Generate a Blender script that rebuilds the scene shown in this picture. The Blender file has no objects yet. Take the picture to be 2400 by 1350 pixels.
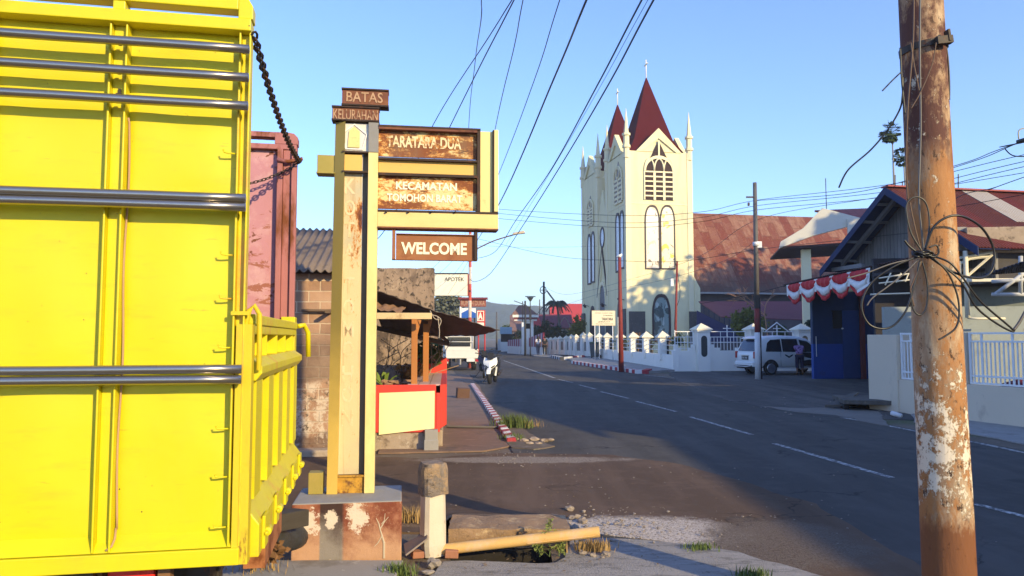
import bpy, bmesh, math, random
from mathutils import Vector, Matrix, noise as mnoise
R = math.radians
sc = bpy.context.scene
COL = sc.collection
# ---------------------------------------------------------------- camera, world, sun, exposure
FPX, HOR, EYE = 1746.0, 790.0, 1.65
TH = math.atan((HOR-675)/FPX)
cam = bpy.data.cameras.new('camera'); camo = bpy.data.objects.new('camera', cam); COL.objects.link(camo)
cam.sensor_width = 36; cam.lens = FPX/2400*36; cam.clip_start = .05; cam.clip_end = 6000
camo.location = (0, 0, EYE); camo.rotation_euler = (R(90)+TH, 0, 0)
sc.camera = camo
SUN_AZ, SUN_EL = 140.0, 20.0
world = bpy.data.worlds.new('World'); sc.world = world; world.use_nodes = True
wn = world.node_tree.nodes; wl = world.node_tree.links
wn.clear()
wo = wn.new('ShaderNodeOutputWorld'); wb = wn.new('ShaderNodeBackground'); ws = wn.new('ShaderNodeTexSky')
ws.sky_type = 'NISHITA'; ws.sun_disc = False
ws.sun_elevation = R(SUN_EL); ws.sun_rotation = R(SUN_AZ)
ws.air_density = 1.0; ws.dust_density = .2; ws.ozone_density = 5.0; ws.altitude = 400
wh = wn.new('ShaderNodeHueSaturation'); wh.inputs['Saturation'].default_value = 1.03; wh.inputs['Hue'].default_value = .510
wl.new(ws.outputs[0], wh.inputs['Color']); wl.new(wh.outputs[0], wb.inputs['Color'])
wb.inputs['Strength'].default_value = .15
wl.new(wb.outputs[0], wo.inputs[0])
sl = bpy.data.lights.new('sun', 'SUN'); so = bpy.data.objects.new('sun', sl); COL.objects.link(so)
sl.energy = 2.9; sl.angle = R(.5); sl.color = (1, .79, .40)
so.location = (30, -25, 30)
sdir = Vector((math.sin(R(SUN_AZ))*math.cos(R(SUN_EL)), math.cos(R(SUN_AZ))*math.cos(R(SUN_EL)), math.sin(R(SUN_EL))))
so.rotation_euler = sdir.to_track_quat('Z', 'Y').to_euler()
sc.view_settings.view_transform = 'Standard'; sc.view_settings.look = 'None'
sc.view_settings.gamma = 1; sc.view_settings.exposure = 1.34
try:
    sc.cycles.max_bounces = 6; sc.cycles.diffuse_bounces = 3; sc.cycles.transparent_max_bounces = 12
    sc.cycles.use_adaptive_sampling = True; sc.cycles.use_denoising = True
except Exception: pass
rnd = random.Random(7)
# ---------------------------------------------------------------- picture -> place
CAMC, CAMS = math.cos(TH), math.sin(TH)
def ray(px, py):
    u = 675-py
    return Vector((px-1200, FPX*CAMC-u*CAMS, FPX*CAMS+u*CAMC))
def P(px, py, Y):
    d = ray(px, py); k = Y/d.y
    return Vector((d.x*k, Y, EYE+d.z*k))
def G(px, py, z=0.0):
    d = ray(px, py); k = (z-EYE)/d.z
    return Vector((d.x*k, d.y*k, z))
class Frame:
    """a local frame: x along, y away, z up"""
    def __init__(s, x, y, deg):
        s.o = Vector((x, y, 0)); s.a = R(deg)
        s.M = Matrix.Translation(s.o) @ Matrix.Rotation(s.a, 4, 'Z'); s.I = s.M.inverted()
    def on_y(s, px, py, y=0.0):       # where the line of sight meets the local plane y
        c = s.I @ Vector((0, 0, EYE)); d = s.I.to_3x3() @ ray(px, py); k = (y-c.y)/d.y
        return c+d*k
    def on_x(s, px, py, x=0.0):
        c = s.I @ Vector((0, 0, EYE)); d = s.I.to_3x3() @ ray(px, py); k = (x-c.x)/d.x
        return c+d*k
    def w(s, x, y, z): return s.M @ Vector((x, y, z))
# ---------------------------------------------------------------- mesh collector
class MB:
    def __init__(s): s.v = []; s.f = []; s.sm = []
    def add(s, vs, fs, smooth=False, M=None):
        b = len(s.v)
        for v in vs:
            v = Vector(v); s.v.append(M @ v if M is not None else v)
        for f in fs: s.f.append([b+i for i in f]); s.sm.append(smooth)
        return s
    def box(s, lo, hi, M=None):
        x0, y0, z0 = lo; x1, y1, z1 = hi
        return s.add([(x0,y0,z0),(x1,y0,z0),(x1,y1,z0),(x0,y1,z0),(x0,y0,z1),(x1,y0,z1),(x1,y1,z1),(x0,y1,z1)],
            [(0,3,2,1),(4,5,6,7),(0,1,5,4),(1,2,6,5),(2,3,7,6),(3,0,4,7)], M=M)
    def cbox(s, c, sz, M=None):
        return s.box([c[i]-sz[i]/2 for i in range(3)], [c[i]+sz[i]/2 for i in range(3)], M)
    def hexa(s, p):                   # 8 corners, bottom ring then top ring
        return s.add(p, [(0,3,2,1),(4,5,6,7),(0,1,5,4),(1,2,6,5),(2,3,7,6),(3,0,4,7)])
    def slab(s, quad, th):            # 4 corners thickened along their normal
        q = [Vector(a) for a in quad]; n = (q[1]-q[0]).cross(q[3]-q[0]).normalized()*th
        return s.hexa([a-n for a in q]+q)
    def prism(s, poly, axis, a, b, M=None):
        """poly of 2D points extruded along axis 'x','y' or 'z' from a to b"""
        def p3(u, v, t):
            return {'x': (t,u,v), 'y': (u,t,v), 'z': (u,v,t)}[axis]
        n = len(poly); vs = [p3(u,v,a) for u,v in poly]+[p3(u,v,b) for u,v in poly]
        fs = [list(range(n))[::-1], list(range(n,2*n))]+[(i,(i+1)%n,n+(i+1)%n,n+i) for i in range(n)]
        return s.add(vs, fs, M=M)
    def ring(s, outer, inner, axis, a, b, M=None, closed=True):
        """frame between two outlines with the same number of points, extruded"""
        def p3(u, v, t):
            return {'x': (t,u,v), 'y': (u,t,v), 'z': (u,v,t)}[axis]
        n = len(outer)
        vs = [p3(*q,a) for q in outer]+[p3(*q,a) for q in inner]+[p3(*q,b) for q in outer]+[p3(*q,b) for q in inner]
        fs = []
        for i in range(n if closed else n-1):
            j = (i+1) % n
            fs += [(i,n+i,n+j,j),(2*n+i,2*n+j,3*n+j,3*n+i),(i,j,2*n+j,2*n+i),(n+i,3*n+i,3*n+j,n+j)]
        return s.add(vs, fs, M=M)
    def tube(s, pts, r, n=8, cap=True, M=None):
        pts = [Vector(p) for p in pts]; N = len(pts)
        rr = r if isinstance(r, (list, tuple)) else [r]*N
        vs = []; fs = []; up = None
        for i, p in enumerate(pts):
            t = (pts[min(i+1,N-1)]-pts[max(i-1,0)])
            if t.length < 1e-9: t = Vector((0,0,1))
            t.normalize()
            if up is None:
                up = Vector((0,0,1)) if abs(t.z) < .9 else Vector((1,0,0))
            a = t.cross(up)
            if a.length < 1e-6: a = t.cross(Vector((0,1,0)))
            a.normalize(); b = a.cross(t).normalized(); up = b
            for k in range(n):
                q = 2*math.pi*k/n
                vs.append(p+(a*math.cos(q)+b*math.sin(q))*rr[i])
        for i in range(N-1):
            for k in range(n):
                j = (k+1) % n
                fs.append((i*n+k, i*n+j, (i+1)*n+j, (i+1)*n+k))
        if cap: fs += [list(range(n))[::-1], list(range((N-1)*n, N*n))]
        return s.add(vs, fs, smooth=n > 5, M=M)
    def cyl(s, p0, p1, r0, r1=None, n=12, M=None):
        return s.tube([p0, p1], [r0, r0 if r1 is None else r1], n, M=M)
    def lathe(s, prof, n=16, M=None, smooth=True):
        vs = []; fs = []
        for r, z in prof:
            for k in range(n):
                q = 2*math.pi*k/n; vs.append((r*math.cos(q), r*math.sin(q), z))
        for i in range(len(prof)-1):
            for k in range(n):
                j = (k+1) % n; fs.append((i*n+k, i*n+j, (i+1)*n+j, (i+1)*n+k))
        fs += [list(range(n))[::-1], list(range((len(prof)-1)*n, len(prof)*n))]
        return s.add(vs, fs, smooth=smooth, M=M)
    def grid(s, fn, nu, nv, smooth=True):
        vs = [fn(i/nu, j/nv) for j in range(nv+1) for i in range(nu+1)]
        fs = [(j*(nu+1)+i, j*(nu+1)+i+1, (j+1)*(nu+1)+i+1, (j+1)*(nu+1)+i) for j in range(nv) for i in range(nu)]
        return s.add(vs, fs, smooth=smooth)
    def rock(s, c, r, seed=0, sq=(1,1,1), rough=.35):
        bm = bmesh.new(); bmesh.ops.create_icosphere(bm, subdivisions=2, radius=1)
        bm.verts.index_update()
        rv = Vector((seed*3.17, seed*1.3, -seed*2.1))
        vs = []
        for v in bm.verts:
            k = 1+rough*mnoise.noise(v.co*1.7+rv)*1.6
            vs.append(Vector((v.co.x*sq[0], v.co.y*sq[1], v.co.z*sq[2]))*r*k+Vector(c))
        fs = [[v.index for v in f.verts] for f in bm.faces]; bm.free()
        return s.add(vs, fs, smooth=False)
    def leaves(s, c, rad, n, size, rg, clumps=0, shell=.35, droop=.0):
        """leaf-sized bent faces scattered in clumps through an ellipsoid"""
        c = Vector(c); cl = []
        for _ in range(max(1, clumps)):
            while True:
                q = Vector([rg.uniform(-1,1) for _ in range(3)])
                if shell < q.length < 1: break
            cl.append(Vector((q.x*rad[0], q.y*rad[1], q.z*rad[2])))
        for _ in range(n):
            if clumps:
                k = rg.choice(cl); g = Vector([rg.gauss(0, 1) for _ in range(3)])*(.26*min(rad))
                p = c+k+g
            else:
                while True:
                    q = Vector([rg.uniform(-1,1) for _ in range(3)])
                    if q.length < 1: break
                p = c+Vector((q.x*rad[0], q.y*rad[1], q.z*rad[2]))
            d = Vector((rg.uniform(-1,1), rg.uniform(-1,1), rg.uniform(-.8,.6)-droop)).normalized()
            w = d.cross(Vector((rg.uniform(-1,1), rg.uniform(-1,1), rg.uniform(-1,1)))).normalized()
            L = size*rg.uniform(.6,1.3); W = L*.32
            nn = d.cross(w)*L*.12
            s.add([p, p+d*L*.5+w*W+nn, p+d*L, p+d*L*.5-w*W+nn], [(0,1,2),(0,2,3)])
        return s
    def text(s, body, w, h, depth, M, bold=.02, align='c'):
        """raised letters filling a w x h box; local x right, y up, z out"""
        cu = bpy.data.curves.new('t', 'FONT'); cu.body = body; cu.size = 1; cu.extrude = .01
        cu.offset = bold; cu.resolution_u = 3
        o = bpy.data.objects.new('t', cu); COL.objects.link(o)
        dg = bpy.context.evaluated_depsgraph_get(); dg.update()
        me = bpy.data.meshes.new_from_object(o.evaluated_get(dg))
        xs = [v.co.x for v in me.vertices]; ys = [v.co.y for v in me.vertices]
        if xs:
            x0, x1, y0, y1 = min(xs), max(xs), min(ys), max(ys)
            vs = [((v.co.x-x0)/(x1-x0)*w-w/2, (v.co.y-y0)/(y1-y0)*h-h/2, depth if v.co.z > 0 else -.001) for v in me.vertices]
            s.add(vs, [list(p.vertices) for p in me.polygons], M=M)
        bpy.data.objects.remove(o); bpy.data.curves.remove(cu); bpy.data.meshes.remove(me)
        return s
    def build(s, name, mat, parent=None, local=False, origin=None, bevel=0, M=None):
        me = bpy.data.meshes.new(name)
        if parent is not None and not local:
            inv = parent['_m'] if False else PM[parent.name].inverted()
            vs = [inv @ v for v in s.v]
        elif origin is not None:
            o3 = Vector(origin); vs = [v-o3 for v in s.v]
        else: vs = s.v
        me.from_pydata([tuple(v) for v in vs], [], s.f)
        me.polygons.foreach_set('use_smooth', s.sm)
        me.validate(); me.update()
        o = bpy.data.objects.new(name, me); COL.objects.link(o)
        if isinstance(mat, (list, tuple)):
            for m in mat: me.materials.append(m)
        else: me.materials.append(mat)
        bmf = bmesh.new(); bmf.from_mesh(me); bmesh.ops.recalc_face_normals(bmf, faces=bmf.faces); bmf.to_mesh(me); bmf.free()
        if parent is not None:
            o.parent = parent; PM[o.name] = PM[parent.name]
        else:
            PM[o.name] = Matrix.Translation(Vector(origin)) if origin is not None else Matrix.Identity(4)
            if origin is not None: o.location = origin
        if bevel:
            b = o.modifiers.new('bevel', 'BEVEL'); b.width = bevel; b.segments = 2; b.limit_method = 'ANGLE'; b.angle_limit = R(40)
        return o
PM = {}
def tag(o, label, cat, group=None):
    o['label'] = label; o['category'] = cat
    if group: o['group'] = group
    return o
def thing(name, label, cat, loc=(0,0,0), rz=0, group=None):
    o = bpy.data.objects.new(name, None); COL.objects.link(o)
    o.empty_display_size = .2
    o.location = loc; o.rotation_euler = (0, 0, rz)
    PM[o.name] = Matrix.Translation(Vector(loc)) @ Matrix.Rotation(rz, 4, 'Z')
    return tag(o, label, cat, group)
def struct(o, kind='structure'):
    o['kind'] = kind; return o
def dup(root, loc, rz=0, label=None, scale=None):
    r = root.copy(); COL.objects.link(r); r.location = loc; r.rotation_euler = (0, 0, rz)
    if scale: r.scale = scale if isinstance(scale, (tuple, list)) else (scale,)*3
    if label: r['label'] = label
    for ch in list(root.children):
        c = ch.copy(); COL.objects.link(c); c.parent = r
        for g in list(ch.children):
            d = g.copy(); COL.objects.link(d); d.parent = c
    return r
# ---------------------------------------------------------------- materials
def srgb(r, g, b):
    def f(c):
        c /= 255; return c/12.92 if c <= .04045 else ((c+.055)/1.055)**2.4
    return (f(r), f(g), f(b), 1)
class NM:
    def __init__(s, name):
        s.m = bpy.data.materials.new(name); s.m.use_nodes = True
        s.n = s.m.node_tree.nodes; s.l = s.m.node_tree.links
        s.b = s.n['Principled BSDF']
        tc = s.n.new('ShaderNodeTexCoord'); oi = s.n.new('ShaderNodeObjectInfo')
        mu = s.n.new('ShaderNodeMath'); mu.operation = 'MULTIPLY'; mu.inputs[1].default_value = 37
        s.l.new(oi.outputs['Random'], mu.inputs[0])
        ad = s.n.new('ShaderNodeVectorMath'); ad.operation = 'ADD'
        s.l.new(tc.outputs['Object'], ad.inputs[0]); s.l.new(mu.outputs[0], ad.inputs[1])
        s.co = ad.outputs[0]; s.raw = tc.outputs['Object']
    def vec(s, stretch=(1,1,1), raw=False):
        m = s.n.new('ShaderNodeMapping'); m.inputs['Scale'].default_value = stretch
        s.l.new(s.raw if raw else s.co, m.inputs[0]); return m.outputs[0]
    def noise(s, scale, detail=6, rough=.6, stretch=(1,1,1), dist=0):
        t = s.n.new('ShaderNodeTexNoise'); t.inputs['Scale'].default_value = scale
        t.inputs['Detail'].default_value = detail; t.inputs['Roughness'].default_value = rough
        t.inputs['Distortion'].default_value = dist
        s.l.new(s.vec(stretch), t.inputs['Vector']); return t.outputs['Fac']
    def ramp(s, fac, lo, hi):
        r = s.n.new('ShaderNodeMapRange'); r.inputs['From Min'].default_value = lo; r.inputs['From Max'].default_value = hi
        r.clamp = True; s.l.new(fac, r.inputs['Value']); return r.outputs['Result']
    def col(s, c):
        r = s.n.new('ShaderNodeRGB'); r.outputs[0].default_value = c if len(c) == 4 else (*c, 1); return r.outputs[0]
    def mix(s, fac, a, b, mode='MIX'):
        x = s.n.new('ShaderNodeMix'); x.data_type = 'RGBA'; x.blend_type = mode
        if hasattr(fac, 'links') or not isinstance(fac, (int, float)): s.l.new(fac, x.inputs[0])
        else: x.inputs[0].default_value = fac
        for i, q in ((6, a), (7, b)):
            if isinstance(q, (tuple, list)): x.inputs[i].default_value = q if len(q) == 4 else (*q, 1)
            else: s.l.new(q, x.inputs[i])
        return x.outputs[2]
    def math(s, op, a, b=0.0, c=None):
        x = s.n.new('ShaderNodeMath'); x.operation = op
        for i, q in enumerate((a, b) if c is None else (a, b, c)):
            if isinstance(q, (int, float)): x.inputs[i].default_value = q
            else: s.l.new(q, x.inputs[i])
        return x.outputs[0]
    def sep(s, raw=True):
        x = s.n.new('ShaderNodeSeparateXYZ'); s.l.new(s.raw if raw else s.co, x.inputs[0]); return x.outputs
    def bump(s, h, strength=.3, dist=.01):
        b = s.n.new('ShaderNodeBump'); b.inputs['Strength'].default_value = strength; b.inputs['Distance'].default_value = dist
        s.l.new(h, b.inputs['Height']); s.l.new(b.outputs[0], s.b.inputs['Normal'])
    def out(s, c, rough=.7, metal=0, spec=.4):
        if isinstance(c, (tuple, list)): s.b.inputs['Base Color'].default_value = c if len(c) == 4 else (*c, 1)
        else: s.l.new(c, s.b.inputs['Base Color'])
        if isinstance(rough, (int, float)): s.b.inputs['Roughness'].default_value = rough
        else: s.l.new(rough, s.b.inputs['Roughness'])
        s.b.inputs['Metallic'].default_value = metal
        s.b.inputs['Specular IOR Level'].default_value = spec
        return s.m
def sc3(c, k): return (min(1,c[0]*k), min(1,c[1]*k), min(1,c[2]*k), 1)
def mat(name, c, rough=.75, metal=0, var=.18, vs=3, layers=(), bump=.2, bs=60, bd=.004, spec=.35, stretch=(1,1,1)):
    """painted or worn surface: base colour with variation, then layers (colour, scale, lo, hi[, stretch])"""
    k = NM(name)
    col = k.mix(k.noise(vs, 5, .6, stretch), sc3(c, 1-var), sc3(c, 1+var))
    for L in layers:
        st = L[4] if len(L) > 4 else (1,1,1)
        col = k.mix(k.ramp(k.noise(L[1], 8, .68, st, .3), L[2], L[3]), col, L[0] if len(L[0]) == 4 else (*L[0], 1))
    if bump: k.bump(k.noise(bs, 5, .65, stretch), bump, bd)
    rr = k.noise(vs*3, 4)
    rr = k.math('MULTIPLY_ADD', rr, .25, rough-.125)
    return k.out(col, rr, metal, spec)
RUST = (.16, .045, .012); RUSTD = (.07, .022, .010); DIRT = (.09, .062, .042)
# ================================================================ ground, road, hills
def m_asphalt(name, base, tint, patch, gravel=()):
    k = NM(name)
    c = k.mix(k.noise(.35, 5, .6), sc3(base, .82), sc3(base, 1.15))
    c = k.mix(k.ramp(k.noise(2.2, 7, .7), .5, .7), c, tint)
    c = k.mix(k.math('MULTIPLY', k.ramp(k.noise(.9, 7, .65, (1.6,.16,1)), .44, .66), .6), c, sc3(tint, 1.25))
    c = k.mix(k.math('MULTIPLY', k.ramp(k.noise(1.1, 4, .5), .64, .70), .55), c, sc3(base, .55))
    c = k.mix(k.math('MULTIPLY', k.ramp(k.noise(9, 6, .7, (1,.35,1)), .55, .8), patch), c, (.10,.09,.08,1))
    g = k.noise(140, 3, .7)
    c = k.mix(k.math('MULTIPLY', k.ramp(g, .58, .72), .55), c, (.11,.105,.10,1))
    v = k.n.new('ShaderNodeTexVoronoi'); v.feature = 'DISTANCE_TO_EDGE'; v.inputs['Scale'].default_value = .45
    t = k.n.new('ShaderNodeTexNoise'); t.inputs['Scale'].default_value = 2.5; t.inputs['Detail'].default_value = 6
    k.l.new(k.co, t.inputs['Vector'])
    va = k.n.new('ShaderNodeVectorMath'); va.operation = 'MULTIPLY_ADD'; va.inputs[1].default_value = (.9,.9,.9)
    k.l.new(t.outputs['Color'], va.inputs[0]); k.l.new(k.co, va.inputs[2]); k.l.new(va.outputs[0], v.inputs['Vector'])
    crack = k.math('MULTIPLY', k.ramp(v.outputs['Distance'], .012, .002), k.ramp(k.noise(.5, 3), .5, .6))
    c = k.mix(k.math('MULTIPLY', crack, .75), c, (.02,.018,.016,1))
    h = k.math('ADD', g, k.math('MULTIPLY', crack, -1.5))
    xx = k.sep()
    for cx, cy, rx, ry, gc in gravel:
        dx = k.math('MULTIPLY', k.math('SUBTRACT', xx[0], cx), 1/rx); dy = k.math('MULTIPLY', k.math('SUBTRACT', xx[1], cy), 1/ry)
        dd = k.math('ADD', k.math('MULTIPLY', dx, dx), k.math('MULTIPLY', dy, dy))
        dd = k.math('ADD', dd, k.math('MULTIPLY_ADD', k.noise(3.5, 9, .75), 2.4, -1.2)); gm = k.math('MULTIPLY', k.ramp(dd, 1.15, .55), k.ramp(k.noise(38, 5, .75), .36, .50))
        c = k.mix(gm, c, k.mix(k.ramp(k.noise(70, 4, .7), .35, .65), sc3(gc,.55), sc3(gc,1.15))); h = k.math('ADD', h, k.math('MULTIPLY', k.math('MULTIPLY', gm, k.noise(60, 5, .7)), 3.0))
    k.bump(h, .5, .008)
    return k.out(c, k.math('MULTIPLY_ADD', k.noise(1.2, 5), .25, .75), 0, .12)
MA_road = m_asphalt('asphalt_road', (.074,.068,.063), (.096,.088,.081,1), .3)
MA_park = m_asphalt('asphalt_yard', (.078,.073,.069), (.125,.115,.105,1), .9)
MA_drive = m_asphalt('asphalt_drive', (.108,.070,.047), (.145,.094,.064,1), .5, ((1.10,6.40,.95,.62,(.66,.57,.49,1)),(.15,10.15,1.5,.28,(.34,.28,.23,1)),(-.6,6.75,1.0,.18,(.26,.18,.12,1)),(2.2,6.1,.7,.8,(.18,.14,.11,1))))
M_dirt = mat('bare_earth', (.15,.115,.085), .95, var=.3, vs=1.2, layers=(((.09,.10,.045),.5,.52,.62),((.22,.18,.14),6,.55,.7)), bump=.7, bs=30, bd=.02)
M_walk = mat('worn_pavement', (.20,.125,.085), .9, var=.25, vs=1.5, layers=(((.34,.22,.145),3,.55,.72,(1,4,1)),((.09,.07,.055),1.7,.56,.7),((.3,.24,.18),14,.62,.72)), bump=.5, bs=40, bd=.008)
M_conc = mat('concrete_grey', (.30,.28,.26), .9, var=.18, vs=2, layers=(((.17,.15,.13),2.5,.54,.72),((.42,.40,.37),10,.6,.7)), bump=.4, bs=60)
M_concw = mat('concrete_warm', (.36,.28,.21), .9, var=.25, vs=4, layers=(((.14,.10,.07),5,.52,.66),((.48,.40,.32),11,.58,.7),((.07,.05,.04),9,.64,.72)), bump=.7, bs=35, bd=.01)
M_gravel = mat('pale_gravel', (.40,.36,.33), .95, var=.3, vs=8, layers=(((.20,.18,.17),18,.5,.62),((.55,.50,.46),30,.55,.65)), bump=1.0, bs=55, bd=.03)
M_fore = mat('broken_concrete', (.31,.285,.265), .95, var=.25, vs=3, layers=(((.17,.155,.14),4,.5,.66,(1,3,1)),((.40,.38,.36),7,.58,.72,(1,3,1)),((.09,.08,.07),16,.6,.7)), bump=.9, bs=50, bd=.02)
M_line = mat('road_paint', (.62,.61,.58), .8, var=.1, vs=8, layers=(((.09,.09,.09),20,.40,.54),((.3,.3,.3),6,.5,.7)), bump=.3)
M_dark = mat('dark_void', (.015,.013,.012), .95, var=.2)
# ground sheet reaching the horizon, with the drain's opening left out
g = MB(); xs = [-2500, -.46, .30, 2500]; ys = [-600, 5.60, 5.97, 4500]
for i in range(3):
    for j in range(3):
        if (i, j) == (1, 1): continue
        g.add([(xs[i],ys[j],-.014),(xs[i+1],ys[j],-.014),(xs[i+1],ys[j+1],-.014),(xs[i],ys[j+1],-.014)], [(0,1,2,3)])
struct(g.build('ground', M_dirt))
d = MB().add([(-.46,5.6,-.014),(.30,5.6,-.014),(.30,5.97,-.014),(-.46,5.97,-.014),(-.46,5.6,-.6),(.30,5.6,-.6),(.30,5.97,-.6),(-.46,5.97,-.6)],
    [(0,1,5,4),(1,2,6,5),(2,3,7,6),(3,0,4,7),(4,5,6,7)])
struct(d.build('drain', mat('drain_wall', (.022,.018,.015), .95, var=.3, bump=.6)))
def ragged(pts, step=.25, amp=.06, seed=0):
    out = []
    for i, a in enumerate(pts):
        b = pts[(i+1) % len(pts)]; a = Vector((a[0],a[1],0)); b = Vector((b[0],b[1],0)); L = (b-a).length
        n = max(1, min(120, int(L/step))); nrm = Vector((-(b-a).y, (b-a).x, 0)).normalized()
        for k in range(n):
            p = a+(b-a)*k/n
            q = mnoise.noise(Vector((p.x*2.2+seed, p.y*2.2, seed)))*amp + mnoise.noise(Vector((p.x*9, p.y*9, seed+5)))*amp*.4
            out.append(p+nrm*q)
    return out
def patch(name, pts, z, m, step=.25, amp=.06, seed=0, skirt=.02):
    o = ragged(pts, step, amp, seed); n = len(o)
    mb = MB().add([(p.x,p.y,z) for p in o]+[(p.x,p.y,z-skirt) for p in o], [list(range(n))]+[(i,n+i,n+(i+1)%n,(i+1)%n) for i in range(n)])
    return struct(mb.build(name, m))
CL = [(9.3,-40),(6.4,-10),(5.3,0),(4.2,10),(3.15,20),(2.0,30),(.9,40),(-.3,51),(-.95,62),(-1.2,72),(-1.0,84),(-.3,100),(1.5,130),(5,180)]
def clx(y):
    for (x0,y0),(x1,y1) in zip(CL, CL[1:]):
        if y0 <= y <= y1: return x0+(x1-x0)*(y-y0)/(y1-y0)
    return CL[-1][0]
def wl_(y): return 4.1 if y < 45 else max(2.6, 4.1-(y-45)*.035)
def wr_(y): return 3.35 if y < 17 else (3.35+(y-17)*.075 if y < 32 else max(2.6, 4.45-(y-32)*.03))
ysr = [-40,-20,-10,0,4,8,12,16,18,20,24,28,32,36,42,48,55,62,70,78,86,95,105,120,150,180]
rd = MB(); L_ = [(clx(y)-wl_(y), y) for y in ysr]; R_ = [(clx(y)+wr_(y), y) for y in ysr]; n = len(ysr)
rd.add([(x,y,0) for x,y in L_]+[(x,y,0) for x,y in R_], [(i,n+i,n+i+1,i+1) for i in range(n-1)])
struct(rd.build('road', MA_road))
# painted centre dashes: each a thin worn sheet just above the road
dash = MB()
def stripe(mb, a, b, w, z=.004, seg=10):
    a = Vector((*a,0)); b = Vector((*b,0)); nv = Vector((-(b-a).y,(b-a).x,0)).normalized()*w/2
    vs = []
    for i in range(seg+1):
        p = a+(b-a)*i/seg; j = 1+.18*mnoise.noise(Vector((p.x*5,p.y*5,0)))
        vs += [(p.x-nv.x*j,p.y-nv.y*j,z),(p.x+nv.x*j,p.y+nv.y*j,z)]
    mb.add(vs, [(2*i,2*i+2,2*i+3,2*i+1) for i in range(seg)])
for (ax,ay),(bx,by) in [((2600,1262),(2280,1180)),((2090,1120),(1815,1040)),((1762,1019),(1617,977)),((1585,965),(1492,941)),((1474,934),(1408,918)),((1396,912),(1357,902)),((1342,897),(1308,889)),((1300,886),(1180,845))]:
    p, q = G(ax,ay), G(bx,by); stripe(dash, p.xy, q.xy, .09 if ay > 890 else .11)
struct(dash.build('road_markings', M_line))
edge = MB()
ep = [G(1950,975),G(2040,990),G(2162,1014),G(2300,1040),G(2480,1078)]
for p, q in zip(ep, ep[1:]): stripe(edge, p.xy, q.xy, .10)
ep = [G(1510,879),G(1560,884),G(1600,885)]
for p, q in zip(ep, ep[1:]): stripe(edge, p.xy, q.xy, .12)
struct(edge.build('road_edge_line', M_line))
# side yard and parking surface right of the road
g1 = [G(1590,893),G(1640,915),G(1700,938),G(1800,958),G(1930,976)]
patch('parking_surface', [p.xy for p in g1]+[(7.0,15.2),(8.3,15.0),(8.6,16.6),(14,19),(16,31),(12.4,37),(7.9,36.2),(7.0,33.5)], .006, MA_park, .3, .12, 3)
patch('pavement_right', [(7.8,14.6),(8.6,16.2),(9.5,13.4),(10.4,9.5),(11.5,3),(12,-8),(9.6,-8),(9.2,0),(8.4,6),(7.9,11)], .012, M_conc, .3, .08, 8)
# dust and gravel drifted along the yard's edge
patch('gravel_drift', [G(1780,952).xy,G(1880,958).xy,G(1960,955).xy,G(2060,965).xy,G(2080,1000).xy,G(1960,974).xy,G(1860,966).xy], .011, mat('yard_dust',(.17,.15,.13),.95,var=.3,bump=.6), .2, .1, 21)
# junction with the side lane on the left, pavement beyond it
patch('side_lane', [(-9,6.9),(-2.4,6.4),(.55,6.42),(1.2,6.2),(2.2,5.2),(2.9,5.0),(3.0,7.5),(2.2,9.8),(1.4,10.6),(-.2,10.7),(-1.2,10.3),(-3.0,10.5),(-9,10.6)], .004, MA_drive, .2, .08, 5)
patch('pavement_left', [(-1.9,10.7),(-.4,10.9),(.12,11.6),(-.05,13.5),(-.5,18),(-1.1,25),(-1.9,33),(-3.6,33),(-3.3,20),(-2.6,14),(-2.2,12.5)], .012, M_walk, .25, .07, 9)
patch('verge_left', [(.0,11.2),(.35,11.0),(.62,11.35),(.45,12.2),(.05,14.2),(-.25,15),(-.25,13)], .016, M_dirt, .15, .12, 11)
# broken concrete and gravel in the foreground
patch('broken_apron', [(-.9,3.6),(1.6,3.4),(2.4,4.3),(2.15,5.2),(1.75,5.85),(1.1,6.2),(.55,6.25),(.44,5.95),(.32,5.58),(-.47,5.58),(-.62,5.2),(-.9,4.9)], .008, M_fore, .12, .07, 13)
#patch('gravel_patch', [G(1335,1200).xy,G(1420,1193).xy,G(1520,1192).xy,G(1590,1218).xy,G(1660,1268).xy,G(1610,1290).xy,G(1520,1262).xy,G(1420,1250).xy,G(1365,1232).xy], .016, M_gravel, .08, .05, 15)
MS = mat('pale_stone', (.27,.23,.20), .9, var=.3, vs=9, bump=.6)
chips = MB()
for i in range(300):
    cx, cy = rnd.gauss(1480, 100), rnd.gauss(1232, 26)
    if cy < 1190 or cy > 1330: continue
    p = G(cx, cy); r = rnd.choice((.003,.004,.005,.006,.012))*rnd.uniform(.7,1.3)
    chips.rock((p.x,p.y,.016+r*.3), r, i, (1,1,.6))
for i in range(110):
    p = G(rnd.gauss(1215,70), 1076+rnd.gauss(0,9)); r = rnd.choice((.004,.005,.006,.010))*rnd.uniform(.7,1.4); chips.rock((p.x,p.y,.01), r, i, (1,1,.6))
for i in range(120):
    p = G(rnd.gauss(1560,260), rnd.uniform(1090,1300)); r = rnd.uniform(.003,.008); chips.rock((p.x,p.y,.008), r, i, (1.4,1,.5))
for i in range(70):
    p = G(rnd.gauss(1930,90), rnd.gauss(958,12)); r = rnd.choice((.006,.008,.01,.025))*rnd.uniform(.6,1.2); chips.rock((p.x,p.y,.012), r, i, (1,1,.5))
o = chips.build('stone_chips', MS); struct(o, 'stuff'); o['label'] = 'pale loose stone chips strewn over the asphalt and gravel'
slab = MB()
slab.box((-2.35,4.95,.004),(-.78,5.48,.05)); slab.box((-2.35,4.3,.002),(-1.0,4.946,.03))
struct(slab.build('concrete_footing', M_conc, bevel=.01))
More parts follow.
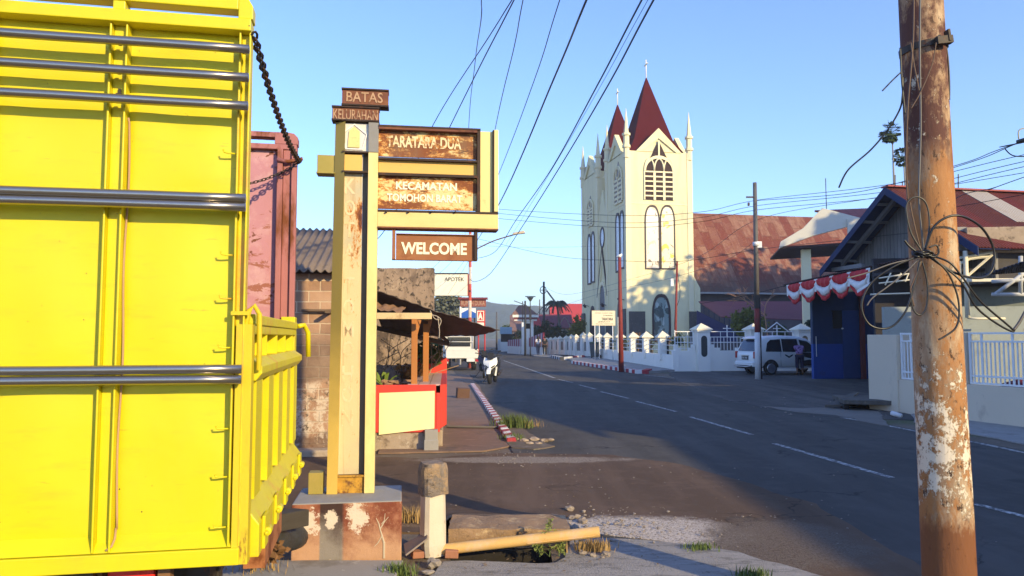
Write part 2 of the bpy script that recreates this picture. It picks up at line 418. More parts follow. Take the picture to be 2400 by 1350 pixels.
# kerbs with painted red and white blocks
def m_stripes(name, a, b, width, skew=0.0, worn=.3, axis=0):
    k = NM(name); x = k.sep()
    u = k.math('ADD', x[axis], k.math('MULTIPLY', x[2], skew))
    u = k.math('ADD', u, k.math('MULTIPLY', x[1-axis], skew))
    fr = k.math('FRACT', k.math('DIVIDE', u, width*2))
    c = k.mix(k.math('GREATER_THAN', fr, .5), a, b)
    c = k.mix(k.ramp(k.noise(14, 7, .7), .62-worn*.3, .78), c, (.20,.17,.15,1))
    k.bump(k.noise(50, 5), .3, .005)
    return k.out(c, .85)
RED, WHT = (.36,.035,.045,1), (.70,.68,.66,1)
def kerb(name, a, b, w, h, m, label, z0=0):
    a = Vector((a[0],a[1],0)); b = Vector((b[0],b[1],0)); L = (b-a).length; rz = math.atan2((b-a).y,(b-a).x)
    mb = MB()
    ns = max(2, int(L/.6))
    for i in range(ns):
        x0, x1 = L*i/ns, L*(i+1)/ns-.006; dz = .01*mnoise.noise(Vector((i*1.7,0,3)))
        mb.hexa([(x0,0,-.05),(x1,0,-.05),(x1,w,-.05),(x0,w,-.05),(x0,.02,h+dz),(x1,.02,h+dz),(x1,w,h+dz),(x0,w,h+dz)])
    o = mb.build(name, m, local=True, bevel=.012)
    o.location = (a.x,a.y,z0); o.rotation_euler = (0,0,rz); tag(o, label, 'kerb'); return o
kerb('kerb', G(1212,1037).xy, G(1113,903).xy, .16, .07, m_stripes('kerb_candy', RED, WHT, .26, 1.0, .45), 'low kerb with slanted red and white stripes beside the left pavement')
kerb('kerb', G(1348,852).xy, G(1505,876).xy, -.25, .17, m_stripes('kerb_blocks', WHT, RED, .46, 0, .15), 'long kerb of red and white blocks round the church corner')
kerb('kerb', G(1505,876).xy, G(1516,872).xy, -.25, .17, m_stripes('kerb_end', RED, RED, .5, 0, .2), 'short red end block of the church corner kerb')
kerb('kerb', G(1298,838).xy, G(1322,843).xy, -.3, .2, m_stripes('kerb_far', WHT, (.05,.05,.05,1), .6, 0, .1), 'black and white kerb before the far fence')
kerb('kerb', G(1322,843).xy, G(1362,838).xy, -.3, .2, m_stripes('kerb_far_red', WHT, RED, 1.6, 0, .1), 'white and red kerb left of the grey wheelie bin')
patch('pavement_church', [G(1350,851).xy,G(1508,876).xy,(7.4,35.5),(7.75,35.7),(6.6,57.5),(4.0,57)], .10, M_conc, .4, .02, 17, .12)
patch('church_yard', [(8.1,36.2),(20,39),(28,60),(20,75),(4,75),(6.7,57.5)], .03, M_conc, .5, .02, 18)
patch('pavement_far', [(1.9,62),(3.6,58),(4.2,62),(3.6,70),(3.0,84),(1.9,84),(1.6,72)], .08, M_conc, .5, .02, 19, .1)
# hills
hm = mat('hill_forest', (.050,.075,.032), .95, var=.35, vs=.02, layers=(((.09,.11,.045),.06,.5,.6),((.025,.04,.018),.09,.54,.64)), bump=1, bs=.2, bd=4)
def hill(y0, y1, x0, x1, zf, seed):
    def fn(u, v):
        x = x0+(x1-x0)*u; y = y0+(y1-y0)*v
        s = math.sin(min(1, v*1.6)*math.pi/2)
        z = s*zf(x)*(1+.25*mnoise.noise(Vector((x*.012+seed, y*.012, 0)))+.10*mnoise.noise(Vector((x*.05, y*.05, seed))))
        return Vector((x, y, z-2))
    return MB().grid(fn, 120, 24)
h1 = hill(620, 900, -420, 330, lambda x: 32*math.exp(-((x+40)/150)**2)+9, 1)
struct(h1.build('hills', hm))

# fallen leaves and scraps strewn over the foreground
lf = MB()
for i in range(260):
    p = G(rnd.choice((rnd.uniform(960,1700),rnd.gauss(1200,120))), rnd.uniform(1085,1348)); q = rnd.uniform(0,6.28); L = rnd.uniform(.008,.022); d = Vector((math.cos(q),math.sin(q),rnd.uniform(-.1,.25)))*L; w_ = Vector((-math.sin(q),math.cos(q),rnd.uniform(-.2,.2)))*L*.4
    b = Vector((p.x,p.y,.018)); lf.add([b-d,b+w_,b+d,b-w_], [(0,1,2),(0,2,3)])
o = lf.build('leaf_litter', mat('litter_leaf', (.20,.12,.05), .9, var=.5, vs=9)); struct(o, 'stuff'); o['label'] = 'dry brown leaf scraps scattered over the foreground ground'
# ================================================================ yellow cargo truck
T = Frame(-1.04, 2.9, 11)
def m_yellow(name, rust=.0):
    k = NM(name)
    c = k.mix(k.noise(1.5, 4), (.57,.48,.003,1), (.65,.57,.004,1))
    c = k.mix(k.math('MULTIPLY', k.ramp(k.noise(3.2, 8, .72, (1,1,5)), .54, .72), .45), c, (.46,.36,.02,1))
    c = k.mix(k.math('MULTIPLY', k.ramp(k.noise(1.3, 6, .65, (1,1,.35)), .55, .75), .35), c, (.42,.34,.03,1))
    c = k.mix(k.math('MULTIPLY', k.ramp(k.noise(16, 9, .8, (.25,1,2.2)), .63, .67), .55), c, (.30,.23,.03,1))
    c = k.mix(k.ramp(k.noise(42, 2, .5), .77, .79), c, (.05,.04,.01,1))
    c = k.mix(k.ramp(k.noise(9, 10, .82, (1,1,.5)), .705, .725), c, (.42,.19,.03,1))
    if rust:
        c = k.mix(k.ramp(k.noise(5, 9, .75, (1,1,.35)), .66-rust*.12, .72-rust*.06), c, (.62,.30,.04,1))
        c = k.mix(k.ramp(k.noise(8, 9, .75, (1,1,.3)), .72-rust*.1, .77-rust*.08), c, (*RUST,1))
    k.bump(k.noise(2.6, 4), .16, .03)
    return k.out(c, k.math('MULTIPLY_ADD', k.noise(6, 4), .25, .33), 0, .45)
MY = m_yellow('yellow_paint'); MYR = m_yellow('yellow_paint_worn', 1.0)
M_chrome = NM('chrome_tube'); M_chrome = M_chrome.out((.34,.31,.28), .28, .9, .5)
M_pink = mat('pink_paint_peeling', (.46,.215,.255), .75, var=.14, vs=2, layers=(((.54,.32,.34),5,.50,.68),((.30,.11,.08),5,.575,.60,(.6,1,1.6)),((.16,.05,.03),11,.595,.62),((.30,.17,.10),1.6,.62,.70,(.3,1,3))), bump=.4, bs=30)
M_pinkr = mat('pink_paint_rusty', (.36,.14,.14), .75, var=.2, layers=((RUST,5,.5,.62,(1,1,.4)),), bump=.4)
M_iron = mat('dark_iron', (.06,.05,.045), .6, .6, var=.3, layers=((RUST,12,.55,.7),))
M_black = mat('black_rubber', (.018,.018,.018), .8, var=.2)
M_wood = mat('old_timber', (.14,.09,.055), .85, var=.3, vs=5, stretch=(1,8,8), bump=.5)
truck = thing('cargo_truck', 'yellow high-sided cargo truck with chrome side rails and pink inside wall', 'truck', tuple(T.o), T.a)
XL = -4.4
chan = [(-.045, .0), (-.52, -.455), (-.995, -.93), (-1.47, -1.405), (-1.945, -1.88), (-2.42, -2.355), (-2.9,-2.83), (-3.4,-3.33), (-3.9,-3.83), (XL, XL+.06)]
p = MB()                                        # pressed sheet with bulged fields
edges = sorted([e for c in chan for e in c])
def bulge(x, z):
    for (a, b) in zip(chan, chan[1:]):
        x1, x0 = a[0], b[1]
        if x0 < x < x1:
            u = (x-x0)/(x1-x0)
            best = 0
            for z0, z1 in ((.9,1.47),(1.55,2.13),(2.22,2.53),(2.57,2.64),(2.68,2.755),(2.79,2.86)):
                if z0 < z < z1:
                    v = (z-z0)/(z1-z0); best = math.sin(math.pi*u)**.7*math.sin(math.pi*v)**.6
            return best*.012*(.6+mnoise.noise(Vector((x*2.3,z*2.1,1)))) + .006*mnoise.noise(Vector((x*5,z*3,7)))
    return 0
def side(u, v):
    x = XL-XL*u; z = .90+1.97*v
    return Vector((x, .052-bulge(x, z), z))
p.grid(side, 210, 70)
p.add([(XL,0,.853),(0,0,.853),(0,.052,.905),(XL,.052,.905)], [(0,1,2,3)])
p.build('side_panel', MY, truck, local=True)
fr = MB()
fr.box((XL,-.012,.786),(0,.055,.850)); fr.box((XL,-.02,2.862),(0,.07,2.912)); fr.box((XL,-.012,2.948),(-.05,.06,3.0))
fr.prism([(-.05,2.9121),(.006,2.9121),(.006,2.965),(-.012,2.995),(-.05,3.0)], 'y', -.011, .062)
for a, b in chan[1:]: fr.box((a+.01,-.010,2.9121),(b-.01,.058,2.9479))
fr.build('frame', MY, truck, local=True, bevel=.004)
for a, b in chan:                               # pressed channels with two flanges
    r = MB(); r.box((a,-.004,.855),(a+.007,.0525,2.8615)); r.box((b-.007,-.004,.855),(b,.0525,2.8615)); r.box((a+.0072,.030,.86),(b-.0072,.0512,2.8610))
    r.build('rib', MYR if b == 0 else MY, truck, local=True, bevel=.002)
for z in (2.776, 2.663, 2.550, 2.186, 2.152, 1.528, 1.490):
    t = MB(); n = 26
    t.tube([(XL+.02+(-XL-.02)*i/n-.0, -.046+.003*mnoise.noise(Vector((i*.4,z,0))), z+.003*mnoise.noise(Vector((i*.3,z*9,2)))) for i in range(n+1)], .0175, 14)
    for a, b in chan: t.box((b-.03,-.030,z-.006),(b-.018,-.003,z+.006))
    t.build('chrome_rail', M_chrome, truck, local=True)
for px, py in ((525,360),(515,598),(512,700),(505,815),(502,1005),(497,1118),(492,1236)):
    q = T.on_y(px, py, .02); z = q.z
    hk = MB(); hk.tube([(-.042,.018,z),(-.075,.008,z),(-.092,.002,z+.002),(-.096,.004,z+.012)], .0035, 6); hk.build('tie_hook', MYR, truck, local=True)
cb = MB(); cb.tube([(-.448+.004*math.sin(z*9), .034, z) for z in [.93+.05*i for i in range(32)]]+[(-.452,.03,2.5)], .0042, 6)
cb.tube([(-.47,.0,.862),(-.452,.005,.875),(-.446,.02,.90),(-.448,.034,.935)], .0042, 6)
cb.build('cable', mat('tan_cable', (.40,.25,.15), .7), truck, local=True)
ft = MB()
ft.box((-.49,.02,2.575),(-.48,.03,2.61)); ft.box((-.497,.018,2.585),(-.475,.022,2.592))
ft.build('latch', M_iron, truck, local=True)
# far wall, seen from inside the bed
w = MB(); w.add([(XL,2.0,.95),(0,2.0,.95),(0,2.0,2.875),(XL,2.0,2.875)], [(0,1,2,3)]); w.box((XL,2.004,.79),(-.001,2.05,2.874))
w.build('inner_panel', M_pink, truck, local=True)
w = MB(); w.box((XL,1.955,2.8755),(0,2.05,2.91)); w.box((XL,1.96,2.955),(-.06,2.05,2.99))
w.prism([(-.14,2.9105),(.006,2.9105),(.006,2.96),(-.02,2.985),(-.06,2.9905),(-.14,2.9895)], 'y', 1.957, 2.052)
w.box((-.12,1.94,1.06),(-.085,1.999,2.875)); w.box((-.03,1.94,1.2),(.004,1.999,2.875)); w.box((-.084,1.965,1.2),(-.031,1.998,2.874))
w.build('panel_frame', M_pinkr, truck, local=True, bevel=.004)
w = MB(); w.box((-.075,1.93,.80),(.012,2.055,1.78)); w.build('corner_post', MYR, truck, local=True, bevel=.005)
w = MB(); w.box((XL,.056,.90),(-.03,1.995,.945)); w.build('bed_floor', M_wood, truck, local=True)
w = MB(); w.box((XL-.05,.0,.9),(XL,2.05,3.0)); w.build('headboard', MY, truck, local=True)
# tailgate: pressed steel leaf with fins, ledges and hinges
tg = MB()
tg.box((-.045,.075,.80),(-.036,1.93,1.70)); tg.box((-.05,.07,1.700),(.028,1.93,1.742)); tg.box((-.035,.07,1.662),(.02,1.93,1.6995))
tg.prism([(-.0355,1.475),(.036,1.475),(.060,1.505),(.060,1.535),(.015,1.565),(-.0355,1.565)], 'y', .07, 1.93)
tg.prism([(-.0355,1.05),(.0,1.0),(.062,.915),(.062,.79),(-.0355,.79)], 'y', .07, 1.93)
tgo = tg.build('tailgate', MYR, truck, local=True, bevel=.004)
for i in range(5):
    y = .20+.40*i
    r = MB(); r.box((-.0358,y-.05,1.566),(.016,y-.043,1.661)); r.prism([(-.0358,1.045),(.0,1.0),(.03,1.0),(.03,1.474),(-.0358,1.474)], 'y', y-.055, y-.045)
    r.prism([(-.0358,1.045),(.0,1.0),(.03,1.0),(.03,1.474),(-.0358,1.474)], 'y', y+.12, y+.13); r.box((.022,y-.0449,1.0),(.029,y+.1199,1.474))
    r.build('fin', MY, tgo, local=True)
    h = MB(); h.box((.0622,y-.05,.80),(.075,y+.05,.93)); h.cyl((.080,y-.03,.862),(.080,y+.03,.862),.017,n=12); h.cyl((.080,y-.06,.862),(.080,y+.07,.862),.007,n=8)
    h.build('hinge', MYR, tgo, local=True, bevel=.002)
w = MB(); w.box((-.03,-.002,.786),(.030,.062,1.70)); w.tube([(.0,.03,1.70),(.012,.03,1.755),(.03,.03,1.775),(.05,.035,1.74),(.052,.04,1.60),(.05,.045,1.52)], .010, 8)
w.box((-.05,-.012,1.735),(.02,-.004,1.75))
w.build('corner_post', mat('rusty_yellow_edge', (.58,.45,.015), .6, var=.15, layers=(((.55,.30,.03),6,.54,.66,(1,1,.2)),(RUST,9,.62,.68,(1,1,.25))), bump=.4), truck, local=True, bevel=.004)
w = MB(); w.tube([(.03,1.98,1.72),(.06,2.03,1.73),(.085,2.06,1.68),(.09,2.06,1.52)], .016, 8); w.build('latch', MY, truck, local=True)
# chain across the rear
def chain(a, b, sag, pitch, r, wire, name):
    a, b = Vector(a), Vector(b); mb = MB(); L = (b-a).length; n = int(L/pitch)
    def at(t): return a+(b-a)*t-Vector((0,0,1))*sag*4*t*(1-t)
    for i in range(n):
        p0, p1 = at(i/n), at((i+1)/n); c = (p0+p1)/2; t = (p1-p0).normalized()
        s1 = t.cross(Vector((0,0,1))).normalized(); s2 = t.cross(s1)
        q = R(45) if i % 2 else R(-45); s = s1*math.cos(q)+s2*math.sin(q)
        pts = [c+t*math.cos(2*math.pi*k/8)*pitch*.72+s*math.sin(2*math.pi*k/8)*r for k in range(9)]
        mb.tube(pts, wire, 5, cap=False)
    return mb.build(name, M_iron, truck, local=True)
chain((.008,.0,2.86), (.02,1.96,2.80), .07, .040, .015, .0052, 'chain')
chain((.03,1.95,2.80), (-.42,1.86,2.60), .04, .026, .009, .0032, 'chain')
w = MB(); w.tube([(-.12,1.93,2.80),(-.05,1.93,2.79),(.04,1.94,2.815)], .012, 8); w.build('chain_hook', M_pinkr, truck, local=True)
# below the bed
w = MB(); w.box((XL,.45,.56),(-.15,.53,.785)); w.box((XL,1.45,.56),(-.15,1.53,.785)); w.box((-.25,.3,.6),(-.16,1.7,.72))
for x in (-.6,-1.4,-2.3,-3.2): w.box((x,.06,.70),(x+.07,1.95,.785))
w.build('chassis', M_iron, truck, local=True)
for y in (.28, 1.72):
    t = MB()
    MW = Matrix.Translation((-1.75,y,.43)) @ Matrix.Rotation(R(90),4,'X')
    t.lathe([(.22,-.13),(.36,-.13),(.425,-.09),(.43,0),(.425,.09),(.36,.13),(.22,.13)], 28, MW)
    wh_ = t.build('wheel', M_black, truck, local=True)
    t = MB(); t.lathe([(.02,-.10),(.20,-.11),(.2195,-.128),(.2195,.128),(.2,.11),(.02,.10)], 20, MW); t.build('rim', M_iron, wh_, local=True)
w = MB(); w.box((-.50,.12,.655),(-.33,.18,.775)); w.build('tail_lamp', mat('red_lamp', (.75,.03,.02), .3, spec=.6), truck, local=True, bevel=.01)
M_brkt = mat('brown_bracket', (.20,.10,.05), .8, var=.3)
for x0_, x1_ in ((-.62,-.515),(-.315,-.27)):
    w = MB(); w.box((x0_,.11,.60),(x1_,.17,.785)); w.build('lamp_bracket', M_brkt, truck, local=True)
q0 = T.on_x(624,1200,.05); q1 = T.on_x(661,1170,.05); w = MB(); w.box((-.04,q0.y,.66),(.05,q1.y,.775)); print('MUD',q0,q1); w.build('mud_guard', mat('orange_brown_panel', (.34,.13,.05), .8, var=.3, layers=((RUST,5,.5,.6),)), truck, local=True)
# timber and rolled tarp dumped between truck and plinth
w = MB(); a, b = P(600,1232,4.75), P(708,1211,5.15); dv = (b-a).normalized(); up = Vector((0,0,1)); sd = dv.cross(up).normalized()*.06
w.hexa([a-sd-up*.055,b-sd-up*.055+dv*.03,b+sd-up*.055,a+sd-up*.055,a-sd+up*.055,b-sd+up*.055-dv*.02,b+sd+up*.055,a+sd+up*.055])
tag(w.build('timber_plank', mat('dark_plank', (.055,.045,.035), .85, var=.35, vs=6, stretch=(1,1,5), bump=.5), origin=a, bevel=.006), 'short dark timber plank sticking out between truck and sign plinth', 'plank')
w = MB(); a, b = P(590,1268,4.8), P(700,1262,5.45)
w.tube([a+(b-a)*t+Vector((0,0,.015*math.sin(t*9))) for t in [i/10 for i in range(11)]], [.085+.012*math.sin(i*1.7) for i in range(11)], 12)
tag(w.build('rolled_tarp', mat('black_tarp', (.035,.035,.037), .6, var=.3, bump=.8, bs=14, bd=.02), origin=a), 'black rolled tarp lying beside the sign plinth under the plank', 'tarp')
w = MB(); w.leaves(P(605,1290,4.9), (.16,.12,.05), 500, .06, rnd); c = P(605,1290,4.9)
o = w.build('dry_leaves', mat('dry_brown_leaf', (.17,.085,.035), .9, var=.4, vs=20)); struct(o, 'stuff'); o['label'] = 'heap of dry brown leaves and husks by the truck'
# ================================================================ rusty boundary sign on its plinth
S = Frame(-1.262, 5.80, 8.5)
def m_cream(name, base, rust=.5, st=(1,1,.5)):
    k = NM(name)
    c = k.mix(k.noise(2.5, 5), sc3(base,.9), sc3(base,1.08))
    c = k.mix(k.math('MULTIPLY', k.ramp(k.noise(3, 7, .7, st), .5, .75), .5), c, (.55,.36,.12,1))
    c = k.mix(k.ramp(k.noise(4.5, 9, .75, st), .69-rust*.12, .74-rust*.08), c, (.42,.15,.03,1))
    c = k.mix(k.ramp(k.noise(7, 9, .75, st), .72-rust*.10, .77-rust*.08), c, (*RUSTD,1))
    k.bump(k.noise(30, 6), .3, .003)
    return k.out(c, .62, 0, .4)
M_cream = m_cream('cream_paint', (.72,.60,.26,1), .12)
M_creamr = m_cream('cream_paint_rust', (.70,.54,.22,1), .35, (.5,1,1.6))
M_ochre = m_cream('ochre_paint', (.66,.40,.10,1), .15)
M_olive = m_cream('olive_yellow_paint', (.30,.24,.05,1), .05)
def m_web():
    k = NM('faded_cream_web'); x = k.sep()
    c = k.mix(k.noise(2.5, 5), (.56,.44,.25,1), (.64,.52,.31,1))
    c = k.mix(k.ramp(k.noise(1.5, 5), .48, .68), c, (.42,.38,.27,1))
    up = k.math('MULTIPLY_ADD', k.ramp(x[2], 1.7, 2.6), .085, 0.0)
    n1 = k.math('ADD', k.noise(8, 12, .82, (1.3,1,.5)), up)
    c = k.mix(k.ramp(n1, .60, .615), c, (.50,.22,.05,1)); c = k.mix(k.ramp(n1, .63, .65), c, (.26,.08,.02,1)); c = k.mix(k.ramp(n1, .68, .70), c, (.10,.03,.012,1))
    c = k.mix(k.math('MULTIPLY', k.ramp(k.noise(10, 6, .7, (2.5,1,.07)), .56, .70), .6), c, (.36,.18,.06,1))
    k.bump(k.noise(30, 6), .3, .003); return k.out(c, .65, 0, .35)
M_web = m_web()
def m_rustboard(name, cover):
    k = NM(name)
    c = k.mix(k.noise(3, 6), (.66,.50,.22,1), (.72,.58,.30,1))
    n1 = k.noise(5.0, 12, .82, (.75,1,1.5), .15)
    c = k.mix(k.ramp(n1, .475-cover, .495-cover), c, (.50,.22,.055,1))
    c = k.mix(k.ramp(n1, .515-cover, .54-cover), c, (.20,.062,.022,1))
    n2 = k.noise(9, 10, .8, (.5,1,1.8)); c = k.mix(k.ramp(n2, .59, .62), c, (.12,.042,.022,1))
    c = k.mix(k.ramp(k.noise(17, 9, .78, (.5,1,1.4)), .60, .63), c, (.62,.46,.20,1))
    xx = k.sep(); c = k.mix(k.math('MULTIPLY', k.ramp(k.noise(2.0, 5, .6, (1,1,.4)), .55, .75), .5), c, (.20,.17,.11,1))
    k.bump(k.noise(25, 7), .4, .003)
    return k.out(c, .75, 0, .3)
M_board = m_rustboard('rusty_sign_sheet', .005); M_board2 = m_rustboard('rusty_sign_sheet_upper', .025)
M_brownr = mat('brown_rust_plate', (.15,.055,.035), .8, var=.25, vs=4, layers=(((.22,.09,.04),6,.5,.65),((.05,.02,.015),5,.55,.68)), bump=.4)
M_welc = mat('welcome_board_rust', (.27,.105,.045), .75, var=.15, vs=3, layers=(((.33,.15,.06),3,.5,.66,(.6,1,2)),((.17,.055,.025),4,.56,.7)), bump=.3)
M_letter = mat('cream_letter', (.70,.58,.36), .75, var=.1, vs=10, layers=(((.42,.20,.07),16,.52,.60,(.6,1,1.5)),), bump=.2)
M_letterw = mat('white_letter', (.80,.74,.58), .7, var=.08, vs=10, layers=(((.5,.25,.08),26,.66,.74),), bump=.2)
M_letterb = mat('tan_letter', (.42,.26,.16), .8, var=.25, vs=14, layers=(((.16,.07,.04),18,.52,.62),), bump=.3)
M_letterv = mat('worn_letter', (.68,.54,.35), .8, var=.12, vs=14, layers=(((.60,.46,.26),9,.46,.56),((.36,.17,.06),16,.60,.68)), bump=.3)
M_edge = mat('dark_steel_edge', (.045,.028,.022), .7, .3, var=.3, layers=(((.12,.045,.02),10,.55,.7),))
def m_plinth():
    k = NM('painted_plinth'); x = k.sep()
    red = k.mix(k.ramp(k.noise(5, 9, .75), .42, .6), (.17,.045,.025,1), (.31,.12,.07,1))
    c = k.mix(k.ramp(k.noise(3, 9, .72), .56, .62), red, (.42,.24,.15,1))
    grad = k.math('ADD', k.math('MULTIPLY', x[2], -1.3), k.math('MULTIPLY_ADD', k.noise(5, 6), .9, .05))
    c = k.mix(k.ramp(grad, .06, .40), c, (.44,.25,.15,1))
    band = k.math('MULTIPLY', k.ramp(x[0], .195, .205), k.ramp(x[0], .375, .355))
    blk = k.mix(k.ramp(grad, .0, .30), (.045,.022,.020,1), (.22,.19,.17,1))
    c = k.mix(band, c, blk)
    def blot(cx, cz, r):
        dx = k.math('MULTIPLY', k.math('SUBTRACT', x[0], cx), 1/r); dz = k.math('MULTIPLY', k.math('SUBTRACT', x[2], cz), .75/r)
        dd = k.math('ADD', k.math('MULTIPLY', dx, dx), k.math('MULTIPLY', dz, dz))
        return k.ramp(k.math('ADD', dd, k.math('MULTIPLY_ADD', k.noise(11, 10, .8), 7.0, -3.3)), 1.0, .8)
    for b in ((.13,.32,.075),(.28,.33,.05),(.47,.34,.085)): c = k.mix(blot(*b), c, (.60,.50,.42,1))
    c = k.mix(k.ramp(k.noise(16, 6, .7), .66, .70), c, (.55,.42,.32,1))
    top = k.math('GREATER_THAN', x[2], .442)
    c = k.mix(top, c, k.mix(k.noise(4, 6), (.25,.24,.23,1), (.34,.33,.32,1)))
    k.bump(k.noise(22, 8, .7), .6, .012)
    return k.out(c, .9)
sign = thing('boundary_sign', 'tall rusty yellow village boundary sign with WELCOME board on a painted plinth', 'sign', tuple(S.o), S.a)
pl = MB()
P0, P1 = S.on_y(681,1313,-.29), S.on_y(941,1304,-.29)
px0, px1 = P0.x, P1.x
def pf(u, v): return None
pl.box((px0,-.29,0),(px1,.30,.449)); o = pl.build('plinth', m_plinth(), None, local=True, bevel=.012)
# plinth has its own frame so its paint bands are laid from its left edge
for v in o.data.vertices: v.co.x -= px0
o.parent = sign; o.location = (px0, 0, 0); PM[o.name] = PM[sign.name]
cr = MB()
def crack(pts, r):
    cr.tube([S.w(px0+x, -.2915, z) for x, z in pts], r, 5)
crack([(.66,.04),(.66,.15),(.645,.2),(.63,.25),(.66,.30),(.69,.335)], [.008,.008,.006,.005,.004,.002])
crack([(.63,.25),(.62,.29),(.60,.33)], [.005,.004,.002]); crack([(.645,.2),(.615,.15),(.59,.125)], [.005,.004,.002]); crack([(.64,.285),(.66,.31),(.665,.36)], [.003,.003,.002])
cr.build('dry_root', mat('pale_root', (.50,.42,.32), .9, var=.2), sign)
def SX(px, py, y=0): return S.on_y(px, py, y)
zb = .45
xl0 = SX(765,1150).x; xl1 = SX(790,1150).x; xr0 = SX(853,1150).x; xr1 = SX(877,1150).x; zt = SX(830,285).z
m = MB()                                          # left flange, leaning, twisted to turn its upper part from the sun
N = 14
for i in range(N+1): pass
tw = []
for i in range(N+1):
    t = i/N; z = zb+(zt-zb)*t; a = R(8+36*min(1, t*1.25)); x = xl0+.02*t; wv = xl1-xl0
    tw.append((Vector((x, math.sin(a)*wv*.9, z)), Vector((x+wv, -.001*0, z)), Vector((x+wv, .15, z)), Vector((x+.004, .15, z))))
vs = [q for r_ in tw for q in r_]
fs = [(4*i+a, 4*i+(a+1)%4, 4*(i+1)+(a+1)%4, 4*(i+1)+a) for i in range(N) for a in range(4)]+[(0,3,2,1),(4*N,4*N+1,4*N+2,4*N+3)]
m.add(vs, fs); 
def m_shadedflange():
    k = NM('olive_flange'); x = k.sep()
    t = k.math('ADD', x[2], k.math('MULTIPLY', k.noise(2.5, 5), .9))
    c = k.mix(k.ramp(t, 1.35, 2.2), (.60,.41,.09,1), (.26,.20,.05,1))  # upper part painted olive for the shade lying on it
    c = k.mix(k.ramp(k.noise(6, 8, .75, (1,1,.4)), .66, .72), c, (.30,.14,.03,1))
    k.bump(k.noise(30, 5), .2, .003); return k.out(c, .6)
m.build('flange', m_shadedflange(), sign, local=True)
m = MB(); m.box((xr0,0,zb),(xr1,.15,SX(870,357).z)); m.build('flange', M_cream, sign, local=True, bevel=.004)
m = MB(); m.box((xr0-.001,-.003,SX(870,357).z+.001),(xr1+.001,.15,zt)); m.build('flange_cap', mat('bare_steel', (.22,.21,.20), .6, .2, var=.2, layers=((RUST,8,.6,.7),)), sign, local=True, bevel=.003)
m = MB(); m.box((xl1-.005,.055,zb+.14),(xr0-.045,.075,zt-.01)); m.build('web', M_web, sign, local=True)
m = MB(); m.box((xr0-.045,.085,zb),(xr0+.002,.10,zt-.01)); m.build('web_edge', mat('dark_web_edge', (.13,.13,.12), .8, var=.2), sign, local=True)  # dark strip set in for the flange's shadow on the web
m = MB(); m.box((xl1-.004,.03,zb),(xr0+.001,.05,zb+.125)); m.box((xl1-.004,.01,zb+.126),(xr0+.001,.05,zb+.137)); m.build('base_plate', mat('wet_rust_yellow', (.45,.24,.03), .5, var=.5, vs=30, layers=(((.16,.07,.02),22,.5,.62),), bump=.6), sign, local=True)
m = MB(); q0, q1 = SX(722,1152,.02), SX(757,1108,.02); m.box((q0.x,.02,zb),(q1.x,.14,q1.z)); m.build('side_bracket', M_olive, sign, local=True, bevel=.004)
# vertical letters down the post
for ch, py in zip('KOTATOMOHON', (436,487,538,590,668,720,771,818,876,924,979)):
    q = SX(822-(py-436)*.012, py, .054)
    t = MB(); t.text(ch, .085, .125, .0022, Matrix.Translation((q.x-.006,.0545,q.z)) @ Matrix.Rotation(R(90),4,'X'), .015)
    t.build('letter', M_letterv, sign, local=True)
# cross beam
b0, b1 = SX(741,400), SX(1126,408); z0, z1 = SX(741,400).z, SX(741,358).z
m = MB(); m.box((b0.x,.06,z0),(xl0+.02,.16,z1)); m.box((b0.x-.004,.03,z0-.012),(xl0+.02,.17,z0-.0005)); m.build('beam_stub', M_olive, sign, local=True, bevel=.003)
m = MB(); m.box((xl1+.001,.02,z0),(xr0-.05,.05,z1)); m.build('beam_web', M_ochre, sign, local=True, bevel=.003)
m = MB(); m.box((xr1+.001,.04,z0+.004),(b1.x-.025,.14,z1-.008)); m.build('beam_arm', M_ochre, sign, local=True, bevel=.003)
m = MB()
ex = b1.x
def hb(y0p, y1p, x0, x1, yy0=-.012, yy1=.14):
    a, b = SX(900, y1p).z, SX(900, y0p).z; m.box((x0,yy0,a),(x1,yy1,b))
ztop = SX(900,293).z
hb(293,297,xr1+.0005,ex); hb(368,373,xr1+.0005,ex,0); hb(404,410,xr1+.0005,ex,0); hb(491,496,xr1+.0005,SX(1168,497).x,0)
hb(356,360,xl1,xr0-.002,.0,.05); hb(402,406,xl1,xr0-.002,.0,.05)
m.box((ex-.026,-.004,SX(900,490.5).z),(ex-.001,.14,ztop-.0145))
m.build('sign_frame', M_edge, sign, local=True)
def board(nm, ya, yb, mm, y=.045):
    a, b = SX(900, yb, y).z, SX(900, ya, y).z; m = MB(); m.box((xr1+.0006,y,a),(ex-.027,y+.02,b)); return m.build(nm, mm, sign, local=True)
board('sign_board', 303, 366, M_board2); board('sign_board', 412, 489, M_board)
m = MB(); hb(297.3,302.5,xr1+.0006,ex-.027,-.008,.10); m.build('board_flange', M_brownr, sign, local=True)
def letters(nm, body, ax, ay, bx, by, mm, y=.044, depth=.0035, bold=.03):
    a, b = SX(ax, ay, y), SX(bx, by, y)
    t = MB(); t.text(body, abs(b.x-a.x), abs(a.z-b.z), depth, Matrix.Translation(((a.x+b.x)/2,y,(a.z+b.z)/2)) @ Matrix.Rotation(R(90),4,'X'), bold)
    return t.build(nm, mm, sign, local=True)
letters('lettering', 'TARATARA DUA', 906, 317, 1081, 351, M_letter)
letters('lettering', 'KECAMATAN', 928, 425, 1071, 448, M_letterw)
letters('lettering', 'TOMOHON BARAT', 907, 453, 1083, 476, M_letterw)
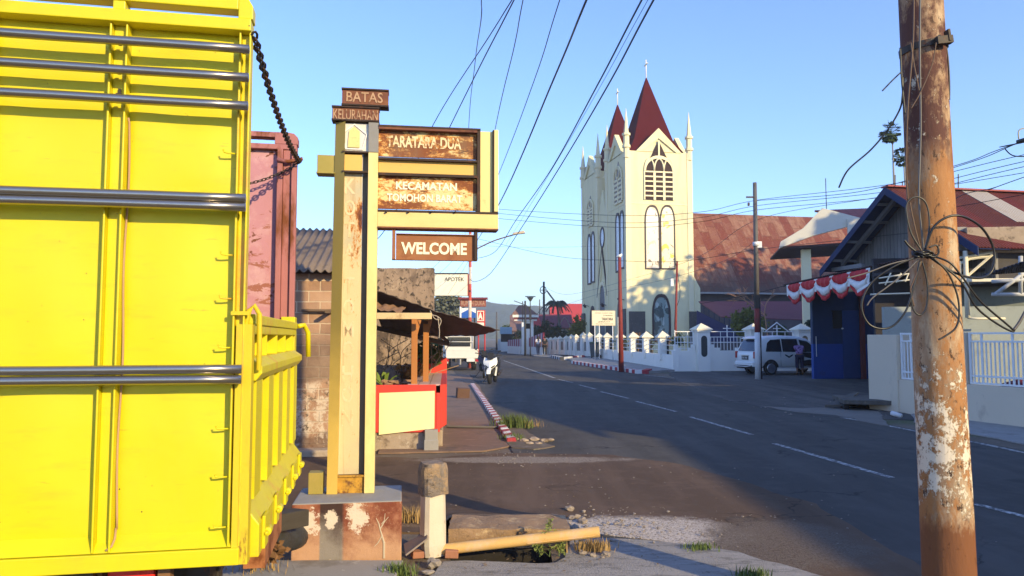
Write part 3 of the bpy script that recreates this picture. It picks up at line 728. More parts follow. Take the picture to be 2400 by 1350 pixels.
# right end panel and bottom beam
m = MB(); m.box((ex,.03,SX(900,490).z),(SX(1157,400).x,.06,SX(1140,306).z)); m.box((SX(1158,400).x,-.01,SX(900,490).z),(SX(1168,400).x,.12,SX(1140,304).z))
m.build('end_panel', M_cream, sign, local=True, bevel=.003)
m = MB(); m.box((SX(1155,400).x,-.0005,SX(900,490).z),(SX(1158,400).x-.0005,.1,SX(1140,304).z)); m.build('end_gap', M_edge, sign, local=True)
m = MB(); m.box((xr1+.0005,.0,SX(900,531).z),(SX(1168,500).x,.13,SX(900,496.5).z)); m.build('sign_beam', M_creamr, sign, local=True, bevel=.004)
m = MB(); m.box((xr1+.0005,-.01,SX(900,534.5).z),(SX(1168,500).x,.14,SX(900,531.3).z)); m.build('beam_flange', M_brownr, sign, local=True)
for x in (905,957,1011,1067):
    q = SX(x, 497, -.012); m = MB(); m.cyl(S.w(q.x,-.022,q.z), S.w(q.x,.0,q.z), .008, n=8); m.build('bolt', M_edge, sign)
# header boards
def header(ax, ay, bx, by, body, lx0, ly0, lx1, ly1):
    a, b = SX(ax, ay, .0), SX(bx, by, .0)
    m = MB(); m.box((a.x,.0,b.z+.012),(b.x,.10,a.z-.012)); o = m.build('header_board', M_brownr, sign, local=True)
    m = MB(); m.box((a.x-.004,-.014,a.z-.0118),(b.x+.004,.11,a.z)); m.box((a.x-.004,-.010,b.z),(b.x+.004,.11,b.z+.0118)); m.build('rim', M_edge, o, local=True)
    c, d = SX(lx0, ly0, -.002), SX(lx1, ly1, -.002)
    t = MB(); t.text(body, d.x-c.x, c.z-d.z, .004, Matrix.Translation(((c.x+d.x)/2,-.001,(c.z+d.z)/2)) @ Matrix.Rotation(R(90),4,'X'), .01); t.build('lettering', M_letterb, o, local=True)
header(802,206,910,251,'BATAS',812,214,897,242)
header(779,247.5,888,286,'KELURAHAN',781,255,885,284)
# emblem plaque: generic five-sided shield
a, b = SX(797,355,.03), SX(864,291,.03); cx, cz, hw, hh = (a.x+b.x)/2, (a.z+b.z)/2, (b.x-a.x)/2, (b.z-a.z)/2
m = MB(); m.box((a.x,.03,a.z),(b.x,.05,b.z)); o = m.build('emblem_plaque', mat('silver_plaque', (.62,.58,.52), .5, .2, var=.2, layers=(((.40,.25,.12),7,.56,.7),)), sign, local=True)
pen = [(0,.98),(.93,.25),(.62,-.85),(-.62,-.85),(-.93,.25)]
m = MB(); m.ring([(cx+x*hw,cz+z*hh) for x,z in pen], [(cx+x*hw*.9,cz+z*hh*.9) for x,z in pen], 'y', .020, .0295); m.build('emblem_rim', mat('white_rim', (.75,.72,.68), .5), o, local=True)
sh = [(-.42,.5),(0,.85),(.42,.5),(.42,-.78),(-.52,-.78)]
m = MB(); m.prism([(cx+x*hw*.9,cz+z*hh*.9) for x,z in sh], 'y', .018, .0297); m.build('emblem_shield', mat('shield_yellow', (.68,.55,.22), .6, var=.15, layers=(((.35,.25,.12),15,.58,.7,(1,1,2)),)), o, local=True)
# WELCOME board hanging below
a, b = SX(919,609,.05), SX(1118,553,.05)
m = MB(); m.box((SX(928,580,.05).x,.05,a.z+.004),(SX(1111,580,.05).x,.065,b.z)); m.box((SX(919,580,.05).x,.03,a.z),(SX(1118,580,.05).x,.085,a.z+.003)); o = m.build('welcome_board', M_welc, sign, local=True)
m = MB(); m.box((SX(928,580,.05).x,.03,b.z+.0005),(SX(1111,580,.05).x,.08,b.z+.006)); m.build('rim', M_welc, o, local=True)
for x0, x1, mm in ((919,926.5,M_welc),(1111.5,1118.5,M_edge)):
    m = MB(); m.box((SX(x0,580,.05).x,.02,a.z+.0035),(SX(x1,580,.05).x,.095,SX(900,535).z-.001)); m.build('hanger', mm, sign, local=True)
c, d = SX(940,567,.048), SX(1094,598,.048)
t = MB(); t.text('WELCOME', d.x-c.x, c.z-d.z, .004, Matrix.Translation(((c.x+d.x)/2,.049,(c.z+d.z)/2)) @ Matrix.Rotation(R(90),4,'X'), .035); t.build('lettering', M_letterw, o, local=True)
# ================================================================ foreground odds: bollard, pipe, drain slab, rubble
bo = G(1010,1312); BF = Frame(bo.x, bo.y+.12, 25)
bol = thing('bollard', 'short white concrete bollard with a rough grey cap beside the drain', 'bollard', tuple(BF.o), BF.a)
M_bol = mat('whitewashed_concrete', (.58,.50,.40), .85, var=.12, vs=3, layers=(((.30,.20,.13),3,.60,.72,(1,1,.5)),((.15,.11,.08),8,.66,.74)), bump=.5)
m = MB()
def bpt(u, v):
    return None
for (zz0,zz1,w0,w1) in ((.0,.52,.086,.08),):
    nn = 12
    vs = []
    for i in range(nn+1):
        t = i/nn; z = zz0+(zz1-zz0)*t; w_ = w0+(w1-w0)*t
        for k in range(16):
            q = 2*math.pi*(k+.5)/16; cx_, cy_ = math.cos(q), math.sin(q); s_ = w_/max(abs(cx_),abs(cy_))
            d_ = 1+.03*mnoise.noise(Vector((cx_*3,cy_*3,z*9)))-(.22*max(0,(.09-z)/.09)*(.5+mnoise.noise(Vector((cx_*2,cy_*2,3)))))
            vs.append((cx_*s_*d_, cy_*s_*d_, z))
    m.add(vs, [(i*16+k, i*16+(k+1)%16, (i+1)*16+(k+1)%16, (i+1)*16+k) for i in range(nn) for k in range(16)]+[list(range(16))[::-1], [nn*16+k for k in range(16)]])
m.build('post', M_bol, bol, local=True)
m = MB(); vs = []; nn = 10; K = 24
for i in range(nn+1):
    t = i/nn; z = .46+.235*t; w_ = .098*(1 if t < .75 else (1-(t-.75)**2*2.2))
    for k in range(K):
        q = 2*math.pi*(k+.5)/K; cx_, cy_ = math.cos(q), math.sin(q); s_ = w_/max(abs(cx_),abs(cy_), .82)
        d_ = 1+.09*mnoise.noise(Vector((cx_*4,cy_*4,z*14)))
        zz = z+(.035*mnoise.noise(Vector((cx_*3,cy_*3,1))) if i == 0 else .01*mnoise.noise(Vector((cx_*3,cy_*3,z*5))))
        vs.append((cx_*s_*d_, cy_*s_*d_, zz))
m.add(vs, [(i*K+k, i*K+(k+1)%K, (i+1)*K+(k+1)%K, (i+1)*K+k) for i in range(nn) for k in range(K)]+[list(range(K))[::-1], [nn*K+k for k in range(K)]])
m.build('cap', mat('rough_grey_cap', (.22,.18,.155), .95, var=.35, vs=10, layers=(((.40,.27,.16),8,.5,.62),((.10,.08,.07),14,.55,.65)), bump=1.0, bs=45, bd=.02, stretch=(1,1,2)), bol, local=True)
a, b = P(1030,1289,5.76), P(1405,1246,5.72)
m = MB(); m.tube([a+(b-a)*t for t in [i/12 for i in range(13)]], .041, 14, cap=False); dvec = (a-b).normalized()
m.tube([a+(b-a)*t for t in [i/12 for i in range(13)]], .037, 14, cap=False)
sd = (b-a).cross(Vector((0,0,1))).normalized()
m.tube([a+(b-a)*t+Vector((0,0,-.018))+sd*.038 for t in (.55,.75,.97)], .004, 5)
tag(m.build('drain_pipe', mat('orange_yellow_pipe', (.62,.38,.13), .55, var=.15, vs=5, layers=(((.60,.42,.28),4,.52,.7),((.30,.14,.05),13,.64,.72)), bump=.25), origin=a), 'orange yellow pipe lying slanted across the open drain', 'pipe')
m = MB()
def slabfn(x, y, z): return Vector((x+.012*mnoise.noise(Vector((x*9,y*9,z*9))), y+.02*mnoise.noise(Vector((x*7,y*7+4,z*7))), z+.012*mnoise.noise(Vector((x*6+2,y*6,z*6)))))
NX = 40
for face in range(3):
    if face == 0: m.grid(lambda u,v: slabfn(-.50+.95*u, 5.95+.02*(1-v), .0+.15*v), NX, 8, False)
    elif face == 1: m.grid(lambda u,v: slabfn(-.50+.95*u, 5.95+.46*v, .15), NX, 14, False)
    else: m.grid(lambda u,v: slabfn(.45, 5.95+.46*u, .15*v), 14, 8, False)
m.add([slabfn(-.5,5.95,0),slabfn(-.5,6.41,0),slabfn(-.5,6.41,.15),slabfn(-.5,5.95,.15)],[(0,1,2,3)])
tag(m.build('drain_slab', mat('slab_concrete', (.30,.19,.11), .95, var=.3, vs=5, layers=(((.50,.35,.20),6,.54,.64),((.09,.06,.04),8,.60,.68)), bump=.9, bs=30, bd=.012), origin=(0,6.1,0)), 'cracked concrete slab edge above the open drain and the pipe', 'concrete slab')
# side lane ramps up to the slab's top
m = MB(); m.grid(lambda u,v: Vector((-.62+1.12*u, 6.40+.9*v, .142*(1-v)**1.5*(1-max(0,(abs(u-.5)-.38)/.12)**2)+.0065*v)), 24, 12)
struct(m.build('lane_ramp', MA_drive))
M_rub = mat('broken_rubble', (.26,.21,.17), .95, var=.4, vs=7, layers=(((.42,.34,.25),8,.55,.65),), bump=.8)
def rubble(px, py, r, seed, label, sq=(1,1,.7), mm=None, z=0):
    p = G(px, py, z); m = MB(); m.rock((p.x,p.y,z+r*sq[2]*.7), r, seed, sq, .3)
    tag(m.build('rubble_stone', mm or M_rub, origin=(p.x,p.y,z)), label, 'stone', 'broken stones round the drain')
rr = random.Random(3)
for i in range(16):
    rubble(rr.uniform(1318,1375), rr.uniform(1195,1262), rr.uniform(.018,.045), i, 'small grey-brown broken stone heaped at the right end of the drain slab')
for i in range(9):
    rubble(rr.uniform(1340,1425), rr.uniform(1272,1310), rr.uniform(.015,.035), 30+i, 'small dark stone under the right end of the orange pipe')
for i,(x,y,r) in enumerate(((1208,1032,.05),(1228,1036,.06),(1252,1034,.07),(1276,1036,.06),(1240,1042,.05),(1262,1042,.045),(1290,1034,.05))):
    rubble(x, y, r, 50+i, 'pale broken concrete lump at the near end of the striped kerb', (1.3,1,.55), M_concw)
rubble(1016,1328,.05,71,'whitish stone chunk at the foot of the bollard',(1,1,.7),MS); rubble(1003,1345,.035,72,'flat white stone just below the bollard',(1.3,1,.5),MS)
rubble(900,1350,.06,73,'round grey stone at the bottom edge below the plinth',(1.2,1,.6),M_conc)
def brickbit(px, py, sz, rz, label, mm, z=0):
    p = G(px, py, z); m = MB(); m.box((-sz[0]/2,-sz[1]/2,0),(sz[0]/2,sz[1]/2,sz[2])); o = m.build('brick_piece', mm, local=True, bevel=.006)
    o.location = p; o.rotation_euler = (R(4),R(3),rz); tag(o, label, 'brick'); return o
M_brk = mat('old_brick', (.34,.15,.09), .9, var=.3, vs=9, bump=.6)
brickbit(1084,932,(.34,.2,.26),.3,'dark brown brick block on the left pavement before the kerb',mat('dark_brick',(.12,.065,.045),.9,var=.3,bump=.5),.012)
brickbit(1058,1305,(.10,.08,.06),.1,'brick piece propping the left end of the orange pipe',M_brk)
brickbit(978,1306,(.09,.07,.05),.4,'broken brick piece between plinth and bollard',M_brk)
m = MB(); a = P(950,1300,5.55); m.slab([a, P(1000,1262,5.6), P(1003,1245,5.75), P(946,1275,5.8)], .012)
tag(m.build('broken_sheet', mat('grey_sheet', (.24,.19,.16), .9, var=.3, bump=.4), origin=a), 'tilted broken grey sheet leaning between plinth and bollard', 'broken sheet')
m = MB(); p0, p1 = G(1048,1004,.012), G(1170,1004,.012); m.tube([p0+Vector((-.05,.04,.10)), p0+Vector((0,0,.03)), p1+Vector((0,0,.02))], .022, 6)
tag(m.build('bent_rod', mat('grey_rod', (.10,.09,.085), .8, var=.2), origin=p0), 'dark bent rod lying across the left pavement', 'rod')
# ---------------------------------------------------------------- weeds
M_weed = mat('weed_green', (.10,.14,.035), .8, var=.4, vs=12)
M_straw = mat('dry_straw', (.34,.22,.09), .9, var=.35, vs=15)
def tuft(px, py, n, h, spread, mm, label, cat='weed', seed=0, name='grass_tuft', z=.01):
    rg = random.Random(seed); p = G(px, py, z); m = MB()
    for _ in range(n):
        b = Vector((rg.gauss(0,spread), rg.gauss(0,spread*.6), 0)); q = rg.uniform(0,6.28); L = h*rg.uniform(.4,1.1); ln = rg.uniform(.1,.7)*L
        d = Vector((math.cos(q),math.sin(q),0)); w_ = Vector((-d.y,d.x,0))*rg.uniform(.002,.005)*(1+h*3)
        a1 = b+d*ln*.35+Vector((0,0,L*.6)); a2 = b+d*ln+Vector((0,0,L))
        m.add([b-w_,b+w_,a1+w_*.7,a1-w_*.7,a2], [(0,1,2,3),(3,2,4)])
    o = m.build(name, mm, local=True); o.location = p; tag(o, label, cat); return o
tuft(1205,1002,420,.26,.14,M_weed,'green weed tuft beside the striped kerb','weed',1)
tuft(1232,1000,160,.14,.16,M_straw,'dry yellowish grass at the kerb beside the green tuft','grass tuft',2)
tuft(1200,1030,160,.12,.10,M_weed,'low weeds round the near tip of the striped kerb','weed',3)
tuft(935,1352,220,.10,.05,M_weed,'small green weed at the bottom edge under the plinth','weed',4)
tuft(962,1222,150,.14,.06,M_straw,'dry yellow grass tuft between plinth and bollard','grass tuft',5)
tuft(1385,1290,260,.10,.07,M_straw,'dry straw under the free end of the orange pipe','grass tuft',6)
tuft(1640,1285,200,.05,.06,M_weed,'flat green weed at the gravel patch edge','weed',7)
tuft(1760,1352,160,.07,.05,M_weed,'small weed on the asphalt edge at the bottom','weed',8)
tuft(610,1350,80,.12,.1,M_straw,'dry twigs in front of the footing slab','twigs',9,'dry_twigs')
def weed(px, py, h, label, seed, sway=0.0):
    rg = random.Random(seed); p = G(px, py, 0); m = MB(); lf = MB()
    pts = [Vector((sway*h*(i/8)**2+.004*math.sin(i), .01*math.sin(i*.8), h*i/8)) for i in range(9)]
    m.tube(pts, [.004-.0035*i/8 for i in range(9)], 5)
    for i in range(16):
        t = rg.uniform(.12,.98); c = pts[int(t*8)]; q = rg.uniform(0,6.28); L = h*.28*(1.1-t)
        e = c+Vector((math.cos(q)*L*.8,math.sin(q)*L*.5,L*.55)); m.tube([c,(c+e)/2+Vector((0,0,.01)),e], .0014, 4)
        lf.leaves(e, (.012,.012,.02), 9, .022, rg)
    w_ = thing('tall_weed', label, 'weed', tuple(p)); m.build('stem', M_weed, w_, local=True)
    lf.build('leaves', mat('weed_leaf', (.17,.20,.05), .8, var=.4, vs=20), w_, local=True)
weed(1288,1305,.30,'tall thin yellow-green weed growing up past the orange pipe',11)
weed(1265,1305,.14,'short leaning weed left of the tall one at the drain edge',12,-.5)
weed(1310,1303,.15,'short weed right of the tall one at the drain edge',13,.4)
# ================================================================ near utility pole with coiled cables (right)
pb, pt = P(2225,1350,4.16), P(2158,0,4.16); pd = (pt-pb)/(pt.z-pb.z)
base = pb-pd*pb.z
def m_pole():
    k = NM('weathered_pole'); x = k.sep()
    c = k.mix(k.noise(5, 6, .65, (1,1,.25)), (.27,.16,.09,1), (.42,.27,.16,1))
    c = k.mix(k.ramp(k.noise(6, 9, .75, (1,1,.3)), .50, .62), c, (.50,.37,.24,1))
    c = k.mix(k.math('MULTIPLY', k.ramp(k.noise(2.6, 10, .78, (1,1,.35)), .485, .54), .85), c, (.36,.155,.05,1))
    up = k.ramp(x[2], 2.55, 2.75)
    c = k.mix(k.math('MULTIPLY', up, k.ramp(k.noise(9, 9, .75, (1,1,.5)), .40, .50)), c, (.105,.045,.035,1))
    wz = k.math('MULTIPLY', k.ramp(x[2], .6, .85), k.ramp(x[2], 1.75, 1.1))
    w = k.ramp(k.math('ADD', k.noise(13, 10, .8, (1,1,.75)), k.math('MULTIPLY', wz, .12)), .605, .625)
    c = k.mix(w, c, (.70,.60,.47,1))
    c = k.mix(k.ramp(k.noise(24, 9, .8, (1,1,.5)), .57, .60), c, (.075,.040,.025,1))
    low = k.ramp(k.math('ADD', x[2], k.math('MULTIPLY', k.noise(11, 9, .75, (1,1,.4)), .5)), .95, .84)
    c = k.mix(low, c, (.19,.075,.032,1))
    k.bump(k.math('ADD', k.noise(18, 8, .7, (1,1,.3)), k.math('MULTIPLY', w, .5)), .8, .008)
    return k.out(c, .8, 0, .25)
pole = thing('utility_pole', 'thick weathered utility pole with peeling paint and coiled cables', 'utility pole', tuple(base))
m = MB(); nz = 60; K = 28; vs = []
for i in range(nz+1):
    z = -.1+7.6*i/nz; c = pd*z; r_ = .136-.0062*z
    for k in range(K):
        q = 2*math.pi*k/K; rr_ = r_*(1+.018*mnoise.noise(Vector((math.cos(q)*1.5,math.sin(q)*1.5,z*2))))
        vs.append((c.x+rr_*math.cos(q), c.y+rr_*math.sin(q), z))
m.add(vs, [(i*K+k, i*K+(k+1)%K, (i+1)*K+(k+1)%K, (i+1)*K+k) for i in range(nz) for k in range(K)]+[list(range(K))[::-1],[nz*K+k for k in range(K)]], smooth=True)
m.build('shaft', m_pole(), pole, local=True)
zb_ = P(2163,95,4.03).z; cb_ = base+pd*zb_; rb = .136-.0062*zb_
m = MB(); outer = [((rb+.010)*math.cos(2*math.pi*k/32),(rb+.010)*math.sin(2*math.pi*k/32)) for k in range(32)]; inner = [(x*.93,y*.93) for x,y in outer]
MT = Matrix.Translation(cb_) @ Matrix.Rotation(R(-6),4,'Y'); m.ring(outer, inner, 'z', -.018, .018, MT)
m.box((-.01,-rb-.05,-.03),(.075,-rb-.011,.012), MT); m.box((.05,-rb-.055,-.02),(.062,-rb-.011,.045), MT)
m.build('band_clamp', M_iron, pole)
M_cable = NM('black_cable').out((.014,.014,.015), .38, 0, .5)
M_lcable = NM('grey_cable').out((.10,.09,.085), .45, 0, .5)
M_bcable = NM('brown_cable').out((.11,.06,.035), .5, 0, .4)
def smooth(pts, n=10):
    out = []; p = [Vector(q) for q in pts]
    for i in range(len(p)-1):
        a, b, c, d = p[max(0,i-1)], p[i], p[i+1], p[min(len(p)-1,i+2)]
        for k in range(n):
            t = k/n; out.append(.5*((2*b)+(c-a)*t+(2*a-5*b+4*c-d)*t*t+(3*b-a-3*c+d)*t**3))
    return out+[p[-1]]
def pxl(pts, Y): return [P(x, y, (Y if not isinstance(Y,(list,tuple)) else Y[i])) for i,(x,y) in enumerate(pts)]
coil = thing('cable_coil', 'bundle of looped black cables tied to the near weathered pole', 'cable coil', tuple(P(2160,596,3.98)))
def loop(pts, r=.0045, m_=M_cable, Y=3.97, nm='cable_loop'):
    m = MB(); m.tube(smooth(pxl(pts, Y)), r, 7); m.build(nm, m_, coil)
loop([(2162,590),(2135,545),(2124,490),(2132,468),(2152,462),(2170,476),(2178,510),(2176,550),(2166,588)])
loop([(2160,592),(2146,540),(2136,495),(2133,475)], .004, M_bcable)
loop([(2168,585),(2188,533),(2222,508),(2258,508),(2300,533),(2326,575),(2331,615),(2318,643),(2290,652),(2240,640),(2178,602)], .0065, M_cable, [3.97,3.95,3.94,3.95,4.0,4.03,4.03,4.02,3.98,3.95,3.97])
loop([(2180,598),(2225,615),(2256,650),(2300,708),(2375,774),(2342,762),(2288,720),(2248,655),(2186,608)], .0055, M_cable, [3.97,3.94,3.94,3.96,4.0,3.99,3.96,3.94,3.97])
loop([(2376,773),(2388,757),(2402,732),(2420,700)], .008, M_lcable, 4.0)
loop([(2158,612),(2142,665),(2135,690),(2140,724),(2154,738),(2168,728),(2174,700),(2172,655),(2161,612)])
loop([(2160,612),(2140,660),(2134,680),(2142,718)], .004, M_bcable)
loop([(2150,602),(2100,622),(2050,655),(2026,690),(2020,725),(2035,758),(2062,770),(2092,764),(2122,730),(2140,680),(2156,612)], .0055, M_cable, [3.97,3.97,3.98,3.98,3.98,3.98,3.98,3.98,3.97,3.97,3.97])
loop([(2152,608),(2120,640),(2080,672),(2045,698),(2032,716)], .004, M_lcable)
loop([(2188,605),(2222,640),(2243,690),(2248,735),(2240,768),(2215,788),(2200,796)], .005, M_cable, 3.95)
loop([(2120,563),(2130,576),(2150,592),(2158,598)], .006)
loop([(2145,606),(2090,618),(2030,640),(1985,652)], .004, M_lcable)
m = MB(); rg = random.Random(5); c = P(2162,596,3.975)
for k in range(9):
    q0 = rg.uniform(0,6.28); a1 = Vector((rg.gauss(0,.4),rg.gauss(0,.4),1)).normalized(); u = a1.orthogonal().normalized(); v = a1.cross(u)
    m.tube([c+(u*math.cos(t)+v*math.sin(t))*rg.uniform(.022,.036)+Vector((.012*(k-4)/2,0,0)) for t in [q0+i*.5 for i in range(13)]], .006, 6)
m.build('knot', M_cable, coil)
m = MB(); m.tube(smooth(pxl([(2178,580),(2195,575),(2200,592),(2190,602),(2176,598)],3.95)), .005, 6); m.build('cable_end', M_cable, coil)
def polewire(pts, r, mm, Y, label):
    w = MB(); L = pxl(pts, Y); w.tube(smooth(L), r, 6); tag(w.build('pole_cable', mm, origin=L[0]), label, 'cable')
polewire([(2157,-20),(2156,120),(2158,300),(2154,460),(2160,540),(2165,585)], .005, M_lcable, 4.0, 'grey cable running down the shaded side of the near pole')
polewire([(2142,-20),(2140,100),(2128,250),(2124,380),(2128,470)], .004, M_bcable, [4.0,4.0,4.0,4.02,4.03,4.0], 'thin brown cable down the left edge of the near pole')
polewire([(2135,100),(2142,150),(2155,215)], .0035, M_bcable, 4.0, 'short wire crossing the near pole just under its band')
polewire([(2194,100),(2185,150),(2158,215),(2135,255)], .003, M_bcable, 3.99, 'thin wire crossing rightwards under the band of the near pole')
polewire([(2110,112),(2113,180),(2118,235),(2121,266)], .005, M_cable, 4.1, 'black cable end hanging left of the band on the near pole')
polewire([(2216,97),(2222,140),(2225,190),(2225,234)], .005, M_cable, 4.1, 'black cable end hanging right of the band on the near pole')
polewire([(2113,168),(2090,190),(2068,213)], .0042, M_cable, 4.1, 'short stiff wire sticking out left of the near pole')
polewire([(2116,180),(2115,225),(2108,258),(2080,305),(2040,352),(1988,398),(1966,440)], .0048, M_cable, [4.1,4.1,4.12,4.14,4.16,4.18,4.2], 'long loose wire hanging out left of the near pole against the sky')
# ================================================================ church
C = Frame(9.28, 60.0, 11)
M_church = mat('church_white', (.77,.69,.42), .8, var=.05, vs=1, layers=(((.56,.49,.31),1.4,.5,.8,(1,1,.10)),((.48,.42,.30),.35,.58,.75,(1,1,.5))), bump=.15)
M_churchl = mat('church_trim', (.78,.70,.46), .8, var=.04, bump=.1)
M_spire = NM('spire_sheet')
spx = M_spire.sep(); spc = M_spire.mix(M_spire.noise(1.2,4), (.058,.006,.008,1), (.080,.008,.010,1))
M_spire.bump(M_spire.math('FRACT', M_spire.math('MULTIPLY', spx[2], 2.2)), .3, .03); M_spire = M_spire.out(spc, .85, 0, .08)
M_wframe = mat('window_frame_dark', (.045,.028,.030), .6, var=.2)
M_bell = mat('belfry_dark', (.045,.025,.022), .9, var=.3)
M_stone = mat('dark_stone_cladding', (.075,.07,.068), .7, var=.3, vs=2, layers=(((.13,.12,.11),5,.55,.65),), bump=.5)
def m_stained(name, ground, inks):
    k = NM(name); c = k.mix(k.noise(3, 4), sc3(ground,.9), sc3(ground,1.1))
    for i, (ink, s, a) in enumerate(inks): c = k.mix(k.ramp(k.noise(s, 3, .5, (1,1,.7), 1.2), a, a+.025), c, (*ink,1))
    return k.out(c, .25, 0, .5)
M_st1 = m_stained('pale_stained_glass', (.72,.68,.60), (((.25,.20,.17),2.6,.635),((.60,.50,.40),1.5,.60)))
M_st2 = m_stained('yellow_stained_glass', (.70,.66,.52), (((.65,.55,.10),1.2,.55),((.30,.26,.20),2.6,.64),((.25,.35,.45),1.4,.66)))
M_st3 = m_stained('green_stained_glass', (.22,.30,.29), (((.07,.10,.10),1.1,.55),((.40,.48,.46),1.6,.58),((.10,.13,.12),2.4,.60)))
church = thing('church', 'white twin-towered church with dark red spires and rusty sheet nave roof', 'church', tuple(C.o), C.a)
W = C.on_y(1627,790).x; D1 = C.on_x(1423,790).y; D2 = C.on_x(1403,790).y; D3 = C.on_x(1366,790).y
ZP = C.on_y(1545,356).z
def arch(cx, z0, z1, w, n=7):
    """pointed-arch outline, from bottom left round over the point"""
    zs = max(z0+.05, z1-w*1.05); pts = [(cx-w/2,z0)]
    for i in range(n+1):
        t = i/n; pts.append((cx-w/2+w/2*(1-math.cos(t*math.pi/2)) if False else cx-w/2*math.cos(t*math.pi/2)**.75*(1 if t < 1 else 0), zs+(z1-zs)*math.sin(t*math.pi/2)))
    r = [(2*cx-a, b) for a, b in pts[:-1]][::-1]
    return pts+r
def window(face, cx, z0, z1, w, off, fw, pane, frame=M_wframe, nm='window', fp=.06):
    """face 'y' = front face at local y=off (towards -y); 'x' = facade at local x=off (towards -x)"""
    o = arch(cx, z0, z1, w); i_ = arch(cx, z0+fw, z1-fw*1.6, w-2*fw)
    a = MB(); a.ring(o, i_, face, off-fp, off); f_ = a.build(nm, frame, church, local=True)
    g = MB(); g.prism(i_, face, off-.02, off-.004); g.build('pane', pane, f_, local=True)
    return f_
def tower(y0, y1):
    b = MB(); d = y1-y0
    b.box((0,y0,0),(W,y1,ZP))
    b.build('tower_wall', M_church, church, local=True)
    t = MB()                                     # corner strips and string course
    s = .42
    for (a0,a1,b0,b1) in ((-.05,s,y0-.05,y0+s),(W-s,W+.05,y0-.05,y0+s),(-.05,s,y1-s,y1+.05),(W-s,W+.05,y1-s,y1+.05)):
        t.box((a0,b0,0),(a1,b1,ZP+.002))
    zc = C.on_y(1545,478).z; z2 = C.on_y(1545,655).z
    t.box((s+.001,y0-.03,zc-.06),(W-s-.001,y0-.001,zc+.02)); t.box((s+.001,y0-.03,z2-.05),(W-s-.001,y0-.001,z2+.05)); t.box((-.03,y0+s,zc-.06),(-.001,y1-s,zc+.02))
    t.build('corner_trim', M_churchl, church, local=True, bevel=.01)
    for (x_, y_) in ((.1,y0+.1),(W-.15,y0+.1),(.1,y1-.1),(W-.15,y1-.1)):
        p = MB(); zt_ = C.on_y(1611,262).z
        MT = Matrix.Translation((x_,y_,0))
        z1_, zr = C.on_y(1611,350).z, C.on_y(1611,322).z
        p.lathe([(.26,ZP-.6),(.26,z1_-.12),(.36,z1_-.1),(.36,z1_+.1),(.26,z1_+.12),(.26,zr-.12),(.36,zr-.1),(.36,zr+.08),(.22,zr+.12),(.015,zt_)], 8, MT, smooth=False)
        p.build('pinnacle', M_churchl, church, local=True)
    cx, cy = W/2, (y0+y1)/2
    # gables on the four sides, with coping
    zg = C.on_y(1540,303).z; gh = W*.30
    for face in ('y','x'):
        ctr = cx if face == 'y' else cy
        g0 = gh if face == 'y' else d*.30
        for off, sgn in (((y0,-1),(y1,1)) if face == 'y' else ((0,-1),(W,1))):
            a, b_ = (off+.0, off-sgn*.30); lo, hi = min(a,b_), max(a,b_)
            p = MB(); p.ring([(ctr-g0-.25,ZP-.02),(ctr,zg+.1),(ctr+g0+.25,ZP-.02)], [(ctr-g0+.2,ZP-.02),(ctr,zg-.75),(ctr+g0-.2,ZP-.02)], face, lo-.06, hi+.04)
            p.prism([(ctr-g0+.2,ZP+.001),(ctr,zg-.75),(ctr+g0-.2,ZP+.001)], face, lo+.08, hi)
            p.build('gable', M_church, church, local=True)
    p = MB()
    za = C.on_y(1516,183,cy-y0).z if True else 0
    h0, h1 = W*.415, W*.30
    zz = [(h0,ZP-.05),(h0,ZP+.15),(h1,ZP+1.3),(.04,za)]
    vs = [(cx+sx*h, cy+sy*h*d/W, z) for h, z in zz for sx, sy in ((-1,-1),(1,-1),(1,1),(-1,1))]
    p.add(vs, [(4*i+k,4*i+(k+1)%4,4*(i+1)+(k+1)%4,4*(i+1)+k) for i in range(3) for k in range(4)]+[(12,13,14,15)])
    p.build('spire', M_spire, church, local=True)
    p = MB(); p.cyl((cx,cy,za-.3),(cx,cy,za+1.6),.045,n=8); p.box((cx-.035,cy-.38,za+1.15),(cx+.035,cy+.38,za+1.23)); p.build('spire_cross', M_churchl, church, local=True)
    return cx, cy
tower(0, D1); tower(D2, D3)
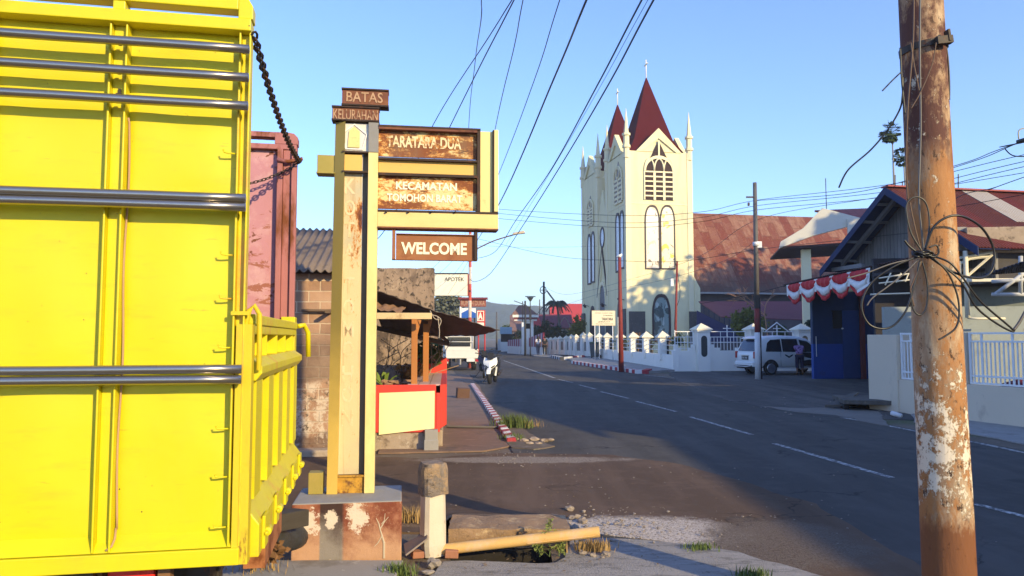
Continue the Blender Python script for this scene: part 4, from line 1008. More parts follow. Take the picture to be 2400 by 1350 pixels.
# near tower, lit front face
def cy_(px, py): return C.on_y(px, py)
def front_windows():
    a = cy_(1511,468); b = cy_(1577,372); cx = (a.x+b.x)/2; w = b.x-a.x
    ztop = cy_(1543,330).z
    g = MB(); o = [(cx-w/2,a.z),(cx-w/2,cy_(1511,398).z),(cx,ztop),(cx+w/2,cy_(1511,398).z),(cx+w/2,a.z)]
    g.prism(o, 'y', -.05, -.003); op = g.build('belfry_opening', M_bell, church, local=True)
    t = MB(); za = cy_(1543,365).z
    # tracery: round arch ring, mullions and louvre slats
    zs = cy_(1511,400).z
    arc_o = [(cx+w*.53*math.cos(math.pi*i/14), zs+(za-zs)*math.sin(math.pi*i/14)) for i in range(15)]
    arc_i = [(cx+w*.46*math.cos(math.pi*i/14), zs+(za-zs-.25)*math.sin(math.pi*i/14)) for i in range(15)]
    t.ring(arc_o, arc_i, 'y', -.12, -.051, closed=False)
    t.box((cx-.07,-.12,za),(cx+.07,-.051,ztop))
    for k in (-1,1): t.box((cx+k*w/6-.10,-.12,a.z),(cx+k*w/6+.10,-.051,zs))
    for k in range(3):
        c3 = cx+(k-1)*w/3; r_ = w/6
        for sg in (-1,1):
            pts = [(c3+sg*r_, zs)]+[(c3+sg*r_*math.cos(i*math.pi/16), zs+(za-zs)*.78*math.sin(i*math.pi/16)) for i in range(9)]
            t.tube([(x,-.085,z) for x,z in pts], .075, 5)
    nl = 6
    for i in range(nl):
        z = a.z+(zs-a.z)*(i+.9)/nl
        for k in range(3): t.box((cx-w/2+.02+k*w/3+(.1 if k else 0),-.10,z-.09),(cx-w/2+(k+1)*w/3-(.1 if k < 2 else .02),-.052,z+.03))
    for sg in (-1,1): t.box((cx+sg*w/2-.08,-.11,a.z),(cx+sg*w/2+.02,-.051,zs))
    t.build('tracery', M_churchl, op, local=True)
    for (x0,x1,pn) in ((1512,1545.5,M_st1),(1548,1581,M_st2)):
        p0, p1 = cy_(x0,631), cy_(x1,481); window('y', (p0.x+p1.x)/2, p0.z, p1.z, p1.x-p0.x, 0, .10, pn)
    p0, p1 = cy_(1529,800), cy_(1571,689); window('y', (p0.x+p1.x)/2, p0.z, p1.z, p1.x-p0.x, 0, .17, M_st3)
front_windows()
for x0,x1 in ((1474,1511),(1615,1633)):
    a, b = cy_(x0,800), cy_(x1,730); m = MB(); m.box((a.x,-.14,0),(b.x,-.052,b.z)); m.build('stone_base', M_stone, church, local=True, bevel=.02)
m = MB(); a = cy_(1627,650); m.box((W+.05,-.1,0),(W+.55,1.4,a.z-.9)); m.prism([(W+.05,a.z-.9),(W+.55,a.z-.9),(W+.05,a.z)], 'y', -.1, 1.4); m.build('buttress', M_church, church, local=True)
# facade (in shade, facing the road)
def cx_(px, py, x=0): return C.on_x(px, py, x)
def fwin(px0, px1, py0, py1, pane=M_bell, fw=.12):
    a, b = cx_(px0,py0), cx_(px1,py1); window('x', (a.y+b.y)/2, min(a.z,b.z), max(a.z,b.z), abs(a.y-b.y), 0, fw, pane)
M_pale = mat('pale_pane', (.62,.62,.66), .3, var=.1)
for (xa, xb, ya, yb) in ((1444,1453,640,496),(1454,1463,632,490),(1378,1385.5,668,546),(1387,1394,664,540)):
    fwin(xa, xb, ya, yb, M_pale, .16)
fwin(1384,1395,802,716,M_bell,.2); fwin(1449,1459,790,700,M_bell,.2)
def belf(pxa, pxb, pya, pyb):
    a, b = cx_(pxa,pya), cx_(pxb,pyb); cy = (a.y+b.y)/2; w = abs(a.y-b.y); z0, z1 = a.z, b.z
    g = MB(); zs = z0+(z1-z0)*.55
    g.prism([(cy-w/2,z0),(cy-w/2,zs),(cy,z1),(cy+w/2,zs),(cy+w/2,z0)], 'x', -.05, -.003); op = g.build('belfry_opening', mat('belfry_lit_grey', (.30,.27,.24), .8, var=.3), church, local=True)  # even grey panel behind the tracery
    t = MB()
    for k in range(3): t.box((-.12,cy-w/2+k*w/2-.1,z0),(-.051,cy-w/2+k*w/2+.1,zs))
    for i in range(6):
        z = z0+(zs-z0)*i/5
        for k in range(2): t.box((-.10,cy-w/2+k*w/2+.1,z-.1),(-.052,cy-w/2+(k+1)*w/2-.1,z+.09))
    t.tube([(-.085,cy+w/2*math.cos(q*math.pi/10),zs+(z1-zs)*.7*math.sin(q*math.pi/10)) for q in range(11)], .09, 5)
    t.tube([(-.085,cy+w/5*math.cos(q*math.pi/6),zs+(z1-zs)*.35+w/5*math.sin(q*math.pi/6)) for q in range(13)], .07, 5)
    t.build('tracery', M_churchl, op, local=True)
belf(1441,1459,480,372); belf(1378,1391,532,455)
# middle bay with its small gable, cross, portal and oval window
ctr = (D1+D2)/2; hw = (D2-D1)/2
za = cx_(1413,442).z; zsx = cx_(1413,505).z
m = MB(); m.prism([(D1+.06,0),(D1+.06,zsx),(ctr,za),(D2-.06,zsx),(D2-.06,0)], 'x', .05, .8); m.build('gable_wall', M_church, church, local=True)
m = MB(); m.cyl((.3,ctr,za-.2),(.3,ctr,za+2.0),.05,n=8); m.box((.27,ctr-.45,za+1.2),(.33,ctr+.45,za+1.3)); m.build('gable_cross', M_churchl, church, local=True)
m = MB(); a = cx_(1415,555).z; m.ring([(ctr+.62*math.cos(q*math.pi/10),a+.95*math.sin(q*math.pi/10)) for q in range(20)], [(ctr+.5*math.cos(q*math.pi/10),a+.8*math.sin(q*math.pi/10)) for q in range(20)], 'x', -.02, .0495); o = m.build('oval_window', M_wframe, church, local=True)
m = MB(); m.prism([(ctr+.5*math.cos(q*math.pi/10),a+.8*math.sin(q*math.pi/10)) for q in range(20)], 'x', .03, .0495); m.build('pane', M_pale, o, local=True)
zt_ = cx_(1414,586).z; zb_2 = cx_(1427,690).z
m = MB(); m.ring([(ctr-1.35,zb_2),(ctr,zt_),(ctr+1.35,zb_2)], [(ctr-1.1,zb_2),(ctr,zt_-1.1),(ctr+1.1,zb_2)], 'x', -.04, .0495, closed=False)
m.build('portal_gable', M_church, church, local=True)
m = MB(); m.ring([(ctr-1.5,zb_2-.1),(ctr,zt_+.25),(ctr+1.5,zb_2-.1)], [(ctr-1.38,zb_2-.1),(ctr,zt_+.03),(ctr+1.38,zb_2-.1)], 'x', -.07, .0495, closed=False); m.build('gable_edge', M_wframe, church, local=True)
zr = cx_(1418,658).z
m = MB(); m.ring(arch(ctr,0,zr,2.1), arch(ctr,-.01,zr-.35,1.6), 'x', -.06, .0495); m.build('portal_arch', M_churchl, church, local=True)
m = MB(); m.prism(arch(ctr,.0,zr-.35,1.6), 'x', .02, .0495); m.build('door', mat('church_door', (.16,.155,.165), .7, var=.2), church, local=True)
m = MB(); a = cx_(1440,760).z

for y0_, y1_, h_ in ((.1,D1*.36,a+1.2),(D1*.66,D1-.05,a+.2),(D3-1.0,D3,a+1.2)):
    m = MB(); m.box((-.16,y0_,0),(-.052,y1_,h_)); m.build('stone_base', M_stone, church, local=True, bevel=.02)
for (px,py) in ((1463,703),(1422,716),(1380,718)):
    q = cx_(px,py); m = MB(); m.cyl((0,q.y,q.z),(-.35,q.y,q.z+.1),.03,n=6); m.cyl((-.3,q.y,q.z-.12),(-.5,q.y,q.z+.16),.10,.14,10); m.build('lamp', M_wframe, church, local=True)
# nave with rusty sheet roof
def m_rustroof():
    k = NM('rusty_sheet_roof'); x = k.sep()
    s = k.n.new('ShaderNodeCombineXYZ')
    cellx = k.math('FLOOR', k.math('MULTIPLY', x[0], 1/.86))
    off = k.n.new('ShaderNodeTexWhiteNoise'); off.noise_dimensions = '1D'; k.l.new(cellx, off.inputs['W'])
    zz = k.math('FLOOR', k.math('ADD', k.math('MULTIPLY', x[2], 1/1.75), off.outputs['Value']))
    k.l.new(cellx, s.inputs[0]); k.l.new(zz, s.inputs[1])
    wn_ = k.n.new('ShaderNodeTexWhiteNoise'); wn_.noise_dimensions = '2D'; k.l.new(s.outputs[0], wn_.inputs['Vector'])
    v = wn_.outputs['Value']
    c = k.mix(k.ramp(v, .3, .7), (.155,.040,.026,1), (.27,.140,.095,1))
    c = k.mix(k.math('MULTIPLY', k.ramp(k.noise(1.1, 8, .7, (2.5,1,.7)), .44, .60), .8), c, (.17,.045,.030,1))
    c = k.mix(k.math('MULTIPLY', k.ramp(k.noise(2.2, 8, .7, (3,1,.5)), .54, .68), .7), c, (.30,.165,.115,1))
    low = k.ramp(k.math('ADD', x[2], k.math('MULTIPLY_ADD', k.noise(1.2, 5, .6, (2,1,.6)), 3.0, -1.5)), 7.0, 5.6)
    c = k.mix(k.math('MULTIPLY', low, .8), c, (.085,.065,.055,1))  # shade line above the eaves painted into the sheets as a darker band
    fx = k.math('FRACT', k.math('MULTIPLY', x[0], 1/.86)); seam = k.math('LESS_THAN', fx, .045)
    fz = k.math('FRACT', k.math('ADD', k.math('MULTIPLY', x[2], 1/1.75), off.outputs['Value'])); sz = k.math('LESS_THAN', fz, .04)
    c = k.mix(k.math('MULTIPLY', k.math('MAXIMUM', seam, sz), .55), c, (.09,.03,.025,1))
    w_ = k.math('SINE', k.math('MULTIPLY', x[0], 55))
    k.bump(k.math('ADD', w_, k.math('MULTIPLY', fz, -1.0)), .4, .03)
    return k.out(c, .8, 0, .25)
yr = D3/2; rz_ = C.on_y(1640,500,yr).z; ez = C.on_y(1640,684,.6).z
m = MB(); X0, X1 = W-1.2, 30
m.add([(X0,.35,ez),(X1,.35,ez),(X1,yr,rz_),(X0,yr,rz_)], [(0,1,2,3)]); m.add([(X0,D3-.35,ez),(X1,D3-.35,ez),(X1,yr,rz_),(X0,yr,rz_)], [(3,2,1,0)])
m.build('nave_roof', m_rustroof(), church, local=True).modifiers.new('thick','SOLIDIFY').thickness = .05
m = MB(); m.box((W+.001,1.2,0),(X1-.4,D3-1.2,ez-.1)); m.prism([(1.2,ez-.1),(D3-1.2,ez-.1),(yr,rz_-.5)], 'x', X1-.6, X1-.4); m.build('nave_wall', mat('nave_wall_dark', (.10,.09,.10), .9, var=.2), church, local=True)
m = MB(); m.box((W+.002,.30,ez-.16),(X1,.42,ez-.02)); m.build('gutter', mat('grey_gutter', (.35,.34,.33), .6), church, local=True)
# maroon awning and blue tarp along the nave
AW = Frame(0,0,0)
a = [P(1640,702,55),P(1890,722,53),P(1892,772,49),P(1738,762,50),P(1700,744,52)]
m = MB(); m.slab([P(1637,708,57.2),P(1900,708,57.2),P(1900,752,51.5),P(1690,744,51.5)], .06)
tag(m.build('maroon_awning', mat('maroon_sheet', (.15,.035,.05), .6, var=.15, bump=.2), origin=P(1760,800,54)), 'long maroon sheet awning along the side of the nave', 'awning')
m = MB(); m.slab([P(1634,728,56),P(1728,775,52),P(1728,800,52),P(1634,800,56)], .04)
for t in range(7):
    q = P(1650+t*12,735+t*6,55.8-t*.55); m.cyl(q, q+Vector((0,0,.5)), .025, n=5)
tag(m.build('blue_tarp', mat('navy_tarp', (.018,.020,.085), .7, var=.2, bump=.6, bs=6, bd=.05), origin=P(1680,800,54)), 'dark blue tarp wall hanging under the maroon awning', 'tarp')
for px in (1745,1815,1880):
    m = MB(); q = P(px, 752, 51.8); m.cyl((q.x,q.y,0),(q.x,q.y,q.z),.06,n=8); tag(m.build('awning_post', M_iron, origin=(q.x,q.y,0)), {1745:'thin awning post behind the yellow-green tree',1815:'thin awning post right of the grey utility pole',1880:'thin awning post beside the white portico column'}[px], 'post')
# ================================================================ white fences
M_fence = mat('fence_white', (.84,.81,.74), .8, var=.06, vs=1.2, layers=(((.66,.63,.57),2.2,.60,.78,(1,1,.4)),), bump=.2)
M_fcap = mat('fence_cap', (.76,.70,.55), .8, var=.06, bump=.15)
M_rail = mat('white_rail', (.78,.78,.78), .5, var=.05, bump=0)
M_niche = mat('dark_niche', (.045,.05,.05), .7, var=.3)
A = G(1583,871); FF = Frame(A.x, A.y, 11)
fence = thing('church_fence', 'white church wall and fence facing the yard with niched pillars and stepped railings', 'fence', tuple(FF.o), FF.a)
z815 = FF.on_y(1610,813).z; zlow = FF.on_y(1610,822).z; zr = FF.on_y(1700,784).z
pil = [FF.on_y(px,800).x for px in (1645,1768,1880)]; xend = FF.on_y(1960,800).x
hwp = .34
segs = [(0,pil[0]-hwp),(pil[0]+hwp,pil[1]-hwp),(pil[1]+hwp,pil[2]-hwp),(pil[2]+hwp,xend)]
m = MB()
m.box((-.1,0,-.05),(xend,.22,zlow))
for a, b in segs:
    L = b-a; s1, s2 = min(.30,L*.15), min(.6,L*.3)
    m.box((a,.001,zlow),(a+s1,.219,zlow+.30)); m.box((b-s1,.001,zlow),(b,.219,zlow+.30)); m.box((a+s1,.001,zlow),(a+s2,.219,zlow+.14)); m.box((b-s2,.001,zlow),(b-s1,.219,zlow+.14))
m.build('wall', M_fence, fence, local=True, bevel=.008)
def pillar(fr_, par, x, y, w, h, cap=.34, niche=True, mm=M_fence, faces=('y',)):
    p = MB(); p.box((x-w,y-w*.8,-.05),(x+w,y+w*1.2,h)); p.box((x-w-.05,y-w*.8-.05,h),(x+w+.05,y+w*1.2+.05,h+.09))
    po = p.build('pillar', mm, par, local=True, bevel=.01)
    c = MB(); zc = h+.0905; e = w+.10; cy = y+w*.2
    c.add([(x-e,cy-e,zc),(x+e,cy-e,zc),(x+e,cy+e,zc),(x-e,cy+e,zc),(x-e,cy-e,zc+.05),(x+e,cy-e,zc+.05),(x+e,cy+e,zc+.05),(x-e,cy+e,zc+.05),(x,cy,zc+cap)],
        [(0,3,2,1),(0,1,5,4),(1,2,6,5),(2,3,7,6),(3,0,4,7),(4,5,8),(5,6,8),(6,7,8),(7,4,8)])
    c.build('cap', M_fcap, po, local=True)
    if niche:
        n_ = MB(); nn = [(x+w*.5*math.cos(q), h-.34+.16*math.sin(q)) for q in [i*math.pi/8 for i in range(9)]]+[(x+w*.5*math.cos(q), .86+.16*math.sin(q)) for q in [math.pi+i*math.pi/8 for i in range(9)]]
        n_.prism(nn, 'y', y-w*.8-.006, y-w*.8+.05); n_.build('niche', M_niche, po, local=True)
    return po
hp = FF.on_y(1645,778).z
for x in pil: pillar(FF, fence, x, 0, hwp*.92, hp)
for i, (a, b) in enumerate(segs):
    r = MB(); L = b-a; y = .11
    for z in (zlow+.40, zr-.12, zr+.14): r.box((a+.02,y-.02,z-.018),(b-.02,y+.02,z+.018))
    nb = max(3, int(L/.16))
    for k in range(1, nb):
        x = a+L*k/nb; r.box((x-.011,y-.012,zlow+.02),(x+.011,y+.012,zr-.10 if k % 4 else zr+.14))
    r.box((a+.02,y-.02,zlow+.2),(a+.06,y+.02,zr+.2)); r.box((b-.06,y-.02,zlow+.2),(b-.02,y+.02,zr+.2))
    mid = (a+b)/2
    if i in (1,2):
        r.box((mid-.02,y-.018,zr-.1),(mid+.02,y+.018,zr+.46)); r.box((mid-.2,y-.018,zr+.28),(mid+.2,y+.018,zr+.32))
        if i == 2:
            for sg in (-1,1): r.tube([(mid+sg*.62,y,zr+.16),(mid,y,zr+.60)], .03, 5)
    if i == 0: r.box((a,y-.02,zlow+.1),(b,y+.02,zlow+.13))
    r.build('railing', M_rail, fence, local=True)
# the same wall along the road, pillars with black gate bars between them
B = G(1402,841); ang = math.degrees(math.atan2(B.y-A.y, B.x-A.x)); FL = Frame(A.x, A.y, ang)
fence2 = thing('church_fence', 'white church fence along the road with cream capped pillars and potted plants between', 'fence', tuple(FL.o), FL.a)
LB = (B-A).length
m = MB(); zw = .78
m.box((.0,-.20,-.05),(LB,.0,zw)); m.build('wall', M_fence, fence2, local=True, bevel=.01)
pxs = (1553,1515,1484,1453,1423,1404)
def on_fl(px): return FL.on_y(px,800,-.1).x
for px in (1568,)+pxs:
    x = on_fl(px); p = MB(); w_ = .21
    if px == 1568: continue
    p.box((x-w_,-.30,zw-.3),(x+w_,.10,1.62)); po = p.build('pillar', M_fence, fence2, local=True, bevel=.01)
    c = MB(); e = w_+.12; zc = 1.6205
    c.add([(x-e,-.1-e,zc),(x+e,-.1-e,zc),(x+e,-.1+e,zc),(x-e,-.1+e,zc),(x-e,-.1-e,zc+.05),(x+e,-.1-e,zc+.05),(x+e,-.1+e,zc+.05),(x-e,-.1+e,zc+.05),(x,-.1,zc+.36)],
        [(0,3,2,1),(0,1,5,4),(1,2,6,5),(2,3,7,6),(3,0,4,7),(4,5,8),(5,6,8),(6,7,8),(7,4,8)]); c.build('cap', M_fcap, po, local=True)
xsf = sorted([0.3]+[on_fl(p_) for p_ in pxs])
for a, b in zip(xsf, xsf[1:]):
    r = MB(); 
    for z in (1.0,1.25,1.5): r.box((a+.22,-.11,z-.015),(b-.22,-.08,z+.015))
    r.build('railing', M_rail, fence2, local=True)
    r = MB(); r.box((b-.30,-.34,.45),(b-.22,-.25,1.55)); r.build('gate_bar', M_black, fence2, local=True)
# far fence of white pillars beyond the gate
Cc, Dd = G(1397,838), G(1284,831); angd = math.degrees(math.atan2(Dd.y-Cc.y, Dd.x-Cc.x)); FD = Frame(Cc.x, Cc.y, angd)
fence3 = thing('pillar_fence', 'row of white pointed pillars with grey screens beyond the wheelie bin', 'fence', tuple(FD.o), FD.a)
LD = (Dd-Cc).length
m = MB(); m.box((0,.0,.08),(LD,.12,.50)); m.build('wall', M_fence, fence3, local=True)
for px, hh in ((1383,1.75),(1369,1.75),(1352,1.6),(1341,1.6),(1329,1.5),(1314,1.45),(1303,1.4),(1292,1.35),(1283,1.3)):
    x = FD.on_y(px,815).x; w_ = .21
    p = MB(); p.box((x-w_,-.15,.08),(x+w_,.27,hh)); po = p.build('pillar', M_fence, fence3, local=True)
    c = MB(); e = w_+.07; c.add([(x-e,.06-e,hh),(x+e,.06-e,hh),(x+e,.06+e,hh),(x-e,.06+e,hh),(x,.06,hh+.32)], [(0,3,2,1),(0,1,4),(1,2,4),(2,3,4),(3,0,4)]); c.build('cap', M_fcap, po, local=True)
m = MB(); m.box((.4,.04,.5),(LD,.07,1.25)); m.build('screen', mat('grey_screen', (.22,.21,.20), .8, var=.35, vs=6), fence3, local=True)
q = FD.on_y(1383,815).x
m = MB(); m.prism([(q-.10,.55),(q-.10,1.3),(q,1.45),(q+.10,1.3),(q+.10,.55)], 'y', -.165, -.151); m.build('niche', M_niche, fence3, local=True)
# plants between the pillars
M_plant = mat('garden_leaf', (.075,.095,.030), .75, var=.5, vs=6)
M_planto = mat('garden_leaf_dry', (.24,.13,.05), .8, var=.5, vs=6)
for i, px in enumerate((1562,1533,1500,1468,1437)):
    x = on_fl(px); q = FL.w(x,-.25,zw); rg = random.Random(i)
    pt_ = thing('potted_plant', ['bushy potted plant at the fence corner by the thin red pole','drying potted plant with orange leaves right of the dark planter','dark green potted plant between the second and third road fence pillars','orange-brown potted plant right behind the red pole','slim potted plant behind the white church notice board'][i], 'potted plant', tuple(FL.w(x,-.62,.1)))
    m = MB(); c = FL.w(x,-.62,.1); m.lathe([(.16,.03),(.2,.05),(.26,.75),(.29,.78),(.27,.82),(.2,.8)], 14, Matrix.Translation(c)); m.build('pot', mat('clay_pot', (.30,.15,.08) if i % 2 else (.10,.09,.08), .8, var=.2), pt_)
    m = MB(); m.tube([c+Vector((0,0,.75)),c+Vector((.03,.02,1.2)),c+Vector((0,.03,1.6))], .02, 6)
    m.build('stem', M_wood, pt_)
    m = MB(); m.leaves(c+Vector((0,0,1.38)), (.30,.30,.42), 420, .12, rg, 10); m.build('leaves', M_planto if i in (1,3) else M_plant, pt_)
# grey wheelie bin at the fence end
q = G(1393,842); q.y -= .5
bn = thing('wheelie_bin', 'dark grey wheelie bin at the end of the road fence', 'bin', (q.x,q.y,.10), R(-20))
m = MB(); m.hexa([(-.26,-.3,.1),(.26,-.3,.1),(.26,.3,.1),(-.26,.3,.1),(-.33,-.38,1.1),(.33,-.38,1.1),(.33,.38,1.1),(-.33,.38,1.1)]); m.build('body', mat('bin_grey', (.07,.08,.085), .6, var=.15), bn, local=True, bevel=.03)
m = MB(); m.hexa([(-.36,-.42,1.102),(.36,-.42,1.102),(.36,.42,1.102),(-.36,.42,1.102),(-.32,-.36,1.18),(.32,-.36,1.18),(.32,.38,1.2),(-.32,.38,1.2)]); m.build('lid', mat('bin_lid_green', (.05,.09,.05), .5), bn, local=True, bevel=.02)
for sx in (-1,1):
    m = MB(); m.cyl((sx*.30,.33,.12),(sx*.36,.33,.12),.12,n=14); m.build('wheel', M_black, bn, local=True)
# notice board of the church
q = P(1419,800,50); nb = thing('notice_board', 'white church notice board with black lettering on two thin posts', 'notice board', (q.x,50,0), R(10))
NF = Frame(q.x, 50, 10)
a, b = NF.on_y(1388,762), NF.on_y(1441,729)
m = MB(); m.box((a.x,-.02,a.z),(b.x,.04,b.z)); m.build('panel', mat('notice_white', (.72,.64,.48), .7, var=.06), nb, local=True)
m = MB(); m.ring([(a.x-.03,a.z-.03),(b.x+.03,a.z-.03),(b.x+.03,b.z+.03),(a.x-.03,b.z+.03)], [(a.x,a.z),(b.x,a.z),(b.x,b.z),(a.x,b.z)], 'y', -.035, .05); m.build('border', mat('notice_border', (.50,.42,.32), .6), nb, local=True)
M_ink = mat('black_ink', (.04,.03,.035), .8, var=.1)
def nl(body, x0, y0, x1, y1, bold=.0):
    c, d = NF.on_y(x0,y0,-.022), NF.on_y(x1,y1,-.022); t = MB(); t.text(body, d.x-c.x, c.z-d.z, .006, Matrix.Translation(((c.x+d.x)/2,-.0205,(c.z+d.z)/2)) @ Matrix.Rotation(R(90),4,'X'), bold); t.build('lettering', M_ink, nb, local=True)
nl('GEREJA MASEHI INJILI', 1394, 732.5, 1437, 735.5); nl('DI MINAHASA', 1414, 738, 1436, 741)
nl('TARATARA', 1410, 744.5, 1437, 751, .03); nl('JEMAAT', 1402, 753, 1430, 756.5, .01); nl('WILAYAH TOMOHON', 1396, 758, 1437, 760.5)
for px in (1394,1404.5,1436):
    c = NF.on_y(px,765); m = MB(); m.cyl((c.x,.0,0),(c.x,.0,a.z-.031),.03,n=6); m.build('post', M_rail, nb, local=True)
# red post, slim red post, grey pole
def simple_pole(px, pyb, pyt, Y, r0, r1, bands, name, label, cat, lean=0):
    b = P(px, pyb, Y); b.z = 0; t = P(px+lean, pyt, Y); h = t.z
    po = thing(name, label, cat, (b.x,Y,0)); off = Vector((t.x-b.x, 0, h))
    for i, (u0, u1, mm) in enumerate(bands):
        m = MB(); m.cyl(off*u0, off*u1, r0+(r1-r0)*u0, r0+(r1-r0)*u1, 16); m.build('shaft' if i == len(bands)-1 else 'base_band', mm, po, local=True)
    return po, off
M_redpole = mat('red_pole_paint', (.22,.035,.030), .7, var=.25, vs=4, layers=(((.12,.05,.04),5,.56,.7),))
M_grpole = mat('grey_pole', (.115,.105,.10), .7, .1, var=.2, vs=2, layers=(((.08,.04,.03),3,.56,.7),))
M_wpole = mat('white_pole_paint', (.66,.65,.66), .7, var=.1)
ro, off = simple_pole(1456, 871, 603, 35.6, .13, .075, [(0,1,M_redpole)], 'red_pole', 'dark red steel pole standing behind the striped church corner kerb', 'pole', -4)
m = MB(); m.cyl(off, off+Vector((0,0,.12)), .09, n=10); m.cyl(off+Vector((-.14,0,.02)), off+Vector((.12,0,.14)), .05, n=8); m.build('insulator', M_rail, ro, local=True)
m = MB(); m.box((-.16,-.12,.9),(-.135,-.09,2.6)); m.build('conduit', M_wpole, ro, local=True)
so_, off = simple_pole(1580, 800, 612, 38.5, .075, .05, [(0,1,M_redpole)], 'slim_red_pole', 'thin red-brown pole with a meter box before the church tower', 'pole', 7)
q = P(1579,662,38.4); m = MB(); m.box((-.16,-.12,q.z-.2),(.0,-.03,q.z+.2)); m.build('meter_box', M_rail, so_, local=True, bevel=.02)
m = MB(); m.tube(smooth([(.1,-.03,off.z),(.25,-.03,off.z-.8),(.32,-.03,off.z-1.8),(.05,-.03,off.z-2.6)],8), .014, 5); m.build('drop_cable', M_cable, so_, local=True)
gp, off = simple_pole(1777, 889, 428, 29.4, .118, .075, [(0,.235,M_wpole),(.235,.355,M_redpole),(.355,1,M_grpole)], 'grey_utility_pole', 'slim dark grey utility pole with red and white painted foot in the yard', 'utility pole', -8)
m = MB(); z = P(1773,462,29.4).z
m.box((-.32,-.03,z-.03),(.02,.03,z+.03)); m.box((-.26,-.05,z-.35),(-.20,.05,z-.22)); m.build('bracket', M_iron, gp, local=True)
z = P(1773,572,29.4).z; m = MB(); m.cyl((off.x*z/off.z,0,z-.08),(off.x*z/off.z,0,z+.08),.125,n=12); m.box((.05,-.08,z-.15),(.24,.02,z+.1)); m.build('clamp', M_wpole, gp, local=True)
m = MB(); m.tube([(.11,-.06,0),(.105,-.06,3.2)], .03, 6); m.build('conduit', M_iron, gp, local=True)
# cream fence with white rails at the right, low wall by the road
R0, R1 = Vector((8.5,16.5,0)), Vector((9.42,13.5,0)); angr = math.degrees(math.atan2(R1.y-R0.y, R1.x-R0.x)); FR = Frame(R0.x, R0.y, angr)
yf = thing('yard_fence', 'cream low wall with white vertical bar railings beside the near pole', 'fence', tuple(FR.o), FR.a)
M_cwall = mat('cream_wall', (.66,.56,.43), .85, var=.08, vs=1.2, layers=(((.38,.31,.25),2.5,.60,.78,(1,1,.4)),), bump=.2)
LR = 7.5; zwt = FR.on_y(2330,905).z; zrt = FR.on_y(2330,781).z
m = MB(); m.box((0,0,-.1),(LR,.15,zwt)); m.build('wall', M_cwall, yf, local=True, bevel=.008)
xg = FR.on_y(2222,850).x
def rpanel(x0, x1):
    r = MB(); y = .06
    for z in (zwt+.03, zwt+.17, zrt-.16, zrt): r.box((x0,y-.02,z-.018),(x1,y+.02,z+.018))
    for x in (x0+.02, x1-.02): r.box((x-.02,y-.021,zwt+.02),(x+.02,y+.021,zrt+.02))
    nb = max(2,int((x1-x0)/.088))
    for k in range(1, nb):
        x = x0+(x1-x0)*k/nb; big = k % 7 == 3
        r.box((x-(.02 if big else .010),y-.012,zwt+.04),(x+(.02 if big else .010),y+.012,zrt if big else zrt-.15))
    r.build('railing', M_rail, yf, local=True)
rpanel(FR.on_y(2108,850).x, FR.on_y(2196,850).x); rpanel(FR.on_y(2268,850).x, FR.on_y(2268,850).x+1.75); rpanel(FR.on_y(2268,850).x+1.95, LR-.2)
m = MB(); m.box((FR.on_y(2200,850).x,-.02,zwt),(FR.on_y(2262,850).x,.17,zrt+.02)); m.build('pillar', M_cwall, yf, local=True, bevel=.01)
m = MB(); a = FR.on_y(2072,850,.1).x; m.box((a-.35,-.03,-.35),(FR.on_y(2104,850).x-.0,.45,zrt-.02)); m.build('pillar', M_cwall, yf, local=True, bevel=.01)
m = MB(); q = P(2090,968,15.6); q2 = P(2112,975,15.4); m.cyl(q, q2, .05, n=12); m.cyl(q+Vector((.0,-.01,0)), q2, .04, n=12)
tag(m.build('pipe_stub', M_wpole, origin=q), 'short white drain pipe stub at the cream pillar foot', 'pipe')
# drain culvert at the yard's edge: slab on two side walls over a dark trench
CF = Frame(G(1990,962).x, G(1990,962).y, -14)
M_cul = mat('dark_old_concrete', (.10,.09,.08), .95, var=.35, layers=(((.18,.15,.12),4,.55,.7),), bump=.8)
cv = thing('culvert', 'broken dark concrete culvert slab over the trench by the cream pillar', 'culvert', tuple(CF.o), CF.a)
m = MB(); m.grid(lambda u,v: Vector((-.1+1.25*u+.04*mnoise.noise(Vector((v*5,1,u))), -.05+1.6*v+.05*mnoise.noise(Vector((u*6,0,v))), .235+.02*mnoise.noise(Vector((u*4,v*4,2))))), 14, 14, False)
so2 = m.build('slab', M_cul, cv, local=True); so2.modifiers.new('t','SOLIDIFY').thickness = .09
m = MB(); m.box((-.08,.1,0),(.02,1.5,.14)); m.box((1.05,.1,0),(1.15,1.5,.14)); m.box((.021,1.0,.0),(1.049,1.5,.135)); m.build('side_walls', M_dark, cv, local=True)
m = MB(); m.slab([CF.w(-.45,.35,.03),CF.w(.25,1.35,.23),CF.w(.5,1.5,.27),CF.w(-.05,.30,.06)], .05); tag(m.build('broken_slab', M_cul, origin=CF.w(-.2,.6,0)), 'tilted broken concrete slab leaning on the culvert', 'concrete slab')
